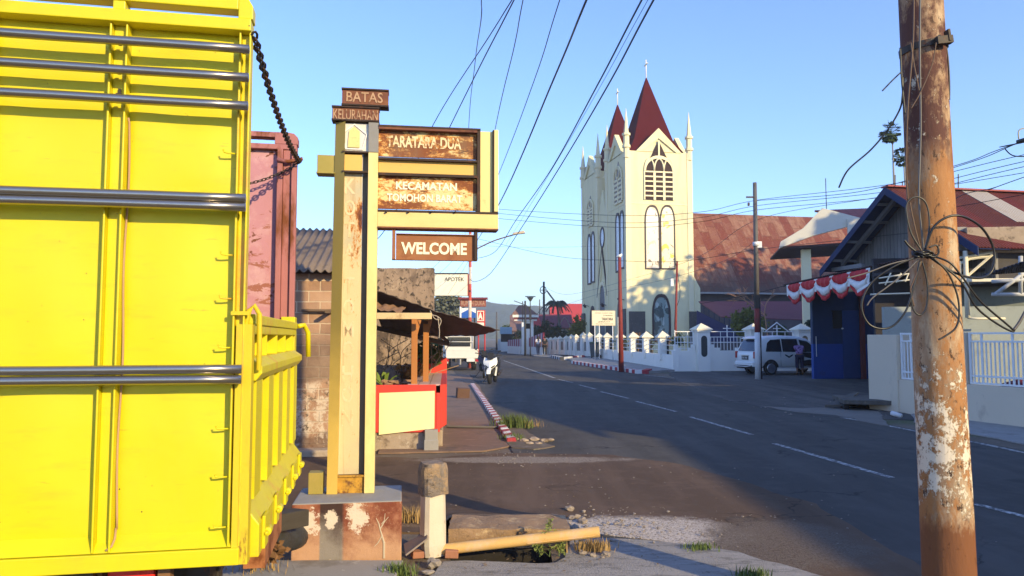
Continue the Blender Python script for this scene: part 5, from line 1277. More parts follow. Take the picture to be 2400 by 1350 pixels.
# ================================================================ houses on the right
def m_corr(name, cols, axis=1, per=.09, strip=0, rust=.5):
    k = NM(name); x = k.sep()
    c = k.mix(k.noise(.8, 5), cols[0], cols[1])
    if strip:
        ce = k.math('FLOOR', k.math('MULTIPLY', x[axis], 1/strip)); w_ = k.n.new('ShaderNodeTexWhiteNoise'); w_.noise_dimensions = '1D'; k.l.new(ce, w_.inputs['W'])
        c = k.mix(k.ramp(w_.outputs['Value'], .2, .8), c, cols[2])
    c = k.mix(k.math('MULTIPLY', k.ramp(k.noise(1.6, 8, .72, (1,1,1)), .52, .68), rust), c, (.20,.075,.045,1))
    k.bump(k.math('SINE', k.math('MULTIPLY', x[axis], 6.283/per)), .6, per*.25)
    return k.out(c, .85, 0, .12)
H = Frame(11.97, 19.0, 11)
M_roofred = m_corr('red_corrugated', ((.095,.024,.026,1),(.135,.032,.033,1),(.085,.028,.028,1)), 0, .10, .8, .45)
M_blue = mat('deep_blue_paint', (.010,.022,.085), .7, var=.2, vs=1, bump=.2)
M_bluel = mat('shop_blue_paint', (.012,.060,.29), .65, var=.15, vs=1, layers=(((.02,.05,.15),2,.56,.72),), bump=.2)
def m_planks():
    k = NM('grey_planks'); x = k.sep()
    ce = k.math('FLOOR', k.math('MULTIPLY', x[1], 1/.16)); w_ = k.n.new('ShaderNodeTexWhiteNoise'); w_.noise_dimensions = '1D'; k.l.new(ce, w_.inputs['W'])
    c = k.mix(w_.outputs['Value'], (.17,.165,.165,1), (.26,.25,.25,1))
    c = k.mix(k.ramp(k.noise(4, 8, .7, (1,6,.3)), .52, .68), c, (.10,.095,.09,1))
    fr = k.math('FRACT', k.math('MULTIPLY', x[1], 1/.16)); gap = k.math('LESS_THAN', fr, .07)
    c = k.mix(gap, c, (.03,.03,.03,1)); k.bump(k.math('MULTIPLY', gap, -1), .6, .01)
    return k.out(c, .85)
house = thing('gable_house', 'blue gabled house with dark red corrugated roof and grey plank gable', 'house', tuple(H.o), H.a)
ye, yf_, ym = 0.0, 6.82, 3.41; ze, zap = 3.95, 6.18; RL = 15
for (ya, yb, nm) in ((yf_, ym, 'roof'), (ye, ym, 'roof')):
    m = MB(); n_ = 1
    m.add([(0,ya,ze),(RL,ya,ze),(RL,yb,zap),(0,yb,zap)], [(0,1,2,3)])
    if nm == 'roof' and ya == yf_: m.f[-1] = m.f[-1][::-1]
    ro_ = m.build('roof', M_roofred, house, local=True)
    mm_ = ro_.modifiers.new('t','SOLIDIFY'); mm_.thickness = .03; mm_.offset = 0
def onroof(x, t): return Vector((x, ye+(ym-ye)*t, ze+(zap-ze)*t))
nrm = Vector((0,-(zap-ze),(ym-ye))).normalized()
m = MB()
for (x0, x1, t0, t1) in ((2.6,3.5,.42,.98),):
    m.slab([onroof(x0,t0)+nrm*.03,onroof(x1,t0)+nrm*.03,onroof(x1,t1)+nrm*.03,onroof(x0,t1)+nrm*.03], .012)
m.build('roof_patch_sheet', m_corr('grey_corrugated', ((.34,.31,.29,1),(.42,.38,.35,1)), 0, .10, 0, .25), house, local=True)
m = MB(); m.box((-.02,ym-.16,zap+.0),(RL,ym+.16,zap+.05)); m.build('ridge_cap', mat('bright_red_ridge', (.25,.04,.045), .6), house, local=True)
for sgn, ya in ((1,yf_),(-1,ye)):                # blue soffit lining under the overhang, barge board
    m = MB(); m.slab([(.03,ya,ze-.05),(.95,ya,ze-.05),(.95,ym,zap-.05),(.03,ym,zap-.05)] if sgn > 0 else [(.03,ym,zap-.05),(.95,ym,zap-.05),(.95,ya,ze-.05),(.03,ya,ze-.05)], .015)
    m.build('soffit', M_blue, house, local=True)
    m = MB(); d0 = .02
    m.hexa([(-.03,ya,ze-.22),(.0,ya,ze-.22),(.0,ym,zap-.22),(-.03,ym,zap-.22),(-.03,ya,ze+.01),(.0,ya,ze+.01),(.0,ym,zap+.01),(-.03,ym,zap+.01)]) ; m.build('barge_board', M_blue, house, local=True)
M_gbeam = mat('grey_beam', (.20,.20,.215), .7, var=.15)
m = MB()
for ya in (yf_,):
    m.hexa([(.42,ya-.55,ze+.10),(.54,ya-.55,ze+.10),(.54,ym+.1,zap-.34),(.42,ym+.1,zap-.34),(.42,ya-.55,ze+.24),(.54,ya-.55,ze+.24),(.54,ym+.1,zap-.20),(.42,ym+.1,zap-.20)])
for t in (.18,.42,.66,.86):
    y = yf_+(ym-yf_)*t; z = ze+(zap-ze)*t; m.box((.05,y-.03,z-.16),(1.0,y+.03,z-.075))
m.box((.3,yf_-1.8,ze-.05),(.42,yf_-.2,ze+.08))
m.build('rafters', M_gbeam, house, local=True)
m = MB(); m.prism([(.5,3.1),(yf_-.5,3.1),(yf_-.5,ze+.28),(ym,zap-.09),(.5,ze+.28)], 'x', .96, 1.05); m.build('gable_wall', m_planks(), house, local=True)
m = MB(); m.box((1.051,.5,3.1),(RL-.5,yf_-.5,ze+.1)); m.box((4.5,.5,0),(RL-.5,yf_-.5,3.0999)); m.build('body_wall', mat('house_dark_wall', (.06,.055,.06), .9, var=.3), house, local=True)
# awning over the yard with corrugated edge
m = MB(); a0, a1 = Vector((11.36,31.2,3.84)), Vector((10.55,19.2,3.76)); i0, i1 = Vector((14.2,31.7,4.18)), Vector((12.9,19.6,4.05))
NU = 260
m.grid(lambda u,v: (a0+(a1-a0)*u)*(1-v)+(i0+(i1-i0)*u)*v+Vector((0,0,.018*math.sin(u*2*math.pi*64))), NU, 3)
aw = m.build('yard_awning', m_corr('dark_corrugated', ((.085,.055,.055,1),(.12,.075,.07,1)), 1, .19, 0, .5), origin=(12,25,3.9)); aw.modifiers.new('t','SOLIDIFY').thickness = .012
tag(aw, 'thin corrugated awning over the yard with the red and white bunting', 'awning')
m = MB(); m.tube([a0+Vector((.12,0,-.07)), a1+Vector((.12,0,-.07))], .035, 6); m.tube([(a0+a1)/2+Vector((.1,0,-.06)), (i0+i1)/2+Vector((0,0,-.08))], .03, 6); m.tube([a0+Vector((.05,.03,-.06)), i0+Vector((0,.0,-.08))], .03, 6)
tag(m.build('awning_beam', M_iron, origin=(11,25,3.75)), 'dark beams carrying the corrugated yard awning', 'beam')
# bunting: five red and white swags
M_bred = mat('bunting_red', (.52,.015,.022), .75, var=.12, bump=.3, bs=12); M_bwh = mat('bunting_white', (.76,.74,.72), .8, var=.06, bump=.3, bs=12)
def edge_at(px):
    lo, hi = 0.0, 1.0
    for _ in range(40):
        t = (lo+hi)/2; q = a0+(a1-a0)*t
        if 1200+FPX*q.x/q.y < px: lo = t
        else: hi = t
    return a0+(a1-a0)*lo
cuts = [1851,1882,1918,1955,1997,2043]
for i in range(5):
    p0, p1 = edge_at(cuts[i]), edge_at(cuts[i+1]-1); th = thing('bunting_swag', 'red and white cloth swag under the yard awning, number %s from the left' % ['one','two','three','four','five'][i], 'bunting', tuple((p0+p1)/2-Vector((0,0,.1))), 0, 'red and white swags under the awning')
    th['label'] = ['leftmost red and white cloth swag hanging under the yard awning','second swag from the left under the yard awning, red top and white belly','middle red and white swag of the five under the yard awning','fourth swag from the left under the yard awning, next to the last','rightmost red and white swag, with a torn loose white end'][i]
    dep = .78
    def strip(f0, f1, push, name, mm):
        m = MB()
        def fn(u, v):
            b = p0+(p1-p0)*u; s = math.sin(math.pi*u)**.75; side = .34 if f1 < 1.05 else .36
            top = f0*(dep*(.50+.50*s)) if f0 else 0; bot = f1*(dep*(.50+.50*s))
            z = top+(bot-top)*v
            return b+Vector((-.02-push*math.sin(v*math.pi)*.8-.02*math.sin(u*22), -.02, -.06-z))
        m.grid(fn, 22, 6); o = m.build(name, mm, th); o.modifiers.new('t','SOLIDIFY').thickness = .006
    strip(0,.44,.06,'red_top',M_bred); strip(.44,.84,.10,'white_belly',M_bwh); strip(.84,1.06,.05,'red_hem',M_bred)
    m = MB()
    for e, dx in ((p0,.0),(p1,.0)):
        m.slab([e+Vector((-.06,-.13,-.06)),e+Vector((-.06,.13,-.06)),e+Vector((-.07,.07,-.52)),e+Vector((-.07,-.07,-.52))], .008)
    m.build('white_tie', M_bwh, th)
    if i == 4:
        m = MB(); q = p1+Vector((-.05,-.03,-.5)); m.slab([q, q+Vector((0,-.25,-.02)), q+Vector((-.1,.55,-.28)), q+Vector((-.1,.6,-.2))], .008); m.build('loose_end', M_bwh, th)
# blue shop wall at the back of the yard
b0 = G(1908,888); BS = Frame(b0.x, b0.y, 2.5)
shop = thing('blue_shop', 'blue painted shop front under the yard awning with rusty red post', 'shop', tuple(BS.o), BS.a)
xe = BS.on_y(2140,800).x; zsp = BS.on_y(1960,806).z
m = MB(); m.box((0,.0,-.02),(xe,.2,zsp)); m.build('wall', M_bluel, shop, local=True)
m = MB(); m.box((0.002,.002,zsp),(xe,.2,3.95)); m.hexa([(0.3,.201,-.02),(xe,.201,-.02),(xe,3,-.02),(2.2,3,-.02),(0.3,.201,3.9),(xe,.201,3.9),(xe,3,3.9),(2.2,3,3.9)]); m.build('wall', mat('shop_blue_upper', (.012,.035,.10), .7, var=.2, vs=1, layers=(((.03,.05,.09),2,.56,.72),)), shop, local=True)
a, b = BS.on_y(1952,770), BS.on_y(1976,730); m = MB(); m.box((a.x,-.02,a.z),(b.x,.0,b.z)); m.box((a.x-.05,-.03,b.z),(b.x+.02,.0,b.z+.04)); w_ = m.build('window', M_dark, shop, local=True)
a, b = BS.on_y(1977,884), BS.on_y(2012,728); m = MB(); m.box((a.x,-.035,.02),(b.x,-.0,b.z)); d_ = m.build('door', mat('shop_door', (.014,.05,.17), .6, var=.15), shop, local=True, bevel=.01)
q = BS.on_y(1973,770); m = MB(); m.cyl((q.x,-.09,q.z),(q.x,-.0205,q.z),.03,n=8); m.build('door_knob', M_rail, d_, local=True)
a = BS.on_y(2019,800).x; m = MB(); m.box((a-.08,-.16,-.02),(a+.08,-.036,3.9)); m.build('post', mat('rusty_red_post', (.17,.035,.03), .8, var=.25), shop, local=True)
a = BS.on_y(1913,800); m = MB(); m.box((a.x-.02,-.03,a.z-.6),(a.x+.0,-.001,a.z+.2)); m.build('trim', M_rail, shop, local=True)
m = MB(); q = G(1915,882); m.slab([q+Vector((0,0,.25)),q+Vector((.0,.1,.02)),q+Vector((.55,-.25,.02)),q+Vector((.4,-.2,.08))], .02); tag(m.build('torn_sheet', M_rail, origin=q), 'torn white sheet at the left foot of the blue shop wall', 'scrap')
# porch wall, lintel, trusses and second awning at the far right
PF = Frame(10.2, 20.2, -8)
porch = thing('porch_house', 'grey walled porch with white trusses behind the cream fence', 'house', tuple(PF.o), PF.a)
M_gwall = mat('grey_green_wall', (.30,.33,.32), .85, var=.12, vs=1.5, layers=(((.20,.22,.215),2.5,.54,.7),((.40,.42,.41),4,.6,.72)), bump=.2)
xa = PF.on_y(2072,760).x; zt1 = PF.on_y(2300,718).z
m = MB(); m.box((xa,0,-.02),(9,.15,zt1)); m.build('wall', M_gwall, porch, local=True)
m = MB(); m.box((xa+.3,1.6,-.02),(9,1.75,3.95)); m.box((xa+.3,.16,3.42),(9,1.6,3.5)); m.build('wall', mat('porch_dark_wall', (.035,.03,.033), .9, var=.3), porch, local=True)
a, b = PF.on_y(2278,738), PF.on_y(2420,655); m = MB(); m.box((a.x,1.55,a.z),(b.x+1,1.598,b.z)); m.build('window', mat('porch_window', (.16,.18,.17), .3, var=.3), porch, local=True)
m = MB(); a = PF.on_y(2290,740); m.box((a.x-.02,1.50,a.z-.3),(a.x+.10,1.549,a.z+1.1)); m.build('red_jamb', mat('dark_red_jamb', (.12,.02,.02), .7), porch, local=True)
a, b = PF.on_y(2268,592,-.25), PF.on_y(2420,530,-.25); m = MB(); m.box((a.x,-.25,a.z),(b.x+2.5,.05,b.z)); m.build('lintel', M_concw, porch, local=True, bevel=.015)
a, b = PF.on_y(2238,600,-.2), PF.on_y(2275,532,-.2); m = MB(); m.box((a.x-.6,-.1,a.z),(b.x-.06,.05,b.z+.02)); m.build('lintel_side', M_conc, porch, local=True)
def pt(px, py, y=-.5): return PF.on_y(px, py, y)
M_white = mat('white_truss', (.72,.66,.52), .6, var=.08)
m = MB()
for pts in ([(2205,612),(2330,591)],[(2205,656),(2385,656)],[(2250,612),(2250,656)],[(2258,655),(2325,597)],[(2250,618),(2272,607),(2300,603),(2318,602)],[(2060,652),(2140,640)],[(2060,664),(2140,655)],[(2075,668),(2088,640)],[(2100,662),(2112,640)],[(2122,660),(2130,640)],[(2040,690),(2140,687)]):
    m.tube([pt(x,y) for x,y in pts], .035 if pts[0][0] > 2150 else .02, 5)
m.build('truss', M_white, porch, local=True)
m = MB(); m.box((pt(2250,660).x,-.62,pt(2250,661).z),(pt(2400,660).x,-.42,pt(2250,654).z)); m.build('truss_beam', M_white, porch, local=True)
m = MB()
for pts in ([(2325,690),(2410,690)],[(2335,688),(2400,640)],[(2325,660),(2410,655)],[(2392,600),(2392,690)]): m.tube([pt(x,y,-1.4) for x,y in pts], .05, 6)
m.build('bracket', mat('grey_white_bracket', (.45,.46,.48), .6), porch, local=True)
m = MB(); a, b = pt(2268,745,-.55), pt(2262,588,-.55); m.tube([a,b], .06, 10); m.tube([a,a+Vector((.25,0,-.02)),a+Vector((.9,0,-.02))], .03, 8); m.build('downpipe', M_white, porch, local=True)
e0, e1 = P(2305,645,16.6), P(2480,588,15.2); i0_, i1_ = e0+Vector((1.6,1.0,.15)), e1+Vector((1.6,1.6,.25))
m = MB(); m.grid(lambda u,v: (e0+(e1-e0)*u)*(1-v)+(i0_+(i1_-i0_)*u)*v+Vector((0,0,.02*math.sin(u*2*math.pi*18))), 120, 3)
aw2 = m.build('porch_awning', m_corr('dark_corrugated_porch', ((.06,.06,.075,1),(.09,.09,.11,1)), 0, .1, 0, .2), origin=e0); aw2.modifiers.new('t','SOLIDIFY').thickness = .012
tag(aw2, 'small dark corrugated awning at the right edge above the porch bracket', 'awning')
m = MB(); m.rock(PF.w(PF.on_y(2330,880).x,-1.8,.35), .5, 3, (1.6,.5,.7), .15); tag(m.build('covered_heap', mat('dark_red_cover', (.12,.015,.03), .8, var=.2, bump=.5), origin=PF.w(4,-1.8,0)), 'dark red covered heap seen through the white yard railings', 'cover')
# ================================================================ portico with cream gable, behind the yard
V = Frame(P(1905,800,45).x, 45, -14)
M_portico = mat('portico_cream', (.62,.59,.52), .8, var=.06, bump=.15)
po_ = thing('portico', 'cream portico roof on white columns between nave and blue house', 'portico', tuple(V.o), V.a)
def vv(px, py, y=0): return V.on_y(px, py, y)
A1, A2, A3, A4, A5 = vv(1826,582), vv(1830,566), vv(1927,487), vv(2022,512), vv(2065,545)
m = MB(); m.prism([(A1.x,A1.z),(vv(1905,553).x,vv(1905,553).z),(vv(2030,520).x,vv(2030,520).z),(A4.x,A4.z),(A3.x,A3.z),(vv(1882,535).x,vv(1882,535).z),(A2.x,A2.z)], 'y', 0, .25); m.build('gable_front', M_portico, po_, local=True, bevel=.02)
m = MB(); rt = vv(2075,497).x
m.add([(A3.x,-.1,A3.z+.05),(rt+6,-.1,A3.z+.05),(rt+6,-.1,A4.z),(A4.x+.1,-.1,A4.z)], [(0,3,2,1)])
def m_tiles():
    k = NM('red_roof_tile'); x = k.sep(); c = k.mix(k.noise(2,4), (.26,.050,.045,1), (.34,.075,.062,1))
    fz = k.math('FRACT', k.math('MULTIPLY', x[2], 4.2)); fx = k.math('FRACT', k.math('MULTIPLY', x[0], 2.4))
    c = k.mix(k.math('MULTIPLY', k.math('MAXIMUM', k.math('LESS_THAN', fz, .16), k.math('LESS_THAN', fx, .10)), .6), c, (.10,.02,.02,1))
    k.bump(fz, .5, .04); return k.out(c, .7)
m.f = []; m.v = []; m.sm = []
m.slab([(A4.x,-.15,A4.z+.0),(A4.x+8,-.15,A4.z),(A3.x+8,3.0,A3.z+.35),(A3.x,3.0,A3.z+.35)], .12); m.build('roof', m_tiles(), po_, local=True)
m = MB(); m.hexa([(A1.x+.1,.26,A1.z),(A1.x+9,.26,A1.z+.3),(A1.x+9,7,A1.z+.3),(A1.x+.1,7,A1.z),(A1.x+.1,.26,A1.z+.12),(A1.x+9,.26,A1.z+.5),(A1.x+9,7,A1.z+.5),(A1.x+.1,7,A1.z+.12)]); m.build('ceiling', mat('maroon_ceiling', (.035,.016,.02), .8, var=.2), po_, local=True)
m = MB(); m.box((vv(1985,520).x,-.25,vv(1985,548).z),(vv(2040,520).x,.0,vv(1985,514).z)); m.build('fascia_box', M_portico, po_, local=True)
for px, y, nm in ((1890,1.2,'column'),(2060,1.2,'column')):
    x = vv(px,650,y).x; m = MB(); m.box((x-.27,y-.27,0),(x+.27,y+.27,A1.z+.0)); m.box((x-.34,y-.34,0),(x+.34,y+.34,.6)); m.build(nm, M_churchl, po_, local=True, bevel=.02)
q = vv(1940,480); m = MB(); m.cyl((q.x,.5,A3.z),(q.x,.5,A3.z+1.9),.025,n=6); m.build('lightning_rod', M_iron, po_, local=True)
# ================================================================ left side: block building, old wall, food stall
def m_blocks():
    k = NM('concrete_blocks'); x = k.sep()
    cv_ = k.n.new('ShaderNodeCombineXYZ'); k.l.new(x[0], cv_.inputs[0]); k.l.new(x[2], cv_.inputs[1])
    nz = k.n.new('ShaderNodeTexNoise'); nz.inputs['Scale'].default_value = 3; k.l.new(k.co, nz.inputs['Vector'])
    va = k.n.new('ShaderNodeVectorMath'); va.operation = 'MULTIPLY_ADD'; va.inputs[1].default_value = (.03,.03,0); k.l.new(nz.outputs['Color'], va.inputs[0]); k.l.new(cv_.outputs[0], va.inputs[2])
    b = k.n.new('ShaderNodeTexBrick'); k.l.new(va.outputs[0], b.inputs['Vector'])
    b.inputs['Scale'].default_value = 1; b.inputs['Brick Width'].default_value = .33; b.inputs['Row Height'].default_value = .155; b.inputs['Mortar Size'].default_value = .010; b.inputs['Mortar Smooth'].default_value = .3
    b.inputs['Color1'].default_value = (.42,.25,.155,1); b.inputs['Color2'].default_value = (.28,.16,.10,1); b.inputs['Mortar'].default_value = (.54,.40,.27,1)
    c = b.outputs['Color']
    zz = k.math('ADD', x[2], k.math('MULTIPLY_ADD', k.noise(2.2, 6), .5, -.25))
    mid = k.math('MULTIPLY', k.ramp(zz, .95, 1.05), k.ramp(zz, 1.85, 1.5))
    c = k.mix(k.math('MULTIPLY', mid, .8), c, k.mix(b.outputs['Fac'], k.mix(k.noise(5,6), (.13,.085,.06,1), (.21,.14,.10,1)), (.17,.12,.085,1)))
    low = k.math('MULTIPLY', k.ramp(zz, 1.05, .95), k.ramp(k.noise(5, 9, .78), .46, .54))
    c = k.mix(low, c, (.56,.45,.34,1))
    c = k.mix(k.math('MULTIPLY', k.ramp(zz, 1.05, .95), k.ramp(k.noise(8, 8, .75), .56, .62)), c, (.12,.085,.06,1))
    c = k.mix(k.math('MULTIPLY', k.ramp(zz, .36, .28), .85), c, k.mix(k.ramp(k.noise(9, 8, .7), .55, .62), (.12,.065,.045,1), (.42,.34,.27,1)))
    c = k.mix(k.math('MULTIPLY', k.ramp(k.noise(1.6, 6), .5, .7), .35), c, (.58,.42,.29,1))
    c = k.mix(k.math('MULTIPLY', k.ramp(k.noise(6, 9, .78), .52, .66), .35), c, (.20,.125,.085,1))
    h = k.math('ADD', k.math('MULTIPLY', b.outputs['Fac'], -1.2), k.math('MULTIPLY', k.noise(16, 8, .72), .9))
    k.bump(h, .7, .012)
    return k.out(c, .9, 0, .2)
L = Frame(-6.0, 10.22, 8)
bw = thing('block_building', 'old concrete block building with grey corrugated roof behind the truck', 'building', tuple(L.o), L.a)
xr = L.on_y(880,800).x; ztw = L.on_y(740,641).z
m = MB(); m.box((-4,0,-.05),(xr,.2,ztw)); m.box((-4,.2,-.05),(-3.8,5,ztw)); m.build('wall', m_blocks(), bw, local=True, bevel=.01)
m = MB(); n_ = 220; xa_ = -4.3; xb_ = xr-.42
za_, zb3 = L.on_y(740,634,-.25).z, L.on_y(740,537,2.6).z
m.grid(lambda u,v: Vector((xa_+(xb_-xa_)*u, -.25+2.85*v, za_+(zb3-za_)*v+.022*math.sin((xa_+(xb_-xa_)*u)*2*math.pi/.115))), 560, 4)
r_ = m.build('roof', mat('asbestos_roof', (.17,.13,.105), .9, var=.2, vs=2, layers=(((.09,.07,.06),3,.54,.7,(4,1,1)),((.25,.20,.16),5,.6,.72)), bump=.3), bw, local=True); r_.modifiers.new('t','SOLIDIFY').thickness = .012
m = MB(); m.box((-4,.02,ztw),(xr,.16,ztw+.10)); m.build('wall_plate', M_wood, bw, local=True)
q = L.on_y(700,725,0); q2 = L.on_y(770,730,0)
m = MB(); m.box((q.x+.05,-.10,q.z-.03),(q2.x+.1,-.02,q.z)); m.box((q.x+.4,-.3,q.z-.06),(q.x+.46,-.02,q.z-.03)); m.build('ledge', M_wood, bw, local=True)
m = MB(); m.box((-4,-.28,-.02),(xr,-.001,.09)); m.build('footing', M_concw, bw, local=True, bevel=.02)
# weathered end wall
M_weath = mat('weathered_plaster', (.33,.235,.165), .95, var=.25, vs=1.6, layers=(((.10,.072,.056),2.2,.49,.61,(1,1,.6)),((.45,.33,.23),4,.54,.64),((.045,.035,.028),8,.53,.60),((.16,.11,.08),1.0,.5,.62,(1,1,.25))), bump=.7, bs=25, bd=.01)
a, b = P(860,628,15.6), P(1016,631,15.6)
m = MB(); NN = 20
top = [(a.x-2+(b.x-a.x+2)*i/NN, a.z+.02*mnoise.noise(Vector((i*1.3,0,0)))) for i in range(NN+1)]
m.prism([(a.x-2,-.05)]+[(b.x,-.05)]+top[::-1], 'y', 15.6, 15.85)
tag(m.build('old_wall', M_weath, origin=(a.x,15.7,0)), 'tall weathered plaster wall with black stains behind the food stall', 'wall')
# food stall
K = Frame(-2.05, 11.0, 5)
st = thing('food_stall', 'red roadside food stall with cream front panel and dark sheet roof', 'stall', tuple(K.o), K.a)
M_sred = mat('stall_red', (.58,.050,.035), .6, var=.1, vs=3, layers=(((.45,.12,.07),5,.62,.75),), bump=.2)
M_spanel = mat('stall_cream_panel', (.80,.72,.38), .6, var=.04, vs=1.5, bump=.1)
M_orange = mat('orange_timber', (.42,.165,.045), .75, var=.2, vs=4, stretch=(1,1,.3), bump=.3)
M_sheetd = mat('dark_sheet', (.085,.062,.052), .75, var=.3, vs=2, layers=(((.16,.09,.06),3,.55,.7),), bump=.4, bs=14, bd=.02)
def kk(px, py, y=0): return K.on_y(px, py, y)
xl, xr2 = kk(878,900).x, kk(1022,900).x; zt2, zb4 = kk(950,902).z, kk(950,1014).z
m = MB(); m.box((xl-.35,0,zb4),(xr2,.07,zt2)); m.build('counter', M_sred, st, local=True, bevel=.01)
m = MB(); a, b = kk(888,1019,-.005), kk(1019,916,-.005); c2 = kk(1018,1004,-.005)
m.hexa([(a.x,-.012,a.z),(c2.x,-.012,c2.z),(c2.x,-.001,c2.z),(a.x,-.001,a.z),(a.x,-.012,kk(888,921).z),(b.x,-.012,b.z),(b.x,-.001,b.z),(a.x,-.001,kk(888,921).z)]); m.build('counter_panel', M_spanel, st, local=True)
m = MB(); m.box((xr2+.001,0,zb4),(xr2+.06,3.6,zt2-.12)); m.hexa([(xr2+.0605,0,zb4+.05),(xr2+.16,.1,zb4+.1),(xr2+.16,3.6,zb4+.1),(xr2+.0605,3.6,zb4+.05),(xr2+.0605,0,zt2),(xr2+.16,.1,zt2),(xr2+.16,3.6,zt2),(xr2+.0605,3.6,zt2)]); m.build('counter', M_sred, st, local=True, bevel=.01)
m = MB()
for i in range(9):
    for j in range(3): m.box((xr2-.42+j*.165,.09+i*.40,zt2-.02),(xr2-.42+j*.165+.155,.09+i*.40+.38,zt2+.005))
m.build('counter_tiles', mat('pinkish_tile', (.52,.36,.33), .5, var=.2, vs=4), st, local=True)
m = MB(); m.box((xr2-.45,.071,zt2-.12),(xr2+.0,3.6,zt2-.0205)); m.build('counter_slab', M_sred, st, local=True)
m = MB(); m.box((xr2-.5,3.61,zb4),(xr2+.16,3.7,zt2+.30)); m.box((xr2-.3,3.55,zt2+.3005),(xr2-.02,3.72,zt2+.40)); m.build('end_panel', M_sred, st, local=True, bevel=.01)
m = MB(); m.box((xl-.35,.03,-.05),(xr2-.02,.25,zb4-.001)); m.box((xr2-.16,.251,-.05),(xr2+.1,3.6,zb4)); m.build('concrete_base', M_concw, st, local=True, bevel=.02)
m = MB(); q = kk(1010,1058,-.05); m.box((q.x-.09,-.12,-.02),(q.x+.10,.02,.30)); m.box((q.x-.10,-.14,-.02),(q.x+.11,-.121,.16)); m.build('stone_block', M_conc, st, local=True, bevel=.015)
for px, y in ((971,.14),(998,.75)):
    x = kk(px,850,y).x; z1 = kk(px,750,y).z
    m = MB(); m.box((x-.045,y-.04,zt2-.01),(x+.045,y+.04,z1+.02)); m.hexa([(x-.045,y-.03,z1-.22),(x+.045,y-.03,z1-.22),(x+.045,y+.03,z1-.22),(x-.045,y+.03,z1-.22),(x-.045,y-.03,z1),(x+.10,y-.03,z1),(x+.10,y+.03,z1),(x-.045,y+.03,z1)]); m.build('post', M_orange, st, local=True, bevel=.006)
m = MB(); a, b = kk(880,750,-.30), kk(1012,733,-.30); z0_, z1_ = kk(950,748,-.30).z, kk(950,733,-.30).z
m.box((a.x-.5,-.30,z0_),(b.x,-.24,z1_)); m.build('beam', mat('pale_beam', (.62,.46,.24), .75, var=.2, layers=(((.40,.26,.13),4,.56,.7),), bump=.4), st, local=True, bevel=.006)
m = MB(); m.tube([kk(880,768,1.4),kk(1052,806,1.4)], .045, 6); m.tube([kk(1005,758,.8),kk(965,745,.2)], .03, 5); m.tube([kk(1000,760,.75),kk(1050,800,2.2)], .03, 5); m.build('roof_beam', M_wood, st, local=True)
n0, n1 = P(860,673,11.15), P(1172,775,11.3)
def roofp(u, v):
    p = n0+(n1-n0)*u+Vector((-.28,3.1,-.65*(1-u)**.75))*v; return p+Vector((0,0,.006*math.sin(u*70)+.03*mnoise.noise(Vector((u*5,v*3,2)))-.02*math.sin(u*math.pi)))
m = MB(); m.grid(roofp, 90, 12); r_ = m.build('roof', M_sheetd, st); r_.modifiers.new('t','SOLIDIFY').thickness = .01
m = MB(); m.grid(lambda u,v: P(862,722,10.72)+(P(940,733,10.76)-P(862,722,10.72))*u+Vector((0,.5,.10))*v+Vector((0,0,.04*mnoise.noise(Vector((u*6,v*4,5))))), 20, 8); m.build('ply_sheet', mat('brown_ply', (.26,.14,.07), .85, var=.3, bump=.4), st)
m = MB()
for pts in ([(1012,738),(1026,742),(1034,752),(1028,768)],[(1026,742),(1030,775),(1029,792)],[(1008,728),(1018,746),(1030,750)]): m.tube(smooth(pxl(pts,10.9),5), .006, 5)
m.build('hanging_wires', mat('pale_wire', (.45,.38,.30), .7), st)
# dry shrub and broad leaf plants behind the counter
def bush(name, label, cat, c, rad, n, size, mm, clumps, seed, stem_m=None, group=None, droop=0, trunk=.03):
    rg = random.Random(seed); b = thing(name, label, cat, (c[0],c[1],0 if c[2]-rad[2] < 2 else c[2]-rad[2]), 0, group)
    m = MB(); m.leaves(c, rad, n, size, rg, clumps, droop=droop); m.build('crown', mm, b)
    m = MB(); b0_ = Vector((c[0],c[1],b.location.z))
    for i in range(5):
        e = Vector(c)+Vector((rg.uniform(-.7,.7)*rad[0],rg.uniform(-.6,.6)*rad[1],rg.uniform(-.3,.7)*rad[2])); md = (b0_+e)/2+Vector((rg.gauss(0,.08)*rad[0],rg.gauss(0,.08)*rad[1],.05))
        m.tube(smooth([b0_+Vector((rg.gauss(0,.02),rg.gauss(0,.02),0)),md,e],5), [trunk*(1-.75*j/10) for j in range(11)], 6)
    m.build('trunk', stem_m or M_wood, b); return b
q = K.w(xr2-.75,2.6,0)
bush('stall_plant','leafy green plant growing behind the stall posts','plant',(q.x+.35,q.y+.6,1.15),(.30,.3,.55),260,.20,mat('broad_leaf',(.085,.13,.03),.6,var=.5,vs=5),7,41)
bush('dry_plant','dry orange-brown plant behind the stall counter','plant',(q.x+.25,q.y-.1,1.0),(.22,.25,.25),200,.14,mat('dry_orange_leaf',(.36,.17,.05),.8,var=.5,vs=6),5,42)
m = MB(); rg = random.Random(9)
for i in range(7):
    b0_ = K.w(xr2-1.25+.16*i, 2.7+rg.uniform(-.3,.3), .3); pts = [b0_]
    for j in range(6): pts.append(pts[-1]+Vector((rg.gauss(0,.07),rg.gauss(0,.05),.24)))
    m.tube(smooth(pts,4), [.016*(1-j/30) for j in range(25)], 5)
    for j in (2,3,4):
        e = pts[j]; m.tube(smooth([e,e+Vector((rg.gauss(0,.15),0,.15)),e+Vector((rg.gauss(0,.25),0,.35))],4), .007, 4)
tag(m.build('bare_shrub', mat('pale_twig',(.42,.30,.19),.85,var=.3), origin=K.w(xr2-.8,2.7,0)), 'leafless pale shrub stems against the weathered wall', 'shrub')
q = K.w(xr2-.85,1.3,zt2-.1); m = MB(); rg = random.Random(12)
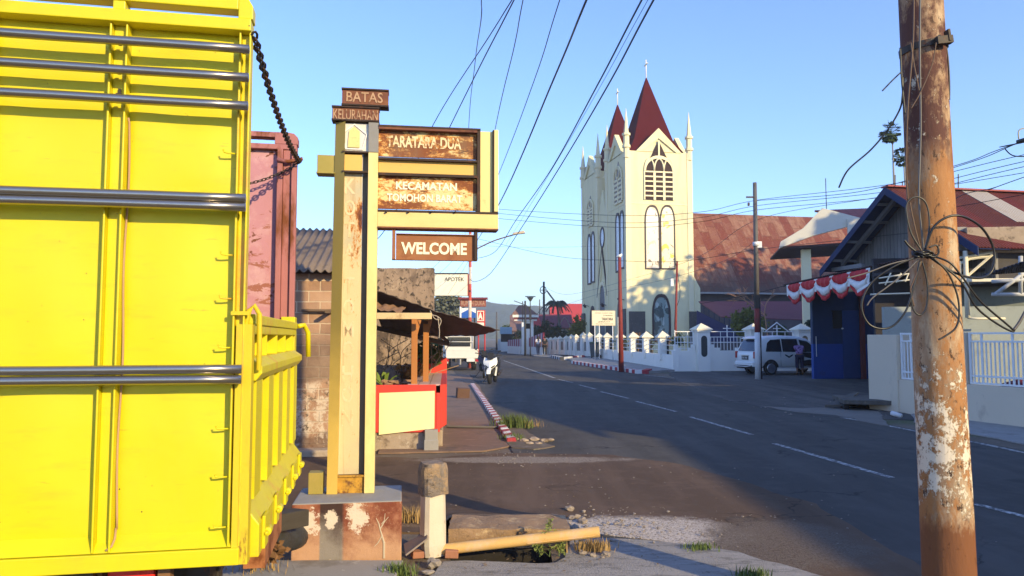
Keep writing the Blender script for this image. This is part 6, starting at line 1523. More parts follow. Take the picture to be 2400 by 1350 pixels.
for i in range(9):
    a_ = rg.uniform(-1.4,1.4); Ld = rg.uniform(.3,.5); d = Vector((math.sin(a_)*Ld,rg.gauss(0,.1),Ld*.55)); w_ = Vector((.02,.02,.01))
    m.add([q-w_,q+w_,q+d*.6+w_*1.6+Vector((0,0,.06)),q+d*.6-w_*1.6+Vector((0,0,.06)),q+d], [(0,1,2,3),(3,2,4)])
tag(m.build('strap_leaf_plant', mat('strap_leaf',(.13,.19,.035),.6,var=.3), origin=q), 'spiky green strap-leaf plant on the stall counter', 'plant')
m = MB(); rg = random.Random(4); q = kk(950,890,.5)
for i in range(26):
    c = K.w(xl+.1+rg.uniform(0,1)*(xr2-xl-.5), .4+rg.uniform(-.1,.2), zt2+rg.uniform(-.02,.03)); m.rock(c, rg.uniform(.02,.06), i, (1.3,1,.5))
o = m.build('stall_litter', mat('litter_mix',(.34,.20,.12),.9,var=.6,vs=4)); struct(o,'stuff'); o['label'] = 'loose rubbish and dry husks piled on the stall counter'
m = MB(); m.box((-3.0,11.15,-.02),(-2.1,14.9,.35)); struct(m.build('stall_floor', M_concw))
# ================================================================ signs further along the left pavement
M_wsign = mat('sign_white', (.78,.74,.60), .6, var=.04); M_rwpole = m_stripes('red_white_pole', (.50,.07,.06,1), (.66,.55,.48,1), .9, 0, .5, 2)
rp = P(1101,838,40); pl_ = thing('red_white_pole', 'red and white painted steel street pole with lamp arm behind the apotek board', 'pole', (rp.x,40,0))
zt3 = P(1101,540,40).z
m = MB(); m.cyl((0,0,0),(0,0,zt3),.10,.075,14); m.build('shaft', M_rwpole, pl_, local=True)
m = MB(); e = P(1212,548,38)-Vector(pl_.location); s0 = P(1101,592,40)-Vector(pl_.location); m.tube(smooth([s0,(s0+e)/2+Vector((0,0,.12)),e],6), .035, 7); m.build('lamp_arm', mat('rusty_arm',(.42,.22,.12),.7,.2,var=.2), pl_, local=True)
m = MB(); d = (e-s0).normalized(); m.hexa([e+Vector((-.25,-.12,-.06)),e+Vector((.42,-.12,.02)),e+Vector((.42,.12,.02)),e+Vector((-.25,.12,-.06)),e+Vector((-.2,-.08,.05)),e+Vector((.36,-.1,.16)),e+Vector((.36,.1,.16)),e+Vector((-.2,.08,.05))]); m.build('lamp_head', mat('lamp_head_tan',(.50,.40,.28),.5), pl_, local=True, bevel=.02)
m = MB(); m.cyl((-.25,-.1,zt3-.35),(.25,.1,zt3-.35),.03,n=6); m.box((.05,-.1,zt3-1.0),(.2,.05,zt3-.5)); m.build('bracket', M_iron, pl_, local=True)
def signbox(name, label, px0, py0, px1, py1, Y, dep, mm, cat='sign', posts=(), pm=None, groundpx=None):
    a, b = P(px0,py1,Y), P(px1,py0,Y); th = thing(name, label, cat, ((a.x+b.x)/2,Y,0))
    m = MB(); m.box((a.x,Y,a.z),(b.x,Y+dep,b.z)); m.build('panel', mm, th, bevel=.02)
    for p_ in posts:
        x = P(p_,py1,Y).x; m = MB(); m.cyl((x,Y+dep/2,0),(x,Y+dep/2,a.z),.06,n=8); m.build('post', pm or M_iron, th)
    return th, a, b
def stext(th, body, px0, py0, px1, py1, Y, mm, bold=.01, dep=.01):
    a, b = P(px0,py1,Y), P(px1,py0,Y); t = MB(); t.text(body, b.x-a.x, b.z-a.z, dep, Matrix.Translation(((a.x+b.x)/2,Y-.001,(a.z+b.z)/2)) @ Matrix.Rotation(R(90),4,'X'), bold); t.build('lettering', mm, th)
th, a, b = signbox('pharmacy_sign', 'cream white board reading APOTEK beside the red and white pole', 1015, 642, 1096, 693, 39.5, .25, M_wsign)
m = MB(); m.box((a.x-.02,39.45,b.z+.001),(b.x+.02,39.8,b.z+.05)); m.build('edge', M_iron, th)
m = MB(); m.box((b.x,39.5,a.z),(b.x+.05,39.75,b.z)); m.build('edge', mat('red_edge',(.3,.05,.04),.6), th)
m = MB(); m.box((b.x+.0501,39.6,a.z+.2),(b.x+.16,39.7,a.z+.3)); m.build('arm', M_iron, th)
stext(th, 'APOTEK', 1042, 650, 1088, 659, 39.5, mat('dark_letter',(.05,.04,.03),.7), .0, .015)
th, a, b = signbox('brown_nameboard', 'brown wooden nameboard with carved pale letters and a small roof cap', 1078, 702, 1139, 719, 45, .12, mat('brown_board',(.26,.08,.06),.7,var=.2), posts=(1079,), pm=M_wpole)
m = MB(); m.box((a.x-.1,44.85,b.z+.001),(b.x+.1,45.3,b.z+.12)); m.build('cap', mat('maroon_cap',(.17,.03,.04),.6), th)
stext(th, 'RUMAH DUKA', 1081, 705, 1136, 716, 45, mat('pale_carved',(.50,.33,.24),.8,var=.3), .0, .02)
th, a, b = signbox('blue_sign', 'small white and blue board under the brown nameboard', 1081, 722, 1115, 745, 50, .15, mat('board_white',(.72,.72,.74),.5), posts=(1083,1112))
m = MB(); q0, q1 = P(1081,745,49.99), P(1115,734,49.99); m.box((q0.x,49.97,q0.z),(q1.x,49.999,q1.z)); m.prism([(q0.x,q1.z),((q0.x+q1.x)/2,q1.z+.25),(q1.x,q1.z)], 'y', 49.975, 49.998); m.build('blue_band', mat('signal_blue',(.02,.10,.42),.5), th)
stext(th, 'i', 1098, 735, 1100, 744, 49.97, M_wsign, .0, .01)
th, a, b = signbox('red_pylon_sign', 'red and white pylon sign with a large white letter A', 1118, 727, 1137, 775, 60, .5, mat('pylon_red',(.55,.03,.025),.4), posts=(1121,1136), pm=mat('pylon_pole',(.45,.03,.03),.5))
q0, q1 = P(1118.3,752.5,59.9), P(1134.5,728.5,59.9)
m = MB(); m.ring([(q0.x,q0.z),(q1.x,q0.z),(q1.x,q1.z),(q0.x,q1.z)], [(q0.x+.07,q0.z+.07),(q1.x-.07,q0.z+.07),(q1.x-.07,q1.z-.07),(q0.x+.07,q1.z-.07)], 'y', 59.96, 59.999); m.box((q0.x,59.97,P(1118,772,60).z),(q1.x,59.999,P(1118,756,60).z)); m.build('white_border', M_wsign, th)
stext(th, 'A', 1120.5, 732, 1131.5, 749, 60, M_wsign, .06, .03)
# ================================================================ vehicles
M_glass = NM('car_glass').out((.012,.014,.02), .06, 0, .6)
M_glassb = NM('rear_glass').out((.015,.02,.05), .12, 0, .6)
M_carw = NM('car_white').out((.72,.73,.73), .25, 0, .5)
M_carb = mat('black_plastic', (.02,.02,.021), .6, var=.1)
M_alloy = NM('alloy_rim').out((.55,.55,.56), .3, .9, .5)
M_redl = NM('red_lens').out((.35,.008,.012), .2, 0, .6)
M_plate = mat('plate_black', (.03,.03,.035), .5)
phi = R(14); wp = G(1807,879.5)
vo = wp-Vector((math.cos(phi)*.74+math.sin(phi)*.80, math.sin(phi)*.74-math.cos(phi)*.80, 0))
van = thing('minivan', 'white minivan parked with its front door open by the blue shop', 'minivan', tuple(vo), phi)
ST = [(.0,.42,.92,.95,.74,.70),(.05,.34,.96,1.02,.79,.72),(.22,.32,.98,1.42,.82,.68),(.36,.32,.98,1.62,.825,.64),(.60,.31,.98,1.68,.83,.63),(1.4,.30,.98,1.72,.835,.63),(2.2,.30,.97,1.70,.835,.63),(2.65,.30,.96,1.60,.835,.64),(3.0,.30,.95,1.36,.83,.68),(3.32,.31,.93,1.08,.82,.72),(3.7,.32,.86,.96,.80,.70),(4.0,.36,.74,.82,.74,.62),(4.12,.42,.62,.68,.62,.5)]
m = MB(); rings = []
for (x,zb,zm,zt_,wm,wt) in ST:
    half = [(0,zb),(wm*.82,zb),(wm*.97,zb+.10),(wm,(zb+zm)/2+.05),(wm*.985,zm),(wt+.06,zt_-.10 if zt_-zm > .2 else zm+(zt_-zm)*.5),(wt-.05,zt_-.02),(wt*.55,zt_),(0,zt_+.01)]
    rings.append([(x,-y,z) for y,z in half]+[(x,y,z) for y,z in half[::-1][1:-1]])
n = len(rings[0]); vs = [p for r_ in rings for p in r_]
m.add(vs, [(i*n+k, i*n+(k+1)%n, (i+1)*n+(k+1)%n, (i+1)*n+k) for i in range(len(rings)-1) for k in range(n)]+[list(range(n))[::-1], [(len(rings)-1)*n+k for k in range(n)]], smooth=True)
vb = m.build('body', M_carw, van, local=True)
def vint(x, i):
    for a, b in zip(ST, ST[1:]):
        if a[0] <= x <= b[0]: t = (x-a[0])/(b[0]-a[0]); return a[i]+(b[i]-a[i])*t
def vside(x, z, off=.008):
    zm, zt_, wm, wt = vint(x,2), vint(x,3), vint(x,4), vint(x,5)
    t = max(0, min(1.1,(z-zm)/max(.05,zt_-.10-zm))); return (x, -(wm*.985+(wt+.06-wm*.985)*t+off), z)
def sidepoly(pts, name, mm, par, off=.010, seg=4):
    o = []
    for (x0,z0),(x1,z1) in zip(pts, pts[1:]+pts[:1]):
        for k in range(seg): o.append((x0+(x1-x0)*k/seg, z0+(z1-z0)*k/seg))
    for sg in (1,-1):
        m = MB(); c = (sum(p[0] for p in o)/len(o), sum(p[1] for p in o)/len(o))
        vs = [vside(x,z,off) for x,z in o]+[vside(*c,off+.006)]
        vs = [(x,y*sg,z) for x,y,z in vs]
        m.add(vs, [(k,(k+1)%len(o),len(o)) for k in range(len(o))]); m.build(name, mm, par, local=True)
sidepoly([(.50,1.02),(1.28,1.01),(1.28,1.56),(.80,1.53),(.62,1.40)], 'window', M_glass, van)
sidepoly([(1.33,1.01),(2.18,1.0),(2.10,1.56),(1.33,1.565)], 'window', M_glass, van)
sidepoly([(2.28,1.0),(3.12,.985),(2.95,1.18),(2.62,1.46),(2.2,1.54)], 'window', M_carb, van)
sidepoly([(2.24,.40),(3.1,.40),(3.14,.96),(2.26,.98)], 'door_opening', M_carb, van, .006)
sidepoly([(1.22,.395),(1.235,.395),(1.235,1.0),(1.22,1.0)], 'door_gap', M_carb, van, .008, 2)
# rear window, lamps, plate, bumper
def rear(y, z, off=.012):
    x = None
    zs = [(.92,0.0),(1.02,.05),(1.42,.22),(1.62,.36)]
    if z <= .92: x = 0
    else:
        for (z0,x0),(z1,x1) in zip(zs, zs[1:]):
            if z0 <= z <= z1: x = x0+(x1-x0)*(z-z0)/(z1-z0)
    return (x-off, y, z)
m = MB(); NY = 8
vs = []
for j in range(7):
    z = 1.04+.50*j/6; hw_ = .66-.10*j/6
    for i in range(NY+1): vs.append(rear(-hw_+2*hw_*i/NY, z, .014+.02*(1-abs(i/NY*2-1))))
m.add(vs, [(j*(NY+1)+i, j*(NY+1)+i+1, (j+1)*(NY+1)+i+1, (j+1)*(NY+1)+i) for j in range(6) for i in range(NY)], smooth=True); m.build('rear_window', M_glassb, van, local=True)
m = MB(); m.hexa([(.12,-.52,1.575),(.42,-.52,1.66),(.42,.52,1.66),(.12,.52,1.575),(.13,-.52,1.60),(.43,-.52,1.69),(.43,.52,1.69),(.13,.52,1.60)]); m.build('spoiler', M_carw, van, local=True, bevel=.01)
for sg in (-1,1):
    m = MB(); m.box((-.035,sg*.74-.07 if sg > 0 else -.80,.72),(.09,.80 if sg > 0 else -.67,1.02)); m.build('tail_light', M_redl, van, local=True, bevel=.02)
m = MB(); m.box((-.03,-.25,.66),(.02,.25,.82)); p_ = m.build('number_plate', M_plate, van, local=True)
t = MB(); t.text('DB 1842', .42, .075, .004, Matrix.Translation((-.0305,0,.745)) @ Matrix.Rotation(R(-90),4,'Z') @ Matrix.Rotation(R(90),4,'X'), .0); t.build('lettering', M_rail, p_, local=True)
m = MB(); m.box((-.05,-.30,.84),(.02,.30,.865)); m.build('garnish', M_alloy, van, local=True)
m = MB(); m.hexa([(-.10,-.74,.36),(.06,-.82,.36),(.06,.82,.36),(-.10,.74,.36),(-.10,-.74,.56),(.04,-.82,.60),(.04,.82,.60),(-.10,.74,.56)]); m.build('bumper', M_carw, van, local=True, bevel=.03)
m = MB(); m.box((-.108,-.70,.38),(-.09,.70,.42)); m.box((.0,-.72,.27),(.06,.72,.355)); m.build('bumper_trim', M_carb, van, local=True)
m = MB(); m.tube([(-.12,-.6,.40),(-.14,-.3,.36),(-.14,.5,.36),(-.12,.72,.40)], .025, 8); m.build('bumper_bar', M_alloy, van, local=True)
for x in (.74, 3.38):
    for sg in (-1,1):
        m = MB(); m.prism([(x+.36*math.cos(q*math.pi/12), .32+.36*math.sin(q*math.pi/12)) for q in range(13)], 'y', sg*.70, sg*.838); m.build('wheel_arch', M_carb, van, local=True)
        MT = Matrix.Translation((x, sg*.755, .30)) @ Matrix.Rotation(R(90),4,'X')
        m = MB(); m.lathe([(.2,-.09),(.28,-.095),(.305,-.06),(.305,.06),(.28,.095),(.2,.09)], 24, MT); w_ = m.build('wheel', M_black, van, local=True)
        m = MB(); m.lathe([(.17,-.097),(.205,-.10),(.205,.10),(.17,.097)], 24, MT)
        for k in range(5):
            q = 2*math.pi*k/5; m.hexa([MT @ Vector((a_*math.cos(q)-b_*math.sin(q), a_*math.sin(q)+b_*math.cos(q), c_)) for c_ in (-.095,.095) for a_,b_ in ((.0,-.03),(.19,-.05),(.19,.05),(.0,.03))])
        m.build('rim', M_alloy, w_, local=True)
        m = MB(); m.lathe([(.01,-.07),(.17,-.07),(.17,.07),(.01,.07)], 16, MT); m.build('hub', M_carb, w_, local=True)
m = MB(); m.box((.9,-.84,.28),(3.0,-.80,.335)); m.box((.9,.80,.28),(3.0,.84,.335)); m.build('sill', M_carw, van, local=True)
m = MB(); m.box((.42,-.86,1.18),(.6,-.80,1.30)); m.build('mirror_far', M_carw, van, local=True) if False else None
# open front door with mirror
da = R(-62); DM = Matrix.Translation((3.12,-.82,0)) @ Matrix.Rotation(math.pi+R(62),4,'Z')
m = MB(); m.box((0,-.03,.42),(.92,.03,.96), DM); m.build('open_door', M_carw, van, local=True, bevel=.02)
m = MB(); m.ring([(0,.961),(.92,.961),(.80,1.45),(.42,1.47)], [(.12,1.0),(.86,1.0),(.76,1.41),(.44,1.43)], 'y', -.02, .02, DM); m.build('door_frame', M_carb, van, local=True)
m = MB(); m.box((.02,.03,.98),(.16,.16,1.14), DM); m.build('mirror', M_carb, van, local=True, bevel=.02)
# sticker: two dark leaf shapes on the rear door
m = MB()
for dx, rot in ((-.07,28),(.09,-28)):
    pts = [(math.cos(a_)*.15,math.sin(a_)*.035) for a_ in [i*math.pi/5 for i in range(10)]]
    c, s = math.cos(R(-rot)), math.sin(R(-rot)); pts = [(1.62+dx+x*c-y*s,.82+x*s+y*c) for x,y in pts]
    m.add([vside(x,z,.012) for x,z in pts], [list(range(10))])
m.build('sticker', M_carb, van, local=True)
# pickup truck, tail towards us
pk0 = G(1083,868.5)
pk = thing('pickup_truck', 'white flatbed pickup truck parked behind the food stall', 'pickup truck', (pk0.x,pk0.y,0), R(98))
# local x forward, rear at x=0
pw = .78
m = MB(); m.box((0,-pw,.62),(2.3,pw,.68)); m.box((.0,-.35,.40),(2.6,-.25,.62)); m.box((.0,.25,.40),(2.6,.35,.62)); m.build('bed', mat('pickup_dark',(.05,.045,.04),.8,var=.3), pk, local=True)
M_pkw = mat('pickup_white', (.62,.60,.56), .5, var=.08, layers=(((.40,.36,.30),3,.58,.74),))
m = MB(); m.box((-.04,-pw-.02,.60),(.0,pw+.02,1.06)); tg_ = m.build('tailgate', M_pkw, pk, local=True, bevel=.01)
m = MB(); m.box((-.05,-pw,.98),(-.041,pw,1.03)); m.box((-.05,-pw,.62),(-.041,pw,.67)); m.build('rib', M_pkw, tg_, local=True)
for sg in (-1,1):
    m = MB(); m.box((.001,sg*pw-.02,.66),(2.3,sg*pw+.02,1.04)); m.build('side_board', M_pkw, pk, local=True, bevel=.01)
    m = MB(); m.box((.6,sg*pw-.021-.004,.78),(2.1,sg*pw+.021+.004,.90)); m.build('dark_band', M_carb, pk, local=True)
    m = MB(); m.box((-.045,sg*(pw-.05)-.08,.44),(.02,sg*(pw-.05)+.08,.56)); m.build('tail_light', M_redl, pk, local=True)
    for x in (.75, 3.2):
        MT = Matrix.Translation((x, sg*.64, .33)) @ Matrix.Rotation(R(90),4,'X')
        m = MB(); m.lathe([(.2,-.11),(.31,-.11),(.33,-.07),(.33,.07),(.31,.11),(.2,.11)], 20, MT); w_ = m.build('wheel', M_black, pk, local=True)
        m = MB(); m.lathe([(.02,-.07),(.19,-.10),(.2,-.112),(.2,.112),(.19,.10),(.02,.07)], 16, MT); m.build('rim', M_alloy, w_, local=True)
    m = MB(); m.tube([(.75+.40*math.cos(q*math.pi/8), sg*.70, .33+.40*math.sin(q*math.pi/8)) for q in range(9)], .04, 6); m.build('mudguard', M_pkw, pk, local=True)
m = MB(); m.prism([(2.36,.5),(2.36,1.75),(2.6,1.82),(3.4,1.80),(3.85,1.15),(3.95,.5)], 'y', -.76, .76); m.build('cab', M_pkw, pk, local=True, bevel=.04)
m = MB(); m.box((2.352,-.6,1.15),(2.359,.6,1.65)); m.build('rear_window', M_glass, pk, local=True)
m = MB()
for y in (-.74,.74):
    m.tube([(2.28,y,1.04),(2.28,y,1.75)], .025, 6)
m.tube([(2.28,-.74,1.75),(2.28,.74,1.75)], .025, 6); m.tube([(2.28,-.74,1.4),(2.28,.74,1.4)], .02, 6); m.build('rack', M_pkw, pk, local=True)
m = MB(); m.box((-.06,-.62,.44),(-.03,-.22,.60)); m.build('number_plate', mat('plate_white',(.62,.62,.62),.6), pk, local=True)
# scooters
def scooter(loc, rz, body_m, label, dark=False):
    s = thing('scooter', label, 'scooter', loc, rz, None)      # local -y is forward
    def wheel(y):
        MT = Matrix.Translation((0,y,.27)) @ Matrix.Rotation(R(90),4,'Y')
        m = MB(); m.lathe([(.17,-.05),(.24,-.055),(.27,-.025),(.272,0),(.27,.025),(.24,.055),(.17,.05)], 22, MT); w_ = m.build('wheel', M_black, s, local=True)
        m = MB(); m.lathe([(.02,-.04),(.165,-.045),(.169,-.052),(.169,.052),(.165,.045),(.02,.04)], 16, MT); m.build('rim', M_carb if not dark else M_black, w_, local=True)
    wheel(-.66); wheel(.66)
    def shell(sec, nm, mm):                                     # shaped shields with a pointed nose
        m = MB(); vs = []
        for z,w_,y,nb in sec:
            for k in range(9):
                t = k/8*2-1; vs.append((w_*t, y-nb*(1-abs(t))**.9, z+.10*max(0,abs(t)-.25)*(1 if z > .8 else 0)))
            vs.append((w_*.8,y+.20,z)); vs.append((-w_*.8,y+.20,z))
        n = 11; N = len(sec); m.add(vs, [(i*n+k,i*n+(k+1)%n,(i+1)*n+(k+1)%n,(i+1)*n+k) for i in range(N-1) for k in range(n)]+[list(range(n))[::-1],[(N-1)*n+k for k in range(n)]])
        m.build(nm, mm, s, local=True)
    shell([(.54,.10,-.58,.14),(.62,.19,-.56,.14),(.72,.245,-.52,.12),(.80,.25,-.49,.09),(.86,.22,-.46,.06)], 'front_cowl', body_m)
    shell([(.28,.10,-.52,.03),(.40,.17,-.50,.05),(.535,.20,-.49,.06)], 'leg_shield', M_carb)
    for sg in (-1,1):
        m = MB(); m.hexa([(sg*.15,-.50,.30),(sg*.19,-.44,.28),(sg*.22,-.40,.60),(sg*.20,-.50,.60),(sg*.17,-.46,.30),(sg*.20,-.40,.28),(sg*.235,-.36,.60),(sg*.225,-.46,.60)]); m.build('side_wing', body_m, s, local=True)
    for sg in (-1,1):
        m = MB(); m.add([(sg*.03,-.70,.585),(sg*.17,-.605,.67),(sg*.20,-.59,.645),(sg*.09,-.665,.565)], [(0,1,2,3)]); m.build('headlight', M_glass, s, local=True)
        m = MB(); m.tube([(sg*.08,-.44,.96),(sg*.32,-.36,1.0),(sg*.36,-.30,1.0)], .018, 7); m.build('handlebar', M_carb, s, local=True)
        m = MB(); m.tube([(sg*.20,-.40,1.0),(sg*.30,-.44,1.14)], .008, 5); m.cbox((sg*.33,-.44,1.15),(.09,.03,.05)); m.build('mirror', M_carb, s, local=True)
    m = MB(); m.prism([(-.50,.90),(-.60,.86),(-.44,1.10),(-.40,1.08)], 'x', -.10, .10); m.build('windscreen', M_carb, s, local=True)
    m = MB(); m.prism([(-.95,.36),(-.90,.50),(-.66,.57),(-.44,.48),(-.46,.44),(-.66,.53),(-.88,.44)], 'x', -.075, .075); m.build('front_mudguard', body_m, s, local=True, bevel=.01)
    m = MB(); 
    for sg in (-1,1): m.cyl((sg*.10,-.66,.27),(sg*.10,-.54,.62),.025,n=8)
    m.build('fork', M_carb, s, local=True)
    m = MB(); m.prism([(-.45,.30),(-.30,.28),(.10,.30),(.80,.52),(1.0,.78),(.95,.82),(.30,.74),(.05,.68),(-.20,.66),(-.42,.72)], 'x', -.17, .17); m.build('body', M_carb, s, local=True, bevel=.04)
    m = MB(); m.prism([(-.10,.70),(.25,.78),(.55,.80),(.95,.86),(.96,.90),(.55,.88),(.3,.85),(-.05,.78)], 'x', -.14, .14); m.build('seat', M_black, s, local=True, bevel=.03)
    m = MB(); m.cyl((.19,.1,.30),(.19,.85,.42),.05,.06,10); m.build('exhaust', M_iron, s, local=True)
    m = MB(); m.tube([(-.17,.05,.25),(-.36,.10,.02)], .012, 6); m.build('kickstand', M_iron, s, local=True)
    return s
M_scw = NM('scooter_white').out((.78,.78,.76), .22, 0, .5); M_scd = NM('scooter_navy').out((.012,.014,.035), .3, 0, .5)
q = G(1153,900); scooter((q.x,q.y+.6,0), R(-7), M_scw, 'white scooter parked facing us on the left edge of the road')
q = G(1133,886); scooter((q.x,q.y+.6,0), R(2), M_scd, 'dark navy scooter parked just behind the white one', True)
# ================================================================ people
def skin(verts, edges, radii, sub=2, root=0):
    me = bpy.data.meshes.new('t'); me.from_pydata([tuple(v) for v in verts], edges, []); o = bpy.data.objects.new('t', me); COL.objects.link(o)
    o.modifiers.new('s','SKIN'); 
    sv = me.skin_vertices[0].data
    for i, r_ in enumerate(radii):
        sv[i].radius = (r_, r_) if not isinstance(r_, tuple) else r_; sv[i].use_root = (i == root)
    s2 = o.modifiers.new('u','SUBSURF'); s2.levels = sub; s2.render_levels = sub
    dg = bpy.context.evaluated_depsgraph_get(); dg.update(); em = bpy.data.meshes.new_from_object(o.evaluated_get(dg))
    m = MB(); m.add([v.co.copy() for v in em.vertices], [list(p.vertices) for p in em.polygons], smooth=True)
    bpy.data.objects.remove(o); bpy.data.meshes.remove(me); bpy.data.meshes.remove(em); return m
def person(label, loc, rz, J, skin_m, clothes, hair_m, hair='short', h=1.62):
    """J: joints in local metres (x right, y ahead is -y facing), keys listed below"""
    p = thing('person', label, 'person', loc, rz)
    names = ['pelvis','waist','chest','neck','head0','head1','ls','le','lw','rs','re','rw','lh','lk','la','lt','rh','rk','ra','rt']
    rad = dict(pelvis=(.135,.105),waist=(.125,.095),chest=(.15,.10),neck=.052,head0=.078,head1=.082,ls=.062,le=.043,lw=.028,rs=.062,re=.043,rw=.028,lh=.085,lk=.056,la=.036,lt=.030,rh=.085,rk=.056,ra=.036,rt=.030)
    ed = [('pelvis','waist'),('waist','chest'),('chest','neck'),('neck','head0'),('head0','head1'),('chest','ls'),('ls','le'),('le','lw'),('chest','rs'),('rs','re'),('re','rw'),('pelvis','lh'),('lh','lk'),('lk','la'),('la','lt'),('pelvis','rh'),('rh','rk'),('rk','ra'),('ra','rt')]
    V_ = [Vector(J[n]) for n in names]; E = [(names.index(a),names.index(b)) for a,b in ed]; Rr = [rad[n] for n in names]
    for w_, e_, sg in (('lw','le',-1),('rw','re',1)):
        wv = Vector(J[w_]); d = (wv-Vector(J[e_])).normalized(); sd = d.cross(Vector((0,1,0))).normalized() if abs(d.y) < .9 else Vector((1,0,0)); pn = sd.cross(d)
        V_.append(wv+d*.07); ip = len(V_)-1; Rr.append((.036,.020)); E.append((names.index(w_),ip))
        for k,(off,L_1) in enumerate(((-.030,.060),(-.010,.075),(.010,.070),(.030,.055))):
            a1 = wv+d*.10+pn*0+Vector((0,1,0)).cross(d)*0+sd*off; V_.append(a1); E.append((ip,len(V_)-1)); Rr.append(.0095)
            V_.append(a1+d*L_1*.6+pn*.012); E.append((len(V_)-2,len(V_)-1)); Rr.append(.0085)
            V_.append(a1+d*L_1+pn*.03); E.append((len(V_)-2,len(V_)-1)); Rr.append(.007)
        V_.append(wv+d*.045+sd*.045*sg); E.append((names.index(w_),len(V_)-1)); Rr.append(.011)
        V_.append(wv+d*.085+sd*.058*sg); E.append((len(V_)-2,len(V_)-1)); Rr.append(.009)
    b = skin(V_, E, Rr, 2)
    hc = (Vector(J['head0'])+Vector(J['head1']))/2; up = (Vector(J['head1'])-Vector(J['head0'])).normalized(); fw = Vector((0,-1,0)); fw = (fw-up*fw.dot(up)).normalized(); sd = fw.cross(up)
    for sg in (-1,1): b.rock(hc+sd*sg*.085, .022, 1, (.5,1,1.3), 0); b.rock(hc+fw*.078+sd*sg*.03+up*.012, .011, 1, (1,1,1), 0)
    b.rock(hc+fw*.092-up*.012, .016, 1, (.8,1,1.4), 0); b.rock(hc+fw*.08-up*.05, .014, 1, (1.8,.7,.5), 0)
    b.build('body', skin_m, p, local=True)
    hm_ = MB(); hm_.rock(hc+up*.028-fw*.014, .104, 2, (1,1.05,1.05), .04)
    if hair == 'veil': hm_.rock(hc-up*.09-fw*.03, .13, 3, (1.05,.8,1.2), .05)
    hm_.build('hair' if hair != 'veil' else 'headscarf', hair_m, p, local=True)
    for (nm, js, es, rs, mm) in clothes:
        skin([Vector(J[j]) if isinstance(j,str) else Vector(j) for j in js], es, rs, 2).build(nm, mm, p, local=True)
    return p
M_skin = mat('skin_brown', (.22,.115,.07), .6, var=.08, bump=.05); M_hair = mat('hair_black', (.012,.010,.010), .5, var=.2)
def mix_(a, b, t): return tuple(Vector(a)*(1-t)+Vector(b)*t)
def outfit(J, top_m, bot_m, long=False, sleeve=.55, hem=0):
    top = ('shirt', ['pelvis','waist','chest',mix_(J['chest'],J['neck'],.75),'ls',mix_(J['ls'],J['le'],sleeve),'rs',mix_(J['rs'],J['re'],sleeve)], [(0,1),(1,2),(2,3),(2,4),(4,5),(2,6),(6,7)], [(.165,.13),(.16,.125),(.175,.125),.065,.082,.075,.082,.075], top_m)
    k = .97 if long else .45
    def lg(h,kn,a): return mix_(J[kn],J[a],k)
    bot = ('trousers' if long else 'shorts', ['pelvis','lh','lk',lg('lh','lk','la'),'rh','rk',lg('rh','rk','ra')], [(0,1),(1,2),(2,3),(0,4),(4,5),(5,6)], [(.155,.125),.105,.085,.075 if not long else .06,.105,.085,.075 if not long else .06], bot_m)
    return [top, bot]
def shoes(J): 
    return [('sandals', [mix_(J['la'],J['lt'],.1),J['lt']], [(0,1)], [.045,.036], M_black)] 
# person at the van: standing with back to us, leaning into the open doorway
Jv = dict(pelvis=(0,0,.86),waist=(0,-.05,1.0),chest=(0,-.15,1.17),neck=(.02,-.30,1.28),head0=(.03,-.40,1.27),head1=(.03,-.49,1.30),ls=(-.17,-.17,1.20),le=(-.24,-.30,1.02),lw=(-.16,-.52,1.0),rs=(.17,-.17,1.20),re=(.24,-.32,1.03),rw=(.15,-.54,1.02),lh=(-.09,0,.80),lk=(-.10,-.03,.46),la=(-.11,.03,.08),lt=(-.12,-.11,.035),rh=(.09,0,.80),rk=(.10,-.02,.46),ra=(.12,.05,.08),rt=(.13,-.09,.035))
def m_purple():
    k = NM('purple_print_shirt'); c = k.mix(k.noise(5,4), (.30,.17,.38,1), (.40,.24,.48,1)); c = k.mix(k.ramp(k.noise(9,2,.5,(1,1,1),1.5), .56,.60), c, (.10,.04,.13,1)); return k.out(c,.9)
q = G(1874,879); person('person in a purple printed shirt and dark shorts leaning into the white minivan', (q.x,q.y-.05,0), R(180-10), Jv, M_skin, outfit(Jv, m_purple(), mat('navy_shorts',(.02,.02,.06),.9)), M_hair)
Jw = dict(pelvis=(0,0,.90),waist=(0,0,1.05),chest=(0,.01,1.25),neck=(0,0,1.42),head0=(0,-.02,1.49),head1=(0,-.02,1.58),ls=(-.17,.01,1.33),le=(-.22,.04,1.07),lw=(-.21,-.06,.84),rs=(.17,.01,1.33),re=(.22,.06,1.07),rw=(.20,.0,.83),lh=(-.09,0,.84),lk=(-.09,-.10,.47),la=(-.09,-.06,.08),lt=(-.09,-.20,.035),rh=(.09,0,.84),rk=(.09,.02,.47),ra=(.09,.18,.10),rt=(.09,.06,.035))
q = G(1261,834.5); person('person in a white shirt and dark headscarf walking on the far right pavement', (q.x,q.y,.08), R(190), Jw, M_skin, outfit(Jw, mat('white_shirt',(.60,.58,.62),.9), mat('grey_trousers',(.12,.12,.15),.9), True, .8), M_hair, 'veil')
q = G(1277,835); person('person dressed in black walking on the far right pavement by the pillar fence', (q.x,q.y,.08), R(175), Jw, M_skin, outfit(Jw, mat('black_shirt',(.018,.018,.02),.9), mat('black_trousers',(.015,.015,.018),.9), True, .9), M_hair)
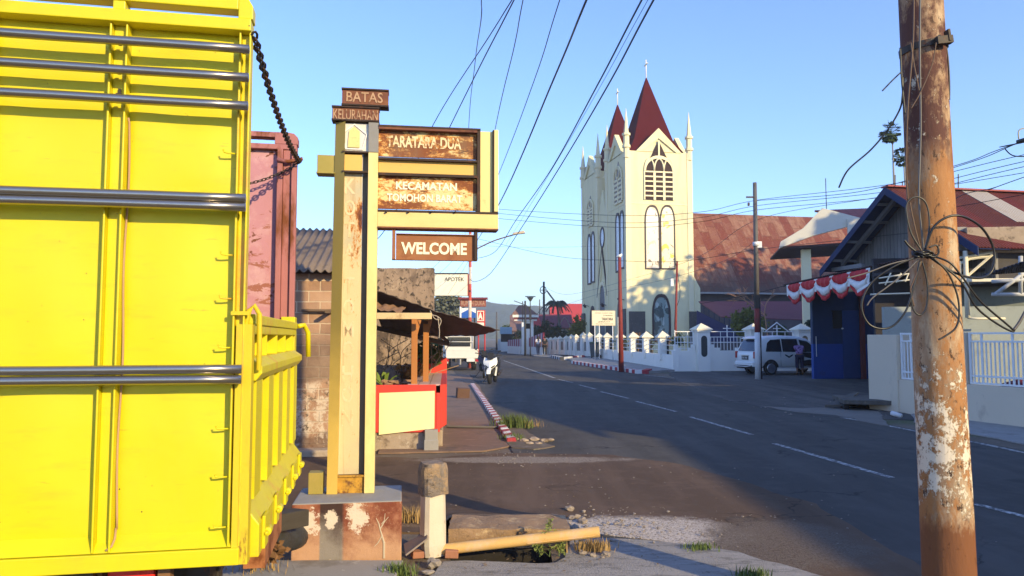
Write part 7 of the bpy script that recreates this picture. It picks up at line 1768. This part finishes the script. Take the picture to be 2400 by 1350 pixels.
# ================================================================ far end of the street
M_redroof = mat('bright_red_roof', (.46,.055,.055), .6, var=.08, vs=1, bump=.1)
M_marroof = mat('maroon_roof', (.16,.035,.045), .65, var=.12, vs=1)
M_hwall = mat('house_wall_pale', (.50,.46,.42), .85, var=.1)
M_brroof = mat('brown_tile_roof', (.20,.115,.095), .8, var=.2, vs=1)
def gable_house(name, label, Y, pxl_, pxr, py_ridge, py_eave, depth, roof_m, wall_m, side='front', door=True):
    """roof slope towards us; ridge left-right"""
    a, b = P(pxl_, py_eave, Y), P(pxr, py_eave, Y); zr_ = P(pxl_, py_ridge, Y+depth/2).z
    th = thing(name, label, 'house', ((a.x+b.x)/2, Y, 0))
    m = MB(); m.slab([(a.x,Y,a.z),(b.x,Y,a.z),(b.x,Y+depth/2,zr_),(a.x,Y+depth/2,zr_)], .15); m.slab([(a.x,Y+depth/2,zr_),(b.x,Y+depth/2,zr_),(b.x,Y+depth,a.z),(a.x,Y+depth,a.z)], .15); m.build('roof', roof_m, th)
    m = MB(); m.box((a.x+.5,Y+.6,0),(b.x-.5,Y+depth-.6,a.z)); m.prism([(Y+.6,a.z),(Y+depth-.6,a.z),(Y+depth/2,zr_-.3)], 'x', a.x+.5, b.x-.5); m.build('wall', wall_m, th)
    if door:
        m = MB(); x = a.x+(b.x-a.x)*.7; m.box((x-.5,Y+.55,0),(x+.5,Y+.6,min(2.1,a.z-.1))); m.build('door', M_dark, th)
        for t in (.25,.5):
            x = a.x+(b.x-a.x)*t; m = MB(); m.box((x-.5,Y+.55,1.0),(x+.5,Y+.6,min(2.1,a.z-.1))); m.build('window', M_dark, th)
    return th
h_ = gable_house('red_roof_house', 'large house with bright red roof left of the church towers', 92, 1292, 1420, 712, 772, 9, M_redroof, mat('red_house_gable',(.17,.16,.16),.85))
gable_house('maroon_roof_house', 'low house with maroon roof below the bright red one', 84, 1232, 1345, 737, 768, 7, M_marroof, M_hwall)
m = MB(); a, b, c, d = P(1237,738,83.6), P(1262,740,83.6), P(1272,768,82.2), P(1252,768,82.2); m.slab([d,c,b,a], .05); tag(m.build('red_roof_panel', M_redroof, origin=d), 'bright red sheet covering the left end of the maroon roof', 'roof sheet')
gable_house('brown_roof_house', 'brown tiled house far down on the right side of the road', 100, 1195, 1240, 738, 775, 8, M_brroof, M_hwall)
gable_house('tan_roof_house', 'low tan-roofed house farthest along the right side of the road', 112, 1180, 1212, 770, 787, 7, mat('tan_roof',(.30,.20,.12),.8), mat('dark_shop',(.05,.05,.05),.9))
# white gatehouse with red and white banded roof
q = P(1236,829,71); gt = thing('gatehouse', 'white gatehouse pillar with red and white banded roof', 'gatehouse', (q.x,71,0)); zc = P(1236,752,71).z; ze_ = P(1236,738,71).z; zap_ = P(1230,715,71).z
m = MB(); m.box((-.55,-.4,0),(.58,.5,zc)); m.build('pillar', M_fence, gt, local=True, bevel=.03)
for k,(e,z0,z1,mm) in enumerate(((.95,zc,zc+.12,M_fence),(1.0,zc+.121,zc+.32,M_marroof),(1.1,zc+.321,ze_,M_fence))):
    m = MB(); m.box((-e-.3,-e*.7,z0),(e-.05,e*.7,z1)); m.build('roof_band', mm, gt, local=True)
m = MB(); m.add([(-1.5,-.8,ze_+.001),(1.0,-.8,ze_+.001),(1.0,.8,ze_+.001),(-1.5,.8,ze_+.001),(-.8,0,zap_),(-.1,0,zap_)], [(0,3,2,1),(0,1,5,4),(1,2,5),(2,3,4,5),(3,0,4)]); m.build('roof', M_brroof, gt, local=True)
m = MB(); m.box((-.2,-.42,zc-.75),(.3,-.401,zc-.25)); m.build('opening', M_dark, gt, local=True)
def stripe_fence(px0, px1, py0t, py1t, pyb, Y0, Y1, label, n):
    a0, a1 = P(px0,pyb,Y0), P(px1,pyb,Y1); a0.z = a1.z = 0; L_1 = (a1-a0).length; rz = math.atan2((a1-a0).y,(a1-a0).x); th = thing('striped_fence', label, 'fence', tuple(a0), rz)
    t0, t1 = P(px0,py0t,Y0).z, P(px1,py1t,Y1).z
    m = MB(); m.box((0,-.1,0),(L_1,.1,.75)); m.build('wall', M_fence, th, local=True)
    for s_, mm in ((0, mat('fence_crimson',(.33,.03,.07),.6)), (1, mat('fence_pink_white',(.60,.50,.52),.6))):
        m = MB()
        for k in range(n):
            if k % 2 != s_: continue
            x0, x1 = L_1*k/n, L_1*(k+.97)/n; z0, z1 = t0+(t1-t0)*k/n, t0+(t1-t0)*(k+1)/n
            m.hexa([(x0,-.05,.7505),(x1,-.05,.7505),(x1,.05,.7505),(x0,.05,.7505),(x0,-.05,z0),(x1,-.05,z1),(x1,.05,z1),(x0,.05,z0)])
        m.build('red_boards' if s_ == 0 else 'pale_boards', mm, th, local=True)
stripe_fence(1191,1221,797,794,822,76,71.5,'crimson and white striped fence left of the gatehouse',12)
stripe_fence(1241,1275,792,779,828,70.5,66,'crimson and white striped fence right of the gatehouse',11)
# kiosk and white parapet at the end
q = P(1186,820,86); ks = thing('kiosk', 'small kiosk with pale blue top at the far end of the road', 'kiosk', (q.x,86,0))
m = MB(); m.box((-.6,0,0),(.6,1.2,1.1)); m.build('counter', M_fence, ks, local=True); m = MB(); m.box((-.6,.1,1.101),(.6,1.1,2.0)); m.build('opening', M_dark, ks, local=True); m = MB(); m.box((-.7,-.1,2.001),(.7,1.3,2.8)); m.build('canopy', mat('pale_blue',(.30,.42,.50),.6), ks, local=True)
m = MB(); a, b = P(1167,820,92), P(1181,820,90); m.box((a.x,91,0),(b.x+.3,91.3,1.4)); tag(m.build('white_parapet', M_fence, origin=(a.x,91,0)), 'short white parapet wall left of the far kiosk', 'wall')
# far poles
def pole2(px, pyb, pyt, Y, r, name, label, mm=M_grpole):
    b = P(px,pyb,Y); th = thing(name, label, 'street lamp' if 'lamp' in name else 'pole', (b.x,Y,0)); h = P(px,pyt,Y).z; m = MB(); m.cyl((0,0,0),(0,0,h),r,r*.7,8); m.build('shaft', mm, th, local=True); return th, h
M_dkpole = mat('dark_pole', (.03,.03,.033), .7, var=.2)
th, h_ = pole2(1231,833,705,66,.10,'street_lamp','dark double street lamp pole with a long arm before the gatehouse',M_dkpole)
m = MB(); m.cyl((-.22,0,h_*.62),(-.22,0,h_-.05),.04,n=6); m.build('shaft', M_dkpole, th, local=True)
u = 66/FPX
m = MB(); m.tube(smooth([(-26*u,0,h_),(-8*u,0,h_-.25),(2*u,0,h_-.4),(9*u,0,h_-.75),(12*u,0,h_-1.2)],5), .035, 6); m.box((12*u-.10,-.08,h_-1.7),(12*u+.10,.08,h_-1.2)); m.build('arm', M_dkpole, th, local=True)
m = MB(); m.box((-.30,-.06,h_-2.3),(-.15,.06,h_-1.9)); m.build('white_ring', M_rail, th, local=True)
th, h_ = pole2(1243,836,697,64,.05,'solar_lamp','slim solar street lamp with a flat panel on top',M_dkpole)
m = MB(); m.hexa([(-.42,-.25,h_+.02),(.42,-.25,h_+.02),(.42,.25,h_+.08),(-.42,.25,h_+.08),(-.45,-.27,h_+.07),(.45,-.27,h_+.07),(.45,.27,h_+.13),(-.45,.27,h_+.13)]); m.prism([(-.06,h_-.35),(.06,h_-.35),(.30,h_+.02),(-.30,h_+.02)], 'y', -.06, .06); m.build('panel', M_dkpole, th, local=True)
m = MB(); m.box((-.16,-.1,h_-1.1),(.0,.1,h_-.8)); m.build('lamp_head', M_dkpole, th, local=True)
th, h_ = pole2(1275,800,660,74,.14,'round_sign_pole','tall dark pole carrying a ring with a cross inside',M_dkpole)
zc = P(1273,680,74).z; u = 74/FPX
m = MB(); m.tube([(-.08+.30*math.cos(q*math.pi/12),-.12,zc+.36*math.sin(q*math.pi/12)) for q in range(25)], .045, 6, cap=False); m.cyl((-.38,-.12,zc),(.30,-.12,zc),.04,n=6); m.cyl((-.08,-.12,zc-.36),(-.08,-.12,zc+.36),.04,n=6); m.build('ring_sign', M_dkpole, th, local=True)
pole2(1164,822,731,95,.12,'far_pole','thin grey pole far down the left side of the road against the hills')
pole2(1265,800,702,98,.09,'far_pole','thin pale pole rising behind the maroon roof')
pole2(1207,800,742,105,.09,'far_pole','short grey pole by the brown tiled house')
# palm
q = P(1311,802,78); pm = thing('palm_tree', 'dark palm tree with drooping fronds left of the church', 'palm', (q.x,78,0)); zc = P(1305,712,78).z
m = MB(); m.tube(smooth([(0,0,0),(.05,0,zc*.5),(-.25,0,zc)],8), [.17-.005*i for i in range(17)], 9); m.build('trunk', mat('palm_trunk',(.14,.12,.10),.9,var=.3), pm, local=True)
m = MB(); m.tube(smooth([(-.2,0,zc-.1),(-.7,-.1,zc+.55),(-1.3,-.2,zc+1.35)],5), .09, 6); m.tube(smooth([(-.05,0,zc*.55),(.6,0,zc*.72),(1.2,0,zc*.5)],5), .05, 6); m.build('leaf_sheath', mat('pale_sheath',(.26,.22,.18),.8), pm, local=True)
M_palm = mat('palm_leaf', (.028,.042,.020), .6, var=.4, vs=4)
rg = random.Random(8); c0 = Vector((-.25,0,zc))
for i in range(13):
    a_ = 2*math.pi*i/13+rg.uniform(-.2,.2); el = rg.uniform(.3,1.2); Lf = rg.uniform(1.7,2.3); d = Vector((math.cos(a_),math.sin(a_),0)); m = MB()
    pts = []
    for j in range(9):
        t = j/8; pts.append(c0+d*Lf*t*.9+Vector((0,0,Lf*(el*t-1.35*el*.9*t*t-.35*t*t))))
    m.tube(pts, [.03*(1-.8*j/8) for j in range(9)], 4)
    for j in range(1,9):
        for k in range(3):
            p0 = pts[j-1]+(pts[j]-pts[j-1])*k/3; t = (pts[j]-pts[j-1]).normalized(); sdv = t.cross(Vector((0,0,1))).normalized()
            for sg in (-1,1):
                ll = .62*math.sin(min(1,(j+k/3)/8+.18)*math.pi*.95)+.12; e = p0+sdv*sg*ll*.7+t*ll*.5-Vector((0,0,ll*.45)); w_ = t*.085
                m.add([p0-w_,p0+w_,e], [(0,1,2)])
    m.build('frond', M_palm, pm, local=True)
# trees and bushes
M_gd = mat('dark_foliage', (.020,.040,.014), .75, var=.5, vs=2.5); M_gy = mat('yellow_green_foliage', (.12,.135,.022), .75, var=.5, vs=2.5); M_gm = mat('mid_foliage', (.055,.085,.025), .75, var=.5, vs=2.5); M_gg = mat('greyish_foliage', (.13,.14,.10), .8, var=.5, vs=2)
def bpx(name, label, cat, px0, px1, py0, py1, Y, n, size, mm, clumps, seed, trunk=.06):
    a, b = P(px0,py1,Y), P(px1,py0,Y); c = ((a.x+b.x)/2, Y, (a.z+b.z)/2); return bush(name, label, cat, c, ((b.x-a.x)/2,(b.x-a.x)/2.4,(b.z-a.z)/2), n, size, mm, clumps, seed, trunk=trunk)
bpx('bush','dark green bush behind the right striped fence','bush',1247,1300,757,815,74,1500,.30,M_gd,18,61)
bpx('bush','dark bush at the foot of the palm','bush',1288,1340,770,815,76,1100,.30,M_gd,14,62)
bpx('column_tree','rounded yellow-green tree beside the left church tower','tree',1338,1370,740,805,66,1700,.22,M_gy,16,63)
bpx('garden_tree','small yellow-green tree behind the fence right of the church','tree',1722,1786,722,790,45,2200,.20,M_gy,22,64)
bpx('bush','round dark green bush behind the fence left of the blue shop','bush',1822,1850,765,792,46,600,.16,M_gm,8,65)
bpx('bush','dark spiky bush at the left edge of the blue shop','bush',1885,1912,755,800,44,500,.22,M_gd,8,66)
bpx('street_tree','greyish leafy tree behind the apotek board','tree',1012,1082,690,760,62,2200,.30,M_gg,24,67,.12)
bpx('street_tree','dark tree far down the left side of the road','tree',1040,1110,735,830,80,2200,.40,M_gd,24,68,.15)
bpx('street_tree','small tree by the far kiosk','tree',1176,1200,765,815,108,700,.4,M_gm,10,69)
bpx('street_tree','green tree beside the brown tiled house','tree',1203,1225,770,812,96,900,.3,M_gd,12,70)
# papaya trees beyond the house
for px, py, r_, lab, pyb in ((2087,314,27,'taller papaya tree behind the blue gabled house',445),(2114,373,23,'shorter papaya tree half hidden behind the near pole',450)):
    c = P(px,py,34); b = P(px+9,pyb,34); th = thing('papaya_tree', lab, 'tree', (b.x,34,0)); u = 34/FPX
    m = MB(); m.tube([(b.x,34,0),(b.x,34,b.z),(c.x+.08,34,c.z-.2)], [.09,.05,.028], 8); m.build('trunk', mat('papaya_trunk',(.26,.24,.22),.9), th)
    m = MB(); rg = random.Random(px)
    for i in range(80):
        d = Vector([rg.gauss(0,1) for _ in range(3)]).normalized(); d.z = d.z*.8+.05; L_1 = r_*u*rg.uniform(.75,1.05); e = c+Vector((d.x,d.y,d.z*1.3+.15))*L_1; sdv = d.cross(Vector((0,0,1))).normalized()
        m.tube([c,e], .008, 3)
        for k in range(5):
            q = (k-2)*.5; dd = (d*math.cos(q)+sdv*math.sin(q)-Vector((0,0,.35))).normalized(); w_ = dd.cross(d).normalized() if k != 2 else sdv; ll = L_1*.42
            s0 = e-d*L_1*.32; m.add([s0,s0+dd*ll*.55+sdv*.06,s0+dd*ll,s0+dd*ll*.55-sdv*.06], [(0,1,2,3)])
    m.build('crown', mat('papaya_leaf',(.045,.075,.022),.7,var=.4,vs=4), th)
for px, pyt in ((2098,410),(2115,425),(2246,408)):
    m = MB(); b = P(px,440,24); t = P(px,pyt,24); m.cyl(b,t,.018,n=5); tag(m.build('antenna_mast', M_iron, origin=b), {2098:'thin mast left of the near pole on the house roof',2115:'second thin mast next to the near pole on the house roof',2246:'thin mast right of the near pole on the house roof'}[px], 'mast')
# bare tree behind the grey pole
m = MB(); rg = random.Random(21); c = P(1795,790,44); 
def branch(p, d, L_1, r_, dep):
    e = p+d*L_1; m.tube([p,(p+e)/2+Vector((rg.gauss(0,.05),0,.04))*L_1,e], [r_,r_*.8,r_*.6], 4)
    if dep:
        for _ in range(3): branch(p+d*L_1*rg.uniform(.5,1), (d+Vector((rg.gauss(0,.6),rg.gauss(0,.4),rg.gauss(0,.35)))).normalized(), L_1*.68, r_*.6, dep-1)
branch(Vector((c.x,44,0)), Vector((-.02,0,1)), 3.2, .05, 0); branch(Vector((c.x-.05,44,2.9)), Vector((-.7,0,.6)).normalized(), 1.1, .04, 4); branch(Vector((c.x-.05,44,3.0)), Vector((.2,0,1)).normalized(), .8, .035, 3)
tag(m.build('bare_tree', mat('bare_branch',(.36,.20,.12),.85,var=.2), origin=(c.x,44,0)), 'leafless brown branches spreading behind the grey utility pole', 'tree')
# shops along the left, far: deep dark fronts under awnings
def shop_l(name, label, Y0, Y1, X, w, h, aw_m):
    th = thing(name, label, 'shop', (X-w/2,Y0,0)); m = MB(); m.box((X-w,Y0,0),(X,Y1,h)); m.build('wall', M_hwall if 'pale' in label else mat('brown_shop_wall',(.20,.13,.09),.85,var=.2), th)
    m = MB(); m.slab([(X-w-.3,Y0-.4,h+.1),(X+1.1,Y0-.4,h-.25),(X+1.1,Y1+.2,h-.25),(X-w-.3,Y1+.2,h+.1)], .08); m.build('roof', aw_m, th)
    m = MB(); m.box((X-w*.8,Y0-.02,.1),(X-w*.2,Y0-.001,2.2)); m.build('opening', M_dark, th)
    for k in range(2):
        y = Y0+(Y1-Y0)*(k+.15)/2; m = MB(); m.box((X+.001,y,.1),(X+.02,y+(Y1-Y0)*.35,2.3)); m.build('opening', M_dark, th)
shop_l('roadside_shop','brown roadside shop behind the white pickup',52,60,-5.2,5,2.7,M_brroof); shop_l('roadside_shop','pale shop with red awning beyond the pylon sign',66,76,-5.4,5,3.0,mat('red_awning',(.40,.04,.05),.6)); shop_l('roadside_shop','low dark roofed shop farthest down the left side',84,98,-5.0,5,2.6,M_marroof)
um = P(1052,792,44); th = thing('market_umbrella', 'yellow and red market umbrella above the pickup', 'umbrella', (um.x,44,0))
for k in range(8):
    a0_, a1_ = 2*math.pi*k/8, 2*math.pi*(k+1)/8; m = MB(); m.slab([(0,0,2.25),(1.25*math.cos(a0_),1.25*math.sin(a0_),1.85),(1.25*math.cos(a1_),1.25*math.sin(a1_),1.85)]+[(0.001,0,2.25)], .01) if False else m.add([(0,0,2.25),(1.25*math.cos(a0_),1.25*math.sin(a0_),1.85),(1.25*math.cos(a1_),1.25*math.sin(a1_),1.85),(1.25*math.cos(a1_),1.25*math.sin(a1_),1.70),(1.25*math.cos(a0_),1.25*math.sin(a0_),1.70)], [(0,1,2),(1,4,3,2)])
    m.build('segment', mat('umbrella_yellow',(.65,.42,.05),.7) if k % 2 else M_redroof, th, local=True)
m = MB(); m.cyl((0,0,0),(0,0,2.3),.025,n=6); m.build('pole', M_iron, th, local=True)
# ================================================================ overhead cables
def wire(pts, Ys, r, label, sag=0, mm=M_cable, group=None):
    p = [P(x,y,Y) for (x,y),Y in zip(pts,Ys)]
    if pts[0][1] < 0: p = [p[0]+(p[0]-p[2]).normalized()*6, p[0]+(p[0]-p[2]).normalized()*22][::-1]+p      # runs on overhead to the next pole behind
    if pts[-1][0] > 2390: p = p+[p[-1]+(p[-1]-p[-2]).normalized()*12]
    if len(p) != len(pts): sag = 0
    if len(p) == 2:
        a, b = p; n = 24; L_1 = [a+(b-a)*i/n-Vector((0,0,sag*4*(i/n)*(1-i/n))) for i in range(n+1)]
    else: L_1 = smooth(p, 10)
    m = MB(); m.tube(L_1, r*.62, 5); tag(m.build('overhead_cable', mm, origin=L_1[0]), label, 'cable', group)
g_ = 'cables fanning down from overhead'
wire([(1132,-60),(1128,40),(1113,150),(1097,330),(1090,560)],[9,9.6,12,18,38],.011,'black cable descending steepest of the fan behind the rusty sign',group=g_)
wire([(1225,-40),(1150,80),(1015,293),(890,555),(720,650)],[8,9.5,12.5,14,15.5],.012,'black cable slanting left past the sign to the corrugated roof',group=g_)
wire([(1215,-20),(1130,145),(1053,300),(990,430)],[8,10,13,17],.014,'black cable meeting the top of the rusty sign board near its middle',group=g_)
wire([(1232,-30),(1205,110),(1160,305),(1120,520)],[9,11,15,30],.012,'black cable dropping behind the cream end panel of the sign',group=g_)
wire([(1322,-30),(1255,180),(1170,405),(1105,560)],[9,12,18,38],.012,'thin cable just right of the sign running down to the far pole',group=g_)
wire([(1385,-25),(1300,180),(1170,478),(1104,585)],[8,11.5,20,39],.024,'thickest black overhead cable crossing the sky between sign and church',group=g_)
wire([(1512,-15),(1400,200),(1290,400),(1210,515),(1160,590),(1115,606),(1102,606)],[9,12,18,25,32,38,40],.022,'thick cable left of the pair reaching the lamp head',group=g_)
wire([(1524,-10),(1400,215),(1280,420),(1185,575)],[9,12.5,18,32],.007,'hair-thin bluish cable between the two thick ones',mm=NM('teal_cable').out((.02,.10,.16),.5),group=g_)
wire([(1540,-15),(1425,200),(1310,395),(1215,545),(1150,640),(1115,660),(1102,655)],[9,12.5,18.5,26,34,38,40],.024,'thick cable right of the pair sagging in a hook to the far pole',group=g_)
g_ = 'cables crossing in front of the church'
for (y0,ym_,y1,y2,lab) in ((490,505,497,430,'uppermost cable crossing in front of the church tower'),(500,522,510,446,'second cable crossing the church tower below the uppermost'),(512,533,520,458,'third cable crossing the church tower above the lancet windows')):
    wire([(1100,y0-14),(1168,y0),(1450,ym_),(1640,y1),(1775,y1-28),(2100,y2),(2420,y2-72)],[39,37,33,31,29.4,24,19],.016,lab,group=g_)
wire([(1100,556),(1130,562),(1300,600),(1450,611),(1600,612),(1775,585),(2000,560),(2140,545)],[40,39,36,34,32,29.4,25,22],.015,'lower cable crossing the church at the foot of its tall windows',group=g_)
wire([(1110,575),(1250,580),(1400,577)],[40,48,58],.012,'short cable running from the far pole to the church front',group=g_)
wire([(1270,668),(1330,690),(1500,648),(1640,600),(1775,515),(2060,462),(2400,405)],[70,60,45,36,29.4,24,18],.014,'cable rising from the ring pole past the grey pole to the upper right',group=g_)
wire([(1240,745),(1400,690),(1560,655),(1700,610),(1775,560)],[66,50,40,33,29.4],.013,'cable rising from the street lamps to the clamp of the grey pole',group=g_)
wire([(1775,470),(2010,450),(2240,388),(2330,355),(2420,322)],[29.4,24,20,18,16.5],.017,'cable from the top of the grey pole to the splice at the right edge',group=g_)
wire([(2235,393),(2310,368),(2380,338),(2420,330)],[20,18,17,16.5],.017,'lower strand of the doubled cable by the splice at the right edge',group=g_)
wire([(2150,548),(2240,465),(2330,440),(2420,408)],[21,19.5,18,17],.016,'cable running over the red corrugated roof to the right edge',group=g_)
wire([(1640,712),(1760,690),(1845,668)],[34,32,31],.02,'black cable running from the awning corner to the grey pole',group=g_)
wire([(2165,496),(2280,478),(2420,452)],[20,19,18],.014,'lowest cable over the red corrugated roof',group=g_)
th = thing('cable_splice','black cable splice with a curled end at the right edge','cable splice',tuple(P(2392,328,16.8)))
m = MB(); m.cyl(P(2384,333,16.8),P(2410,325,16.6),.05,n=8); m.build('body', M_cable, th); m = MB(); m.tube(smooth(pxl([(2388,326),(2387,310),(2394,302),(2410,300)],16.8),5),.014,5); m.tube(smooth(pxl([(2355,348),(2366,360),(2380,366),(2410,367)],17.2),5),.014,5); m.build('tail', M_cable, th)
# small cables above the left signs
for i,(a_,b_) in enumerate((((1000,640),(1047,595)),((1030,640),(1068,602)),((1050,690),(1110,590)),((1066,640),(1096,598)))):
    wire([a_,b_],[38,40],.012,['leftmost','second from the left','longest','rightmost'][i]+' of the thin service cables above the apotek board',.05,group='thin service cables above the apotek board')
# ================================================================ unseen houses and trees added behind and to the right to shade road and church
def unseen_house(label, x0, x1, y0, y1, he, hr, roof_m, wall_m):
    th = thing('street_house', label, 'house', ((x0+x1)/2,(y0+y1)/2,0)); xm = (x0+x1)/2
    m = MB(); m.box((x0+.5,y0+.4,0),(x1-.5,y1-.4,he)); m.prism([(x0+.5,he),(x1-.5,he),(xm,hr-.1)], 'y', y0+.4, y1-.4); m.build('wall', wall_m, th)
    m = MB(); m.slab([(x0,y0,he-.15),(x0,y1,he-.15),(xm,y1,hr),(xm,y0,hr)][::-1], .06); m.slab([(x1,y0,he-.15),(x1,y1,he-.15),(xm,y1,hr),(xm,y0,hr)], .06); m.build('roof', roof_m, th)
    n = max(2,int((y1-y0)/3))
    for k in range(n):
        y = y0+(y1-y0)*(k+.5)/n; m = MB(); m.box((x0+.46,y-.5,.1 if k == n//2 else .95),(x0+.5,y+.5,2.1)); m.build('door' if k == n//2 else 'window', M_glass, th)
unseen_house('plain cream street house with maroon roof just beyond the right picture edge', 11.5, 18, .5, 12, 5.8, 8.7, M_marroof, M_hwall)
unseen_house('grey street house with brown roof behind the viewer on the right', 12.2, 18, -9.5, -.8, 5.2, 7.2, M_brroof, M_gwall)
unseen_house('pale street house with red roof farther behind the viewer', 12.5, 19, -24, -11, 3.1, 5.0, M_redroof, M_hwall)
M_big = mat('big_tree_leaf', (.045,.075,.02), .75, var=.5, vs=1.2)
def unseen_tree(x, y, h, r, seed, label):  # added out of view, placed and sized to shade church and fence
    rg = random.Random(seed); th = thing('big_tree', label, 'tree', (x,y,0)); m = MB(); m.leaves((0,0,h-r*.8), (r,r,r*.85), 5200, 1.15, rg, 60); m.build('crown', M_big, th, local=True)
    m = MB(); m.tube(smooth([(0,0,0),(.15,.1,h*.3),(0,0,h*.6)],6), [.45-.02*i for i in range(13)], 9)
    for i in range(6):
        a_ = i*1.05; m.tube(smooth([(0,0,h*.35),(math.cos(a_)*r*.35,math.sin(a_)*r*.35,h*.55),(math.cos(a_)*r*.7,math.sin(a_)*r*.7,h*.75)],4), [.2-.018*j for j in range(9)], 6)
    m.build('trunk', M_wood, th, local=True)
for i,(x,y,h,r) in enumerate(((39,35,19,6),(44,31,16,6.5),(50,38,15,6),(52,28,16,7),(36,24,14,5),(43,20,15,6),(32,14,11,4.5),(38,12,13,5),(39,39,16,5.5),(43,42,16,6),(36,29,16,5))):
    unseen_tree(x,y,h,r,100+i,['leafy tree behind the gabled house, farthest of the row','leafy tree behind the gabled house, second farthest','broad leafy tree behind the porch house','tall leafy tree in the back row behind the portico','smaller leafy tree close behind the porch house','tallest leafy tree in the back row','small leafy tree behind the cream street house','tall leafy tree behind the cream street house','rounded leafy tree between the two farthest of the row','tall leafy tree at the far end of the row','leafy tree close behind the porch house roof'][i])
# ================================================================ air: pale haze over the distance
hz = MB().box((-1200,-150,-3),(1200,1500,75))
o = hz.build('haze', None.__class__ and NM('haze_air').m); struct(o, 'stuff'); o['label'] = 'thin pale morning haze over the whole street'
nt = o.data.materials[0].node_tree; nt.nodes.clear()
ou = nt.nodes.new('ShaderNodeOutputMaterial'); pv = nt.nodes.new('ShaderNodeVolumePrincipled')
pv.inputs['Color'].default_value = (.88,.90,.94,1); pv.inputs['Density'].default_value = 0.0009; pv.inputs['Anisotropy'].default_value = .2
nt.links.new(pv.outputs[0], ou.inputs['Volume'])
